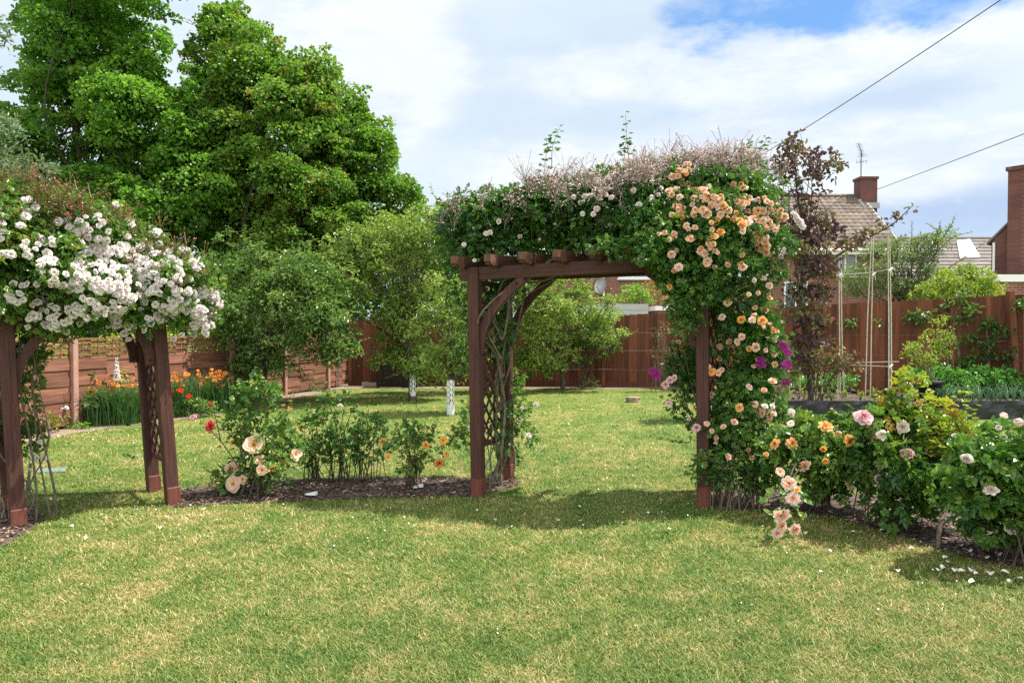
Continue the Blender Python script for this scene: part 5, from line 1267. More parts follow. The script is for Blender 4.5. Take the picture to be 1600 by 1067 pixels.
# ------------------------------------------------------------------ big trees beyond the fence
A = [(-190, 140), (-60, 150), (-5, 165), (12, 118), (42, 75), (24, 35), (40, 8), (62, -60), (60, -170), (120, -190), (200, -150), (290, -40), (292, 20), (262, 60), (285, 110), (300, 145), (318, 175), (345, 200), (358, 235), (345, 270), (330, 320), (300, 390), (200, 420), (100, 410), (0, 400), (-120, 380), (-200, 200)]
tree('sycamore_tree', 'tallest green sycamore at the left with sky gaps, its top out of frame', at(140, 540, 19.5) * V3(1, 1, 0), .12, A, 19.5, 2.6, 440, .28, .80, 'sycamore', 105, .098, .098, 31, 'sycamore trees beyond the fence', 'tree', 42, .55, sprig=110, sprig_l=.75, jag=12,
     gaps=((40, 150, 14), (108, 200, 14), (120, 235, 8), (205, 60, 7), (262, 128, 10), (300, 60, 24), (300, 20, 24), (150, 120, 6), (235, 190, 7)), extra=([(60, 0), (140, -20), (140, 110), (95, 70)], 10, .3, .5))
B = [(312, 40), (318, 12), (345, -2), (385, 2), (405, 25), (415, 60), (440, 62), (470, 68), (492, 90), (515, 115), (530, 170), (535, 240), (540, 330), (500, 400), (420, 430), (330, 400), (300, 330), (305, 250), (295, 180), (280, 130), (292, 90)]
tree('sycamore_tree', 'sycamore hung with rusty red seed clusters, left of the dark green one', at(395, 540, 20.5) * V3(1, 1, 0), .26, B, 20.5, 2.2, 260, .24, .70, 'sycamore_seed', 112, .094, .094, 32, 'sycamore trees beyond the fence', 'tree', 34, .62, sprig=120, sprig_l=.7, base_t=.47, jag=12, gaps=((300, 130, 12),), clump_tint=.10)
Ct = [(470, 130), (510, 108), (535, 125), (560, 150), (590, 185), (618, 215), (632, 250), (648, 285), (662, 305), (655, 350), (620, 400), (540, 430), (470, 420), (450, 330), (455, 220)]
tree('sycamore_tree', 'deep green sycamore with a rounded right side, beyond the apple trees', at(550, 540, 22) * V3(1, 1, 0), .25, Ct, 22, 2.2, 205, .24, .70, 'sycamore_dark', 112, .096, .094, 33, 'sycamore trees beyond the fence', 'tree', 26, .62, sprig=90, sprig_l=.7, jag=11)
low = [(-150, 330), (80, 300), (300, 300), (480, 320), (650, 330), (700, 380), (700, 560), (400, 560), (0, 520), (-150, 500)]
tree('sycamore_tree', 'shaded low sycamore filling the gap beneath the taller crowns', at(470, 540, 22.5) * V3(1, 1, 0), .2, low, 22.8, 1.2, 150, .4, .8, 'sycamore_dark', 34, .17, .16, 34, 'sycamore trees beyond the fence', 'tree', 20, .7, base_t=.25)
tree('willow_tree', 'pale silvery leaved tree at the far left edge behind the white roses', at(-30, 520, 12.5) * V3(1, 1, 0), .12, [(-140, 190), (-40, 175), (10, 190), (45, 225), (85, 262), (60, 300), (20, 320), (-60, 330), (-140, 300)], 12.5, .9, 70, .18, .40, 'willow', 90, .10, .035, 35, None, 'tree', 16)
tree('hazel_bush', 'leafy overhanging branch tips poking in at the upper left edge', at(-75, 520, 15) * V3(1, 1, 0), .12, [(-160, 10), (-40, 5), (2, 25), (8, 60), (-20, 90), (-160, 110)], 15, .7, 24, .2, .34, 'willow', 60, .13, .05, 36, None, 'tree', 10)
# bare twiggy dead branches showing against the dark crowns
# ------------------------------------------------------------------ fruit trees inside the garden
tree('plum_tree', 'rounded glossy green plum tree by the slatted fence above the orange lilies', at(398, 600, 14.6) * V3(1, 1, 0), .085,
     [(318, 400), (330, 372), (358, 360), (395, 392), (430, 380), (470, 372), (478, 400), (505, 425), (530, 455), (552, 490), (566, 515), (556, 560), (540, 585), (510, 570), (485, 590), (455, 600), (420, 585), (385, 588), (350, 570), (335, 520), (325, 460)], 14.6, 1.05, 120, .15, .42, 'plum', 135, .085, .042, 41, 'fruit trees', 'tree', 26, .75, sprig=190, sprig_l=.5, inner=.2)
E = [(470, 470), (480, 420), (515, 385), (540, 365), (575, 345), (610, 330), (650, 330), (690, 325), (735, 335), (748, 380), (745, 470), (735, 530), (712, 560), (690, 590), (665, 602), (640, 600), (625, 570), (600, 545), (575, 500), (545, 480)]
tree('apple_tree', 'wide light green apple tree with a pale mesh guard round its trunk', gnd(645, 626), .075, E, 15.6, 1.1, 215, .11, .32, 'apple', 125, .085, .040, 42, 'fruit trees', 'tree', 34, .75, gaps=((590, 470, 14), (575, 525, 14)), sprig=240, sprig_l=.5, inner=.2, extra=([(560, 520), (600, 530), (640, 550), (640, 585), (600, 580), (565, 560)], 16, .12, .22))
tree('apple_tree', 'nearer small apple tree with a white guarded trunk left of the arch post', gnd(703, 647), .06, [(655, 480), (680, 440), (715, 420), (760, 425), (765, 480), (750, 560), (738, 600), (705, 598), (672, 604), (650, 575), (640, 530)], 13.1, .7, 74, .09, .24, 'apple', 125, .072, .033, 43, 'fruit trees', 'tree', 22, .75, sprig=130, sprig_l=.4, inner=.2)
tree('apple_tree', 'spreading fan of apple branches against the back fence, seen through the arch', at(880, 603, 18.0) * V3(1, 1, 0), .055,
     [(795, 470), (800, 440), (830, 425), (870, 420), (905, 425), (925, 450), (950, 470), (965, 492), (978, 525), (965, 550), (940, 545), (905, 560), (880, 575), (850, 588), (815, 590), (800, 560)], 17.6, .75, 92, .12, .32, 'apple', 165, .085, .045, 44, 'fruit trees', 'tree', 26, .75, gaps=((905, 535, 12),), base_t=.55, sprig=190, sprig_l=.5, inner=.2)
tree('apple_tree', 'tall loose apple top rising behind the left of the rambling rose', at(760, 603, 17.4) * V3(1, 1, 0), .06, [(700, 330), (730, 312), (775, 320), (800, 345), (810, 420), (800, 470), (790, 560), (760, 585), (735, 560), (715, 470), (700, 400)], 17.2, .6, 60, .13, .32, 'apple', 160, .08, .04, 45, 'fruit trees', 'tree', 16, .75, sprig=60)
def guard(bx, by, ytop, label, r=.07):
    b = gnd(bx, by); zt = float(at(bx, ytop, b[1])[2]); g = Geo(); ns, nr = 22, max(6, int(zt / .045)); a = np.arange(ns) * 2 * np.pi / ns
    # a perforated spiral guard: a tube of small square meshes with every other cell open in its upper part
    z = np.linspace(.0, zt, nr + 1); v = np.stack([b[0] + r * np.cos(a)[None] + 0 * z[:, None], b[1] + r * np.sin(a)[None] + 0 * z[:, None], np.repeat(z[:, None], ns, 1)], -1).reshape(-1, 3)
    q = [(i * ns + j, i * ns + (j + 1) % ns, (i + 1) * ns + (j + 1) % ns, (i + 1) * ns + j) for i in range(nr) for j in range(ns) if not ((i + j) % 2 and i > nr * .28 and j % 3 != 2)]
    g.add(v, q); return single(g, 'tree_guard', M['guard'], label, 'tree guard', b, 'white tree guards')
guard(645, 626, 580, 'farther of the two white mesh tree guards, round the wide apple trunk'); guard(704, 648, 594, 'nearer of the two white mesh tree guards, round the small apple trunk')

# purple-leaved plum with its long limb to the right
rng = np.random.default_rng(46); base = gnd(1268, 652)
root = thing('purple_plum_tree', 'purple leaved plum tree with an open sparse crown and one long limb reaching right', 'tree', base)
polys = ([(1198, 330), (1212, 285), (1208, 250), (1228, 215), (1252, 203), (1268, 228), (1298, 235), (1318, 245), (1318, 280), (1300, 300), (1290, 330), (1318, 352), (1345, 395), (1330, 430), (1300, 440), (1295, 500), (1300, 540), (1272, 545), (1235, 560), (1222, 500), (1228, 440), (1215, 385)], [(1300, 385), (1350, 360), (1395, 335), (1428, 318), (1432, 330), (1400, 352), (1350, 380), (1320, 400)], [(1220, 560), (1250, 530), (1290, 525), (1325, 545), (1350, 570), (1330, 590), (1290, 592), (1240, 600)])
d_ = base[1]
c1 = fill(polys[0], 150, d_, .65, .07, .19, rng, .8, gaps=((1275, 300, 8), (1240, 330, 10), (1300, 320, 10))); c2 = fill(polys[1], 22, d_ - .2, .3, .06, .11, rng, .8); c3 = fill(polys[2], 46, d_ - .1, .55, .10, .19, rng, .8)
cl = Clumps(np.vstack([c1.C, c2.C, c3.C]), np.vstack([c1.R, c2.R, c3.R]))
g = Geo(); lead = [base, at(1262, 560, d_), at(1250, 470, d_), at(1258, 380, d_), at(1244, 290, d_), at(1242, 215, d_)]
branches(g, base, .042, c1, rng, 40, lead=lead, rt=.12)
p = curve([at(1256, 440, d_), at(1300, 405, d_), at(1350, 375, d_ - .1), at(1395, 350, d_ - .2), at(1425, 322, d_ - .2)], 7); gtube(g, p, np.linspace(.028, .006, len(p)), 6, cap=False)
for k in range(12): e = c3.C[rng.integers(0, len(c3.C))]; s = base + V3(rng.normal(0, .1), rng.normal(0, .1), .2); gtube(g, curve([s, (s + e) / 2 + V3(0, 0, .1), e], 5), .008, 5, cap=False)
g.build('trunk', M['bark'], root, smooth=True)
g = Geo(); crown(g, c1, 125, .10, .058, rng, upw=.35, inner=.2, clump_tint=.28, base=.38); crown(g, c2, 120, .085, .05, rng, upw=.35, inner=.2); crown(g, c3, 130, .075, .048, rng, upw=.45, inner=.2, clump_tint=.3, base=.55)
g.build('crown', M['purple'], root)

# feathery tree and the bushes beyond the right fence
rng = np.random.default_rng(47); base = at(1420, 600, 18.5) * V3(1, 1, 0)
root = thing('feathery_tree', 'grey green tree with thin feathery twigs standing beyond the right fence', 'tree', base)
cl = fill([(1310, 455), (1325, 415), (1350, 385), (1400, 372), (1450, 365), (1490, 350), (1500, 372), (1470, 400), (1480, 430), (1460, 462), (1380, 470)], 150, 18.5, .8, .10, .24, rng, .8)
g = Geo(); gl = Geo(); branches(g, base, .07, cl, rng, 40, top=at(1420, 420, 18.5), rt=.3)
for (x, y, x2, y2) in ((1440, 400, 1492, 337), (1450, 410, 1520, 362), (1420, 400, 1425, 345), (1400, 410, 1385, 350), (1455, 395, 1470, 345), (1480, 420, 1540, 378), (1360, 410, 1340, 370), (1465, 390, 1450, 350)): gshoot(g, gl, at(x, y, 18.3), at(x2, y2, 18.2), rng, n=16, L=.11, r=.016, bend=.08, kind='x')
g.build('trunk', M['bark'], root, smooth=True); crown(gl, cl, 150, .10, .030, rng, upw=.4, inner=.15, minleaf=18); gl.build('crown', M['greyleaf'], root)
bush('elder_bush', 'bright yellow green bush showing above the right fence below the skylight roof', at(1515, 600, 17.5) * V3(1, 1, 0), [(1415, 475), (1428, 455), (1452, 436), (1478, 420), (1510, 414), (1540, 420), (1562, 438), (1578, 455), (1585, 480), (1500, 495)], 17.5, .6, 110, .13, .25, 'yellowgreen', 120, .085, .045, 48, None, 'bush', canes=16, cane_r=.014, canemat='bark', kind='simple', spread=.2)
bush('privet_bush', 'small bright lime bush in front of the brick wall above the flat garage roof', at(985, 600, 27) * V3(1, 1, 0), [(958, 474), (962, 458), (978, 446), (998, 444), (1012, 455), (1022, 474)], 27, .5, 40, .14, .28, 'lime', 70, .10, .05, 49, None, 'bush', canes=10, cane_r=.016, canemat='bark', kind='simple', spread=.2)
bush('shrub', 'rusty orange leaved shrub against the brick wall beside the lime bush', at(1030, 600, 27.5) * V3(1, 1, 0), [(1005, 476), (1008, 445), (1025, 432), (1050, 438), (1060, 476)], 27.5, .5, 30, .14, .28, 'rose_bronze', 60, .10, .05, 50, None, 'bush', canes=10, cane_r=.016, canemat='bark', kind='simple', spread=.2, base_t=.75)
bush('dark_shrub', 'dark low leafy shrub filling the bottom of the fence behind the arch', at(905, 600, 18.2) * V3(1, 1, 0), [(868, 560), (880, 535), (905, 520), (935, 510), (962, 520), (970, 545), (945, 560), (915, 568), (880, 570)], 18.3, .2, 40, .10, .20, 'plum', 120, .09, .06, 51, None, 'shrub', canes=10, cane_r=.008, canemat='bark', kind='simple', spread=.1, base_t=.4)
bush('thin_shrub', 'spindly pinkish shrub with few leaves against the back fence right of the stump', at(1035, 603, 17.5) * V3(1, 1, 0), [(1010, 530), (1030, 500), (1052, 510), (1060, 545), (1045, 570), (1015, 560)], 17.5, .3, 26, .08, .16, 'purple', 60, .07, .035, 52, None, 'shrub', canes=22, cane_r=.007, canemat='oldcane', kind='simple', spread=.15, base_t=.7, inner=.1)

# ------------------------------------------------------------------ houses
def roof_slab(g, x0, x1, y0, z0, y1, z1, rows, cols, amp=.035, lift=.03, rng=None, th=.10):
    """rows of ribbed tiles from eave (y0, z0) up to ridge (y1, z1), facing -Y"""
    per = 6; nx = cols * per + 1; xs = np.linspace(x0, x1, nx); wav = amp * np.abs(np.sin(np.linspace(0, cols * np.pi, nx)))
    for r_ in range(rows):
        f0, f1 = r_ / rows, (r_ + 1) / rows; up0 = lift; up1 = .0
        ya, za = y0 + (y1 - y0) * f0, z0 + (z1 - z0) * f0 + lift; yb, zb = y0 + (y1 - y0) * f1, z0 + (z1 - z0) * f1
        v = np.vstack([np.stack([xs, np.full(nx, ya), za - lift * 1.2 + wav * 0], 1), np.stack([xs, np.full(nx, ya), za + wav], 1), np.stack([xs, np.full(nx, yb), zb + wav], 1)])
        i = np.arange(nx - 1); q = np.vstack([np.stack([i, i + 1, nx + i + 1, nx + i], 1), np.stack([nx + i, nx + i + 1, 2 * nx + i + 1, 2 * nx + i], 1)])
        t = np.repeat(rng.random(cols + 1), per)[:nx] * .6 + rng.random() * .4
        g.add(v, q, tint=np.tile(t, 3))
def window(root, x0, x1, z0, z1, y, bars=(.5,), name='window'):
    g = Geo(); w = .07
    gbox(g, (x0, y - .05, z0), (x0 + w, y + .03, z1)); gbox(g, (x1 - w, y - .05, z0), (x1, y + .03, z1)); gbox(g, (x0 + w, y - .05, z1 - w), (x1 - w, y + .03, z1)); gbox(g, (x0 + w, y - .05, z0), (x1 - w, y + .03, z0 + w))
    for b_ in bars: xm = x0 + (x1 - x0) * b_; gbox(g, (xm - .035, y - .045, z0 + w), (xm + .035, y + .02, z1 - w))
    f = g.build(name, M['whitepvc'], root)
    g = Geo(); gbox(g, (x0 + w * .6, y - .012, z0 + w * .6), (x1 - w * .6, y - .002, z1 - w * .6)); p = g.build('pane', M['glass'], root); p.parent = f
    g = Geo(); gbox(g, (x0 - .06, y - .13, z0 - .07), (x1 + .06, y - .003, z0 - .003)); s = g.build('sill', M['whitepvc'], root); s.parent = f
def pxx(px_, d): return float(at(px_, 400, d)[0])
def pzz(py_, d): return float(at(800, py_, d)[2])

# house with the chimney
rng = np.random.default_rng(61); yf = 32.0; x0, x1 = pxx(852, yf), pxx(1396, yf); ze = pzz(383, yf); yr = 35.6; zr = pzz(308, yr)
root = thing('brick_house', 'red brick house with mottled tile roof, chimney and white window frames', 'house', V3((x0 + x1) / 2, yf, 0), 'brick houses beyond the fence')
g = Geo(); gbox(g, (x0, yf, -.2), (x1, yf + 7.2, ze)); g.add([(x0, yf, ze), (x0, yf + 7.2, ze), (x0, yr, zr - .05), (x1, yf, ze), (x1, yf + 7.2, ze), (x1, yr, zr - .05)], None, [(0, 2, 1), (3, 4, 5)]); g.build('wall', M['brick'], root)
g = Geo(); xe = x1 + .38
roof_slab(g, x0 - .3, xe, yf - .35, ze - .25, yr, zr, 15, 56, .045, .035, rng)
g.add([(x0 - .3, yr, zr), (xe, yr, zr), (xe, yf + 7.5, ze - .25), (x0 - .3, yf + 7.5, ze - .25)], [(0, 1, 2, 3)])
rf = g.build('roof', M['tile'], root)
g = Geo(); n = 46
for i in range(n):
    a = x0 - .3 + (xe - x0 + .3) * i / n; b = x0 - .3 + (xe - x0 + .3) * (i + 1.06) / n; gtube(g, [(a, yr, zr + .02), (b, yr, zr + .02)], [.13, .12], 8, tint=rng.random())
q = g.build('ridge', M['tile'], root); q.parent = rf
g = Geo(); gbar(g, (xe - .06, yf - .36, ze - .30), (xe - .06, yr, zr - .06), .05, .16, tint=.4); q = g.build('verge', M['lead'], root); q.parent = rf
g = Geo(); gbox(g, (x0 - .3, yf - .36, ze - .44), (xe, yf - .33, ze - .24)); gtube(g, [(x0 - .3, yf - .40, ze - .26), (xe, yf - .40, ze - .26)], .06, 8); g.build('gutter', M['whitepvc'], root)
cx0, cx1 = pxx(1343, yr - .4), pxx(1369, yr - .4); zt = pzz(279, yr)
g = Geo(); gbox(g, (cx0, yr - .45, zr - 1.6), (cx1, yr + .25, zt - .12)); gbox(g, (cx0 - .05, yr - .50, zt - .12), (cx1 + .05, yr + .30, zt)); ch = g.build('chimney', M['brickdark'], root)
g = Geo(); gbox(g, (cx0 - .07, yr - .56, zr - .62), (cx1 + .07, yr - .453, zr - .36))
for k in range(4): gbox(g, (cx0 - .10, yr - 1.0 + .16 * k, zr - .75 + .13 * k), (cx0 - .003, yr - .86 + .16 * k, zr - .58 + .13 * k))
q = g.build('flashing', M['lead'], root); q.parent = ch
g = Geo(); mx = pxx(1341, yr); zb = pzz(325, yr); zm = pzz(236, yr)
gtube(g, [(mx, yr - .2, zb), (mx, yr - .2, zm)], .024, 6)
zz = pzz(241, yr); bx = [pxx(1326, yr), pxx(1351, yr)]; gtube(g, [(bx[0], yr - .9, zz + .28), (bx[1], yr + .3, zz - .05)], .016, 5)
for k in range(10):
    f = k / 9; c = V3(bx[0] + (bx[1] - bx[0]) * f, yr - .9 + 1.2 * f, zz + .28 - .33 * f); l = .15 if k < 8 else .24; gtube(g, [c + V3(-l * .5, l, l * .15), c + V3(l * .5, -l, -l * .15)], .008, 4)
z3 = pzz(254, yr); gtube(g, [(pxx(1334, yr), yr - .2, z3 - .05), (pxx(1350, yr), yr - .2, z3 + .02)], .012, 5)
for k in range(4): xq = pxx(1334 + k * 5, yr); gtube(g, [(xq, yr - .2, z3 - .12), (xq, yr - .2, z3 + .10)], .009, 4)
g.build('tv_aerial', M['cable'], root)
window(root, pxx(966, yf), pxx(1034, yf), pzz(435, yf), pzz(392, yf), yf, (.33, .66)); window(root, pxx(1302, yf), pxx(1338, yf), pzz(432, yf), pzz(396, yf), yf, (.5,)); window(root, pxx(1150, yf), pxx(1200, yf), pzz(431, yf), pzz(392, yf), yf); window(root, pxx(1225, yf), pxx(1262, yf), pzz(500, yf), pzz(440, yf), yf)
xd = pxx(943, yf); g = Geo(); gtube(g, [(xd, yf - .06, 0), (xd, yf - .06, ze - .5), (xd, yf - .35, ze - .28)], .055, 8); g.build('downpipe', M['whitepvc'], root, smooth=True)
cd = V3(pxx(938.5, yf), yf - .30, pzz(448, yf)); g = Geo(); a = np.arange(20) * 2 * np.pi / 20; prof = [(0, 0), (.16, -.012), (.28, -.04), (.36, -.075)]
nv = nrm(V3(-.6, -.75, .25)); s1 = nrm(np.cross(nv, (0, 0, 1))); s2 = np.cross(s1, nv); vv = [cd - nv * h_ * -1 * -1 + s1 * r * np.cos(t) * .85 + s2 * r * np.sin(t) for r, h_ in prof for t in a]
g.add(vv, [(i * 20 + j, i * 20 + (j + 1) % 20, (i + 1) * 20 + (j + 1) % 20, (i + 1) * 20 + j) for i in range(3) for j in range(20)]); gtube(g, [cd - nv * .02, cd + V3(.1, .30, -.1)], .02, 6); gtube(g, [cd - s2 * .33, cd + nv * .4 - s2 * .1], .012, 5)
g.build('satellite_dish', M['metal'], root, smooth=True)

# flat-roofed garage behind the fence
yg = 24.0; a0, a1 = pxx(862, yg), pxx(1013, yg); zt = pzz(475, yg)
root = thing('garage', 'flat roofed garage with weathered pale grey fascia behind the back fence', 'garage', V3((a0 + a1) / 2, yg, 0))
g = Geo(); gbox(g, (a0 + .1, yg + .08, -.1), (a1 - .1, yg + 3.6, zt - .1)); g.build('wall', M['brick'], root)
g = Geo(); gbox(g, (a0, yg - .02, zt - .40), (a1, yg + .02, zt - .205)); gbox(g, (a0, yg - .03, zt - .20), (a1, yg + .02, zt)); gbox(g, (a1 - .03, yg + .021, zt - .40), (a1 + .01, yg + 3.6, zt)); gbox(g, (a0 - .01, yg + .021, zt - .40), (a0 + .03, yg + 3.6, zt)); g.build('fascia', M['fascia'], root)
g = Geo(); gbox(g, (a0 + .031, yg + .022, zt - .09), (a1 - .031, yg + 3.6, zt - .03)); g.build('roof', M['lead'], root)
yg = 25.5; a0, a1 = pxx(1024, yg), pxx(1110, yg); zt = pzz(478, yg)
root = thing('lean_to', 'low white topped outbuilding half hidden behind the apricot rose', 'outbuilding', V3((a0 + a1) / 2, yg, 0))
g = Geo(); gbox(g, (a0 + .1, yg + .06, -.1), (a1 - .1, yg + 2.5, zt - .06)); g.build('wall', M['brick'], root); g = Geo(); gbox(g, (a0, yg - .02, zt - .16), (a1, yg + 2.6, zt)); g.build('roof', M['whitepvc'], root)

# long roof with a skylight
rng = np.random.default_rng(62); yf = 36.0; yr = 39.6; x0, x1 = pxx(1392, yf), pxx(1640, yf); ze = pzz(432, yf); zr = pzz(373, yr)
root = thing('brick_house', 'farther house with a long grey brown roof and a pale skylight', 'house', V3((x0 + x1) / 2, yf, 0), 'brick houses beyond the fence')
g = Geo(); gbox(g, (x0 + .2, yf, -.1), (x1, yf + 7.2, ze)); g.build('wall', M['brick'], root)
g = Geo(); roof_slab(g, x0, x1, yf - .3, ze - .2, yr, zr, 12, 40, .012, .05, rng); g.add([(x0, yr, zr), (x1, yr, zr), (x1, yf + 7.5, ze - .2), (x0, yf + 7.5, ze - .2)], [(0, 1, 2, 3)]); g.add([(x0 + .2, yf, ze), (x0 + .2, yf + 7.2, ze), (x0 + .2, yr, zr - .05)], None, [(0, 2, 1)]); rf = g.build('roof', M['tilegrey'], root)
g = Geo(); gtube(g, [(x0, yr, zr), (x1, yr, zr)], .10, 8, tint=.2); q = g.build('ridge', M['tilegrey'], root); q.parent = rf
def roofpt(px_, py_):
    o = np.array([0, 0, H]); d = ray(px_, py_); sl = (zr - ze + .2) / (yr - yf + .3)
    t = (ze - .2 - sl * (yf - .3) - o[2]) / (d[2] - sl * d[1]); return o + d * t
c4 = [roofpt(1499, 406), roofpt(1530, 404), roofpt(1514, 377), roofpt(1494, 379)]; up = V3(0, -.6, .8)
g = Geo(); lo = [p + up * .02 for p in c4]; hi = [p + up * .13 for p in c4]; g.add(lo + hi, BOXQ); g.build('skylight', M['whitepvc'], root)

# gable end with a chimney at the right edge, its ridge running away to the right
yf = 27.0; P0 = V3(pxx(1549, yf), yf, 0); rd = nrm(V3(.80, .60, 0)); gw = nrm(V3(.60, -.80, 0)); wid = 7.0
ze = pzz(378, yf)
def gpt(s_, z, dep=0.0): return P0 + gw * s_ + rd * dep + V3(0, 0, z)
za = ze + 3.5 * 1.02
root = thing('brick_house', 'tall dark brick gable with a broad chimney at the right edge of the view', 'house', P0 + gw * 3.5, 'brick houses beyond the fence')
g = Geo(); v = [gpt(0, -.1), gpt(wid, -.1), gpt(wid, ze), gpt(wid / 2, za), gpt(0, ze)]; v += [p + rd * 8 for p in v]
g.add(v, [(0, 1, 2, 4), (5, 9, 7, 6), (0, 4, 9, 5), (1, 6, 7, 2)], [(4, 2, 3), (9, 8, 7)]); g.build('wall', M['brickdark'], root)
g = Geo()
for s_, sg in ((0, -1), (wid, 1)):
    a = gpt(s_ + sg * .14, ze - .11, -.06); b = gpt(wid / 2, za + .06, -.06); c = b + rd * 8.1; d = a + rd * 8.1; lo = [a, b, c, d]; g.add(lo + [p + V3(0, 0, .09) for p in lo], BOXQ)
g.build('roof', M['tilegrey'], root)
def gblock(g, s0, s1, d0, d1, z0, z1):
    lo = [gpt(s0, z0, d0), gpt(s1, z0, d0), gpt(s1, z0, d1), gpt(s0, z0, d1)]; g.add(lo + [p + V3(0, 0, z1 - z0) for p in lo], BOXQ)
g = Geo(); s0 = .62; gblock(g, s0, s0 + 1.5, -.34, .6, pzz(432, yf), pzz(274, yf)); gblock(g, s0 - .06, s0 + 1.56, -.40, .66, pzz(274, yf), pzz(268, yf)); ch = g.build('chimney', M['brickdark'], root)
g = Geo(); pc = gpt(s0 + .6, pzz(268, yf), .15); gtube(g, [pc, pc + V3(0, 0, .14)], .12, 10); q = g.build('chimney_pot', M['tile'], root); q.parent = ch
g = Geo(); gtube(g, [gpt(.10, pzz(380, yf), -.06), gpt(.10, pzz(425, yf), -.06)], .045, 6); g.build('downpipe', M['whitepvc'], root)
yg = 22.5; a0, a1 = pxx(1558, yg), pxx(1720, yg); zt = pzz(429, yg)
root = thing('garage', 'flat roofed garage with a white fascia above the right end of the fence', 'garage', V3((a0 + a1) / 2, yg, 0))
g = Geo(); gbox(g, (a0 + .1, yg + .05, -.1), (a1 - .1, yg + 3, zt - .24)); g.build('wall', M['brick'], root); g = Geo(); gbox(g, (a0, yg - .02, zt - .22), (a1, yg + 3.1, zt)); g.build('fascia', M['whitepvc'], root)

# overhead cables
for (a, b, lab) in ((at(1800, -160, 9), at(1130, 275, 38), 'higher overhead cable crossing the sky down to behind the roses'), (at(1760, 138, 18), at(1371, 296, 35.5), 'lower overhead cable running to the brick house chimney')):
    a = b + (a - b) * (1.0 if 'higher' in lab else 3.2); n = 40; t = np.linspace(0, 1, n)[:, None]; p = a + (b - a) * t; p[:, 2] -= .18 * 4 * (t * (1 - t))[:, 0]
    g = Geo(); gtube(g, p, np.linspace(.008, .017, n) if 'higher' in lab else .013, 6); single(g, 'overhead_cable', M['cable'], lab, 'cable', b, 'overhead cables')

# ------------------------------------------------------------------ vegetable beds on the right
def rbed(x0, x1, y0, y1, zt, label):
    root = thing('raised_bed', label, 'raised bed', V3((x0 + x1) / 2, (y0 + y1) / 2, 0), 'raised vegetable beds'); rng = np.random.default_rng(int(x0 * 10)); t = .03
    g = Geo(); n = int((x1 - x0) / .05)
    xs = np.linspace(x0, x1, n + 1); rows = np.linspace(0, zt, 6); X, Z = np.meshgrid(xs, rows)
    Yw = y0 + .012 * np.sin(X * 9 + Z * 14) + .010 * np.sin(X * 23 - Z * 9) + rng.normal(0, .004, X.shape); Yw[-1] = y0
    v = np.stack([X, Yw, Z], -1).reshape(-1, 3); nx = n + 1; i = np.arange(5)[:, None] * nx + np.arange(n)[None]; g.add(v, np.stack([i, i + 1, i + nx + 1, i + nx], -1).reshape(-1, 4))
    gbox(g, (x0, y0 + .02, 0), (x1, y0 + .06, zt - .002)); gbox(g, (x0, y1 - .04, 0), (x1, y1, zt)); gbox(g, (x0, y0 + .061, 0), (x0 + .04, y1 - .041, zt)); gbox(g, (x1 - .04, y0 + .061, 0), (x1, y1 - .041, zt)); g.build('lined_side', M['plastic'], root)
    g = Geo(); n = 40; xs = np.linspace(x0 + .041, x1 - .041, n); ys = np.linspace(y0 + .061, y1 - .041, n); X, Y = np.meshgrid(xs, ys); i = np.arange(n - 1)[:, None] * n + np.arange(n - 1)[None]
    g.add(np.stack([X, Y, zt - .05 + rng.normal(0, .014, X.shape)], -1).reshape(-1, 3), np.stack([i, i + 1, i + n + 1, i + n], -1).reshape(-1, 4)); g.build('compost', M['compost'], root, smooth=True)
    return root
LB = (4.35, 6.62, 12.25, 14.5); RB = (7.18, 10.2, 12.25, 13.75)
rbed(*LB, .31, 'black lined raised bed with bare compost and bean canes'); rbed(*RB, .31, 'black lined raised bed packed with green vegetables at the right edge')
def leafy(name, label, cat, base, n, r, h, mat, L, W, seed, group, stems=6):
    rng = np.random.default_rng(seed); root = thing(name, label, cat, base, group); base = np.asarray(base)
    C = base + np.stack([rng.normal(0, r * .45, n), rng.normal(0, r * .45, n), rng.uniform(.3, .95, n) * h], 1); R = np.full((n, 3), r * .38)
    g = Geo(); crown(g, Clumps(C, R), 240 * (.05 / L) ** 1.2, L, W, rng, upw=.6, inner=.2, clump_tint=.2); g.build('foliage', M[mat], root)
    g = Geo()
    for k in range(min(stems, n)): gtube(g, [base, (base + C[k]) / 2 + V3(0, 0, .05), C[k]], .007, 5, cap=False)
    g.build('stems', M['cane'], root); return root
k = 0
for row, (yy, n_) in enumerate(((13.25, 9), (13.55, 9))):
    for i in range(n_):
        x = RB[0] + .22 + i * .33 + (.12 if row else 0); k += 1
        leafy('potato_plant', 'bushy bright green potato plant in the back of the right raised bed', 'vegetable plant', V3(x, yy, .27), 12, .26, .46 + .07 * (i % 2), 'veg', .075, .045, 800 + k, 'potato plants', 4)
rng = np.random.default_rng(13); cnt = 0
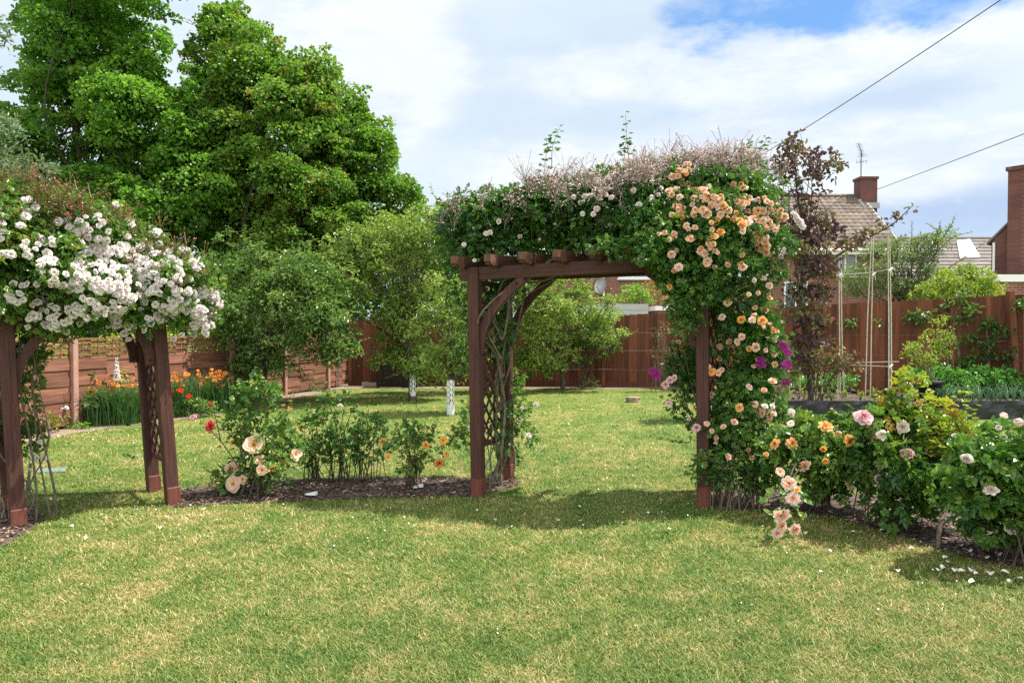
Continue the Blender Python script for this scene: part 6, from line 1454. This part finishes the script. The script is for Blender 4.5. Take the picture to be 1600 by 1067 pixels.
for row, yy in enumerate((12.48, 12.66, 12.84)):
    for i in range(17):
        x = RB[0] + .12 + i * .155 + rng.normal(0, .02); base = V3(x, yy + rng.normal(0, .02), .26)
        if cnt < 3:
            g = Geo()
            for q in range(8):
                a = rng.uniform(0, 6.28); l = rng.uniform(.18, .34); o_ = V3(math.cos(a), math.sin(a), 0); sp_ = rng.uniform(.04, .20)
                p = curve([base, base + o_ * sp_ * .3 + V3(0, 0, l * .55), base + o_ * sp_ + V3(0, 0, l * rng.uniform(.75, 1))], 3); gtube(g, p, np.linspace(.008, .002, len(p)), 4, tint=rng.random(), cap=False)
            o = single(g, 'onion_plant', M['onion'], 'onion with upright blue green leaves in the front rows of the right bed', 'vegetable plant', base, 'onions in the right bed'); protos = globals().setdefault('ONI', []); protos.append(o)
        else:
            o = ONI[cnt % 3].copy(); COL.objects.link(o); o.location = tuple(base); o.rotation_euler = (0, 0, rng.uniform(0, 6.28)); s_ = rng.uniform(.8, 1.15); o.scale = (s_, s_, s_)
        cnt += 1
for i in range(9): leafy('bean_plant', 'low green leafy bean plant at the back of the bare compost bed', 'vegetable plant', V3(LB[0] + .25 + i * .235, 14.05 + .15 * (i % 2), .27), 9, .20, .34, 'veg', .07, .04, 830 + i, 'low beans in the left bed', 4)
for i, (px_, d_) in enumerate(((1248, 13.0), (1278, 12.7), (1318, 13.1), (1345, 12.6), (1372, 13.0), (1222, 12.6), (1300, 12.55))): p = at(px_, 600, d_); p[2] = .27; leafy('seedling', 'small pale seedling standing in the bare compost of the left bed', 'seedling', p, 3, .10, .15, 'yellowgreen', .08, .04, 850 + i, 'seedlings in the left bed', 3)
stk = [(1234, 624, 586, 12.6), (1250, 610, 560, 13.1), (1274, 606, 570, 13.3), (1285, 614, 575, 13.0), (1309, 622, 575, 12.6), (1318, 610, 582, 13.1), (1264, 604, 575, 13.4)]
for i, (x, yb, yt, d_) in enumerate(stk): a = at(x, yb, d_); a[2] = .22; b = at(x + (i % 3) - 1, yt, d_); g = Geo(); gtube(g, [a, b], .010, 6); single(g, 'bamboo_stake', M['bamboo'], 'short thin bamboo stake pushed into the bare compost bed', 'stake', a, 'short stakes in the left bed')
root = thing('bean_support', 'tall frame of tied bamboo canes standing in the left raised bed', 'cane frame', at(1360, 600, 12.9) * V3(1, 1, 0) + V3(0, 0, .26))
for (x, yt, x2, d_, d2) in ((1311, 388, 1313, 13.9, 13.9), (1314, 392, 1318, 14.1, 14.1), (1362, 365, 1352, 13.2, 13.2), (1365, 366, 1360, 13.4, 13.4), (1387, 364, 1389, 12.5, 12.5), (1390, 372, 1393, 12.7, 12.7)):
    a = at(x2, 600, d2); a[2] = .2; b = at(x, yt, d_); g = Geo(); gtube(g, [a, (a + b) / 2 + RNG.normal(0, .008, 3), b], [.0115, .0105, .008], 6); g.build('cane', M['bamboo'], root, smooth=True)
for (a, b) in (((at(1308, 430, 14.0)), at(1366, 426, 13.3)), (at(1355, 427, 13.3), at(1398, 420, 12.5)), (at(1318, 567, 14.0), at(1404, 565, 12.6)), (at(1316, 570, 13.9), at(1392, 573, 12.5))): g = Geo(); gtube(g, [a, b], .008, 6); g.build('cross_cane', M['bamboo'], root, smooth=True)
g = Geo()
for c in (at(1365, 428, 13.25), at(1391, 421, 12.55), at(1312, 430, 13.95), at(1391, 572, 12.55)): gtube(g, [c + V3(-.03, -.02, -.03), c + V3(.03, -.025, .03)], .018, 6); gtube(g, [c + V3(0, -.03, 0), c + V3(.02, -.04, -.11)], .006, 4)
g.build('twine', M['whitepvc'], root)
# pots, potted shrubs, can
def pot(px_, d_, ztop, r, label):
    p = at(px_, 600, d_) * V3(1, 1, 0); g = Geo(); gdisc_grid(g, [(0, .002), (r * .72, .002), (r * .95, ztop * .9), (r * 1.06, ztop * .9), (r * 1.06, ztop), (r * .96, ztop), (r * .93, ztop - .06), (0, ztop - .07)], 24, p); return single(g, 'plant_pot', M['plastic'], label, 'plant pot', p, 'black plant pots', True), p
_, p1 = pot(1455, 13.0, .60, .20, 'black plastic pot standing clear between the two raised beds'); _, p2 = pot(1480, 13.5, .58, .20, 'black plastic pot half hidden behind the other, by the vegetables')
bush('blueberry_bush', 'yellow green bush growing in the front black pot', p1 + V3(0, 0, .53), [(1408, 552), (1412, 536), (1432, 528), (1448, 520), (1458, 540), (1462, 565), (1450, 578), (1425, 570)], 13.05, .28, 46, .05, .11, 'yellowgreen', 190, .05, .026, 91, 'potted bushes', 'bush', canes=12, cane_r=.006, canemat='oldcane', kind='simple', spread=.05)
bush('blueberry_bush', 'taller yellow green bush growing in the rear black pot', p2 + V3(0, 0, .51), [(1448, 520), (1455, 500), (1478, 492), (1488, 512), (1490, 540), (1482, 562), (1462, 565), (1452, 545)], 13.45, .28, 46, .05, .11, 'yellowgreen', 190, .05, .026, 92, 'potted bushes', 'bush', canes=12, cane_r=.007, canemat='oldcane', kind='simple', spread=.05)
p = at(1413, 620, 11.9) * V3(1, 1, 0); root = thing('watering_can', 'grey metal watering can half hidden behind the yellow green rose', 'watering can', p); z0 = .17
g = Geo(); gdisc_grid(g, [(0, .002), (.10, .002), (.115, .05), (.115, .27), (.10, .30), (.06, .33), (0, .33)], 22, p + V3(0, 0, .2)); g.build('body', M['metal'], root, smooth=True)
g = Geo(); gtube(g, curve([p + V3(-.10, 0, .28), p + V3(-.20, 0, .40), p + V3(-.29, 0, .54)], 5), np.linspace(.026, .014, 11), 8); g.build('spout', M['metal'], root, smooth=True)
g = Geo(); gtube(g, curve([p + V3(-.06, 0, .52), p + V3(.0, 0, .63), p + V3(.12, 0, .60), p + V3(.16, 0, .45), p + V3(.11, 0, .30)], 6), .011, 7); g.build('handle', M['metal'], root, smooth=True)
g = Geo(); gbox(g, p + V3(-.2, -.2, 0), p + V3(.2, .2, .2)); single(g, 'upturned_crate', M['plastic'], 'low black crate under the watering can', 'crate', p)
p = at(1412, 594, 14.2); p[2] = .27; g = Geo(); gtube(g, curve([p + V3(-.35, 0, .02), p + V3(-.1, -.1, .08), p + V3(.15, 0, .10), p + V3(.4, .1, .06)], 6), .07, 8); single(g, 'black_sheeting', M['plastic'], 'rolled black plastic sheeting at the end of the compost bed', 'plastic sheet', p)

# espaliered fruit on the right fence
def fencept(px_, py_, off=.09):
    o = np.array([0, 0, H]); d = ray(px_, py_); a = V3(4.2, 18.65, 0); nn = nrm(V3(-(13.65 - 18.65), (9.24 - 4.2), 0)); nn = -nn if nn[1] > 0 else nn
    t = ((a + nn * off - o) @ nn) / (d @ nn); return o + d * t
def espalier(label, stem, arms, leaves, seed, mat, group):
    rng = np.random.default_rng(seed); b = fencept(*stem[0]); b[2] = 0; root = thing('espalier_tree', label, 'espalier tree', b, group)
    g = Geo(); c = curve([b] + [fencept(*s) for s in stem], 6); gtube(g, c, np.linspace(.028, .012, len(c)), 7)
    for a in arms: c = curve([fencept(*s) for s in a], 6); gtube(g, c, np.linspace(.014, .006, len(c)), 6)
    g.build('trunk', M['oldcane'], root, smooth=True)
    C = np.array([fencept(x, y, .12 + rng.uniform(0, .08)) for x, y, r in leaves]); R = np.array([[r * 15 / F] * 3 for x, y, r in leaves]); g = Geo(); crown(g, Clumps(C, R), 150, .095, .045, rng, inner=.15, minleaf=14, upw=.5); g.build('foliage', M[mat], root)
espalier('espaliered fruit tree with a bent pale trunk, rising above the right fence', [(1499, 562), (1495, 535), (1490, 515), (1494, 490), (1504, 470), (1506, 450)], [[(1492, 505), (1480, 490), (1460, 495), (1420, 500)], [(1494, 500), (1520, 490)]],
    [(1420, 496, 9), (1432, 498, 10), (1445, 496, 10), (1455, 498, 8), (1472, 485, 9), (1480, 476, 8), (1490, 505, 8), (1505, 460, 9), (1502, 470, 9), (1512, 490, 10), (1520, 484, 9), (1508, 497, 8), (1322, 508, 8), (1332, 507, 9), (1370, 505, 7), (1428, 504, 7)], 71, 'plum', 'espaliered fruit trees')
espalier('espaliered fruit tree with dark leaves in tiers by the leaning fence post', [(1545, 570), (1545, 540), (1542, 520), (1540, 505)], [[(1545, 535), (1580, 533), (1596, 540)], [(1545, 535), (1510, 532)], [(1545, 562), (1585, 562)]],
    [(1508, 532, 9), (1522, 534, 9), (1538, 515, 10), (1545, 508, 9), (1556, 512, 11), (1565, 520, 8), (1545, 545, 10), (1540, 530, 8), (1560, 555, 9), (1572, 565, 8), (1580, 550, 7), (1525, 560, 10), (1510, 566, 10), (1540, 565, 10), (1585, 522, 7), (1592, 478, 8), (1600, 478, 9)], 72, 'hedge', 'espaliered fruit trees')
bush('low_shrub', 'low dark leafy growth along the foot of the right fence', fencept(1500, 600) * V3(1, 1, 0), [(1430, 590), (1440, 568), (1500, 566), (1560, 572), (1600, 570), (1600, 595)], 14.0, .2, 46, .08, .15, 'hedge', 150, .07, .04, 93, None, 'shrub', canes=14, kind='simple', spread=.5)

# ------------------------------------------------------------------ along the left and back fence
p = V3(-4.25, 18.95, 0); p = at(526, 600, 18.6) * V3(1, 1, 0)
root = thing('trellis_post', 'dark narrow post with a pale ladder strip in the shady back corner', 'post', p)
g = Geo(); gbar(g, p + V3(-.12, .06, 0), p + V3(-.12, .06, 1.0), .10, .08, up=(0, 1, 0)); g.build('post', M['dark_shade'], root)
g = Geo()
for k in range(8): gbar(g, p + V3(.0, 0, .08 + k * .105), p + V3(.075, 0, .08 + k * .105), .012, .075, tint=.5)
g.build('ladder_strip', M['metal'], root)
p = at(620, 600, 18.5) * V3(1, 1, 0); root = thing('shade_bin', 'dark slatted compost bin in the shade under the apple tree', 'compost bin', p)  # dark box added where there is only black shade
g = Geo(); 
for s_ in range(4):
    a, b = [((-.5, 0), (.5, 0)), ((.5, 0), (.5, .8)), ((.5, .8), (-.5, .8)), ((-.5, .8), (-.5, 0))][s_]
    for k in range(6): gbar(g, p + V3(*a, .07 + k * .12), p + V3(*b, .07 + k * .12), .022, .105)
g.build('slats', M['dark_shade'], root)
for cx_, cy_ in ((-.5, .0), (.5, 0), (.5, .8), (-.5, .8)): bar('corner_post', p + V3(cx_ * .96, cy_ * .96 + .02, 0), p + V3(cx_ * .96, cy_ * .96 + .02, .80), .06, .06, M['dark_shade'], root)

def strappy(label, bx, by, h_px, w_px, n, blooms, seed, group='orange lily clumps', fl='lily', col='lily', mat='daylily'):
    rng = np.random.default_rng(seed); base = gnd(bx, by); d_ = base[1]; m = d_ / F; root = thing('lily_clump', label, 'lily clump', base, group)
    g = Geo(); W = w_px * m / 2; Hh = h_px * m
    for k in range(int(n * 1.9)):
        a = rng.uniform(0, 6.28); s = base + V3(rng.normal(0, W * .5), rng.normal(0, .14), 0); o_ = V3(math.cos(a), math.sin(a), 0); l = Hh * rng.uniform(.45, .92); sp_ = l * rng.uniform(.15, .8)
        c = curve([s, s + o_ * sp_ * .25 + V3(0, 0, l * .6), s + o_ * sp_ + V3(0, 0, l * rng.uniform(.7, 1))], 3); wv = .0065 * rng.uniform(.6, 1.3); sd = V3(-o_[1], o_[0], 0)
        wd = np.linspace(1, .1, len(c))[:, None] * wv; v = np.stack([c - sd * wd, c + sd * wd], 1).reshape(-1, 3); i = np.arange(len(c) - 1) * 2
        g.add(v, np.stack([i, i + 1, i + 3, i + 2], 1), tint=np.clip(rng.normal(.5, .2), 0, 1))
    g.build('leaves', M[mat], root); g = Geo()
    for (x, y) in blooms:
        e = at(x, y, d_ + rng.uniform(-.12, .15)); s = base + V3((e[0] - base[0]) * .6, rng.normal(0, .08), 0); gtube(g, curve([s, s * .4 + e * .6 + V3(0, 0, .05), e], 4), .0045, 4, cap=False)
    if blooms: g.build('stalks', M['cane'], root)
    for (x, y) in blooms:
        for q in range(3):
            e = at(x + (rng.normal(0, 6) if q else 0), y + (rng.normal(3, 7) if q else 0), d_ + rng.uniform(-.12, .15)); bloom(root, fl, col, e, nrm(V3(rng.normal(.1, .5), rng.normal(-.6, .4), rng.uniform(.1, .9))), rng.uniform(.032, .052), 'flower')
    return root
def c2(l): return [(60 + x / 5.333, 500 + y / 5.333) for x, y in l]
strappy('orange lily clump at the left near the pale fence post', 92, 668, 58, 40, 90, c2([(60, 605), (145, 655), (190, 610), (215, 630), (260, 560)]), 901)
strappy('orange lily clump in front of the pale fence post with glaucous leaves', 152, 664, 86, 46, 230, c2([(380, 515), (480, 495), (500, 525), (480, 545), (410, 575), (465, 600), (440, 560), (510, 540)]), 902)
strappy('orange lily clump beneath the white delphinium spike', 192, 662, 88, 50, 280, c2([(585, 615), (600, 515), (620, 535), (640, 530), (700, 545), (775, 545), (810, 540), (660, 545)]), 903)
strappy('orange lily clump directly left of the arch post', 226, 656, 80, 44, 250, c2([(900, 560), (890, 465), (860, 560), (905, 520), (820, 600)]), 904)
strappy('orange lily clump directly right of the arch post', 278, 650, 86, 46, 260, c2([(1120, 440), (1130, 470), (1180, 465), (1230, 455), (1110, 500), (1150, 450), (1210, 470)]), 905)
strappy('densest orange lily clump beside the plum tree', 330, 644, 84, 56, 290, c2([(1330, 420), (1350, 510), (1380, 510), (1410, 480), (1450, 440), (1490, 430), (1520, 440), (1500, 460), (1540, 460), (1415, 550), (1470, 500), (1340, 470), (1440, 470), (1480, 470), (1520, 480)]), 906)
strappy('orange lily clump in shade under the plum tree', 368, 638, 70, 40, 160, [(352, 600), (362, 590), (372, 596)], 907)
root = thing('poppy_plant', 'scarlet poppies right of the arch post among the lilies', 'poppy', gnd(283, 650)); rng = np.random.default_rng(910); g = Geo()
for (x, y, s_) in ((281, 611, 12), (268, 613, 8), (295, 620, 10), (154, 599, 0)):
    if s_ == 0: continue
    p = at(x, y, gnd(283, 650)[1] - .25); b = gnd(283, 650); gtube(g, curve([b, (b + p) / 2 + V3(.02, 0, .06), p], 5), .004, 4, cap=False); bloom(root, 'cup', 'poppy', p, nrm(V3(.2, -.5, .8)), s_ / 2 * p[1] / F * 1.2, 'flower')
g.build('stalks', M['cane'], root)
b = at(184, 655, 11.75) * V3(1, 1, 0); root = thing('delphinium', 'tall white delphinium spike in front of the slatted fence', 'delphinium', b); rng = np.random.default_rng(911)
t = at(182, 559, 11.75); g = Geo(); gtube(g, [b, t], [.008, .003], 5); g.build('stalk', M['cane'], root); g = Geo()
for k in range(70):
    f = rng.random() ** .8; z = at(185, 597, 11.75)[2] * (1 - f) + t[2] * f; a = rng.uniform(0, 6.28); r = .05 * (1 - f * .75); gbloom(g, 'pom', 'white', V3(t[0] + (b[0] - t[0]) * (1 - f) * .4 + r * math.cos(a), t[1] + r * math.sin(a), z), nrm(V3(math.cos(a), math.sin(a), .2)), .028 * (1 - .55 * f), k % 3)
g.build('flower_spike', M['white'], root); g = Geo(); crown(g, Clumps([b + V3(0, 0, .3), b + V3(.05, 0, .2)], [[.15, .15, .25]] * 2), 120, .10, .06, rng); g.build('foliage', M['plum'], root)
def lowplant(label, bx, by, poly, mat, seed, its=(), n=26, L=.05, W=.028, cat='plant', name='border_plant', rmax=.15):
    b = gnd(bx, by); root, cl, rng = bush(name, label, b, poly, b[1] + .05, .25, n, .07, rmax, mat, 170, L, W, seed, 'border plants', cat, canes=10, cane_r=.004, kind='simple', spread=.12)
    place_blooms(root, cl, its, b[1] - .15, rng, name='flower')
lowplant('tall glaucous grey green poppy leaved plant before the pale post', 142, 664, [(118, 650), (122, 610), (135, 575), (146, 590), (156, 615), (165, 655), (140, 662)], 'greyleaf', 921, L=.12, W=.05)
lowplant('grey green plant with a cluster of large white flowers beside the lily clump', 98, 668, [(78, 655), (85, 635), (105, 630), (118, 645), (112, 665), (88, 668)], 'greyleaf', 922, [(94, 640, 12, 'pom', 'white'), (92, 650, 9, 'pom', 'white'), (80, 642, 10, 'pom', 'white'), (104, 640, 8, 'pom', 'white'), (95, 655, 8, 'pom', 'white')])
lowplant('low grey and pink mottled plant behind the left arch post', 62, 676, [(30, 672), (40, 640), (70, 635), (92, 655), (90, 676), (50, 680)], 'rose_bronze', 923, [(75, 670, 6, 'pom', 'apricot'), (83, 672, 6, 'pom', 'pink'), (60, 655, 6, 'pom', 'palepink')], n=36)
lowplant('flat lime green ground cover at the edge of the lawn', 115, 671, [(95, 672), (105, 662), (130, 660), (142, 668), (125, 675)], 'lime', 924, n=20, rmax=.1)
lowplant('white flowered daisy plant just left of the arch post', 220, 655, [(188, 640), (195, 615), (215, 600), (232, 615), (236, 645), (215, 655)], 'plum', 925, [(192, 616, 7, 'single', 'white'), (199, 618, 7, 'single', 'white'), (219, 612, 7, 'single', 'white'), (229, 628, 6, 'single', 'white'), (221, 637, 6, 'single', 'white'), (216, 634, 6, 'single', 'white'), (187, 617, 8, 'single', 'palepink'), (204, 606, 6, 'single', 'palepink')])
lowplant('leafy dark green perennial right of the arch post at the lawn edge', 300, 652, [(272, 648), (280, 628), (310, 622), (340, 630), (345, 645), (310, 655)], 'plum', 926, n=36)
lowplant('low leafy plants in the shade along the foot of the fence corner', 495, 612, [(470, 612), (476, 598), (495, 592), (515, 600), (512, 614), (490, 618)], 'plum', 927, n=24)
lowplant('pale grassy weeds at the foot of the back fence post', 930, 606, [(905, 605), (915, 592), (935, 596), (945, 604)], 'greyleaf', 928, n=14, L=.14, W=.012, rmax=.1)
lowplant('long thin weedy stems by the back fence right of the post', 985, 604, [(965, 603), (975, 570), (990, 585), (1010, 575), (1030, 600)], 'yellowgreen', 929, n=12, L=.12, W=.014, rmax=.1)
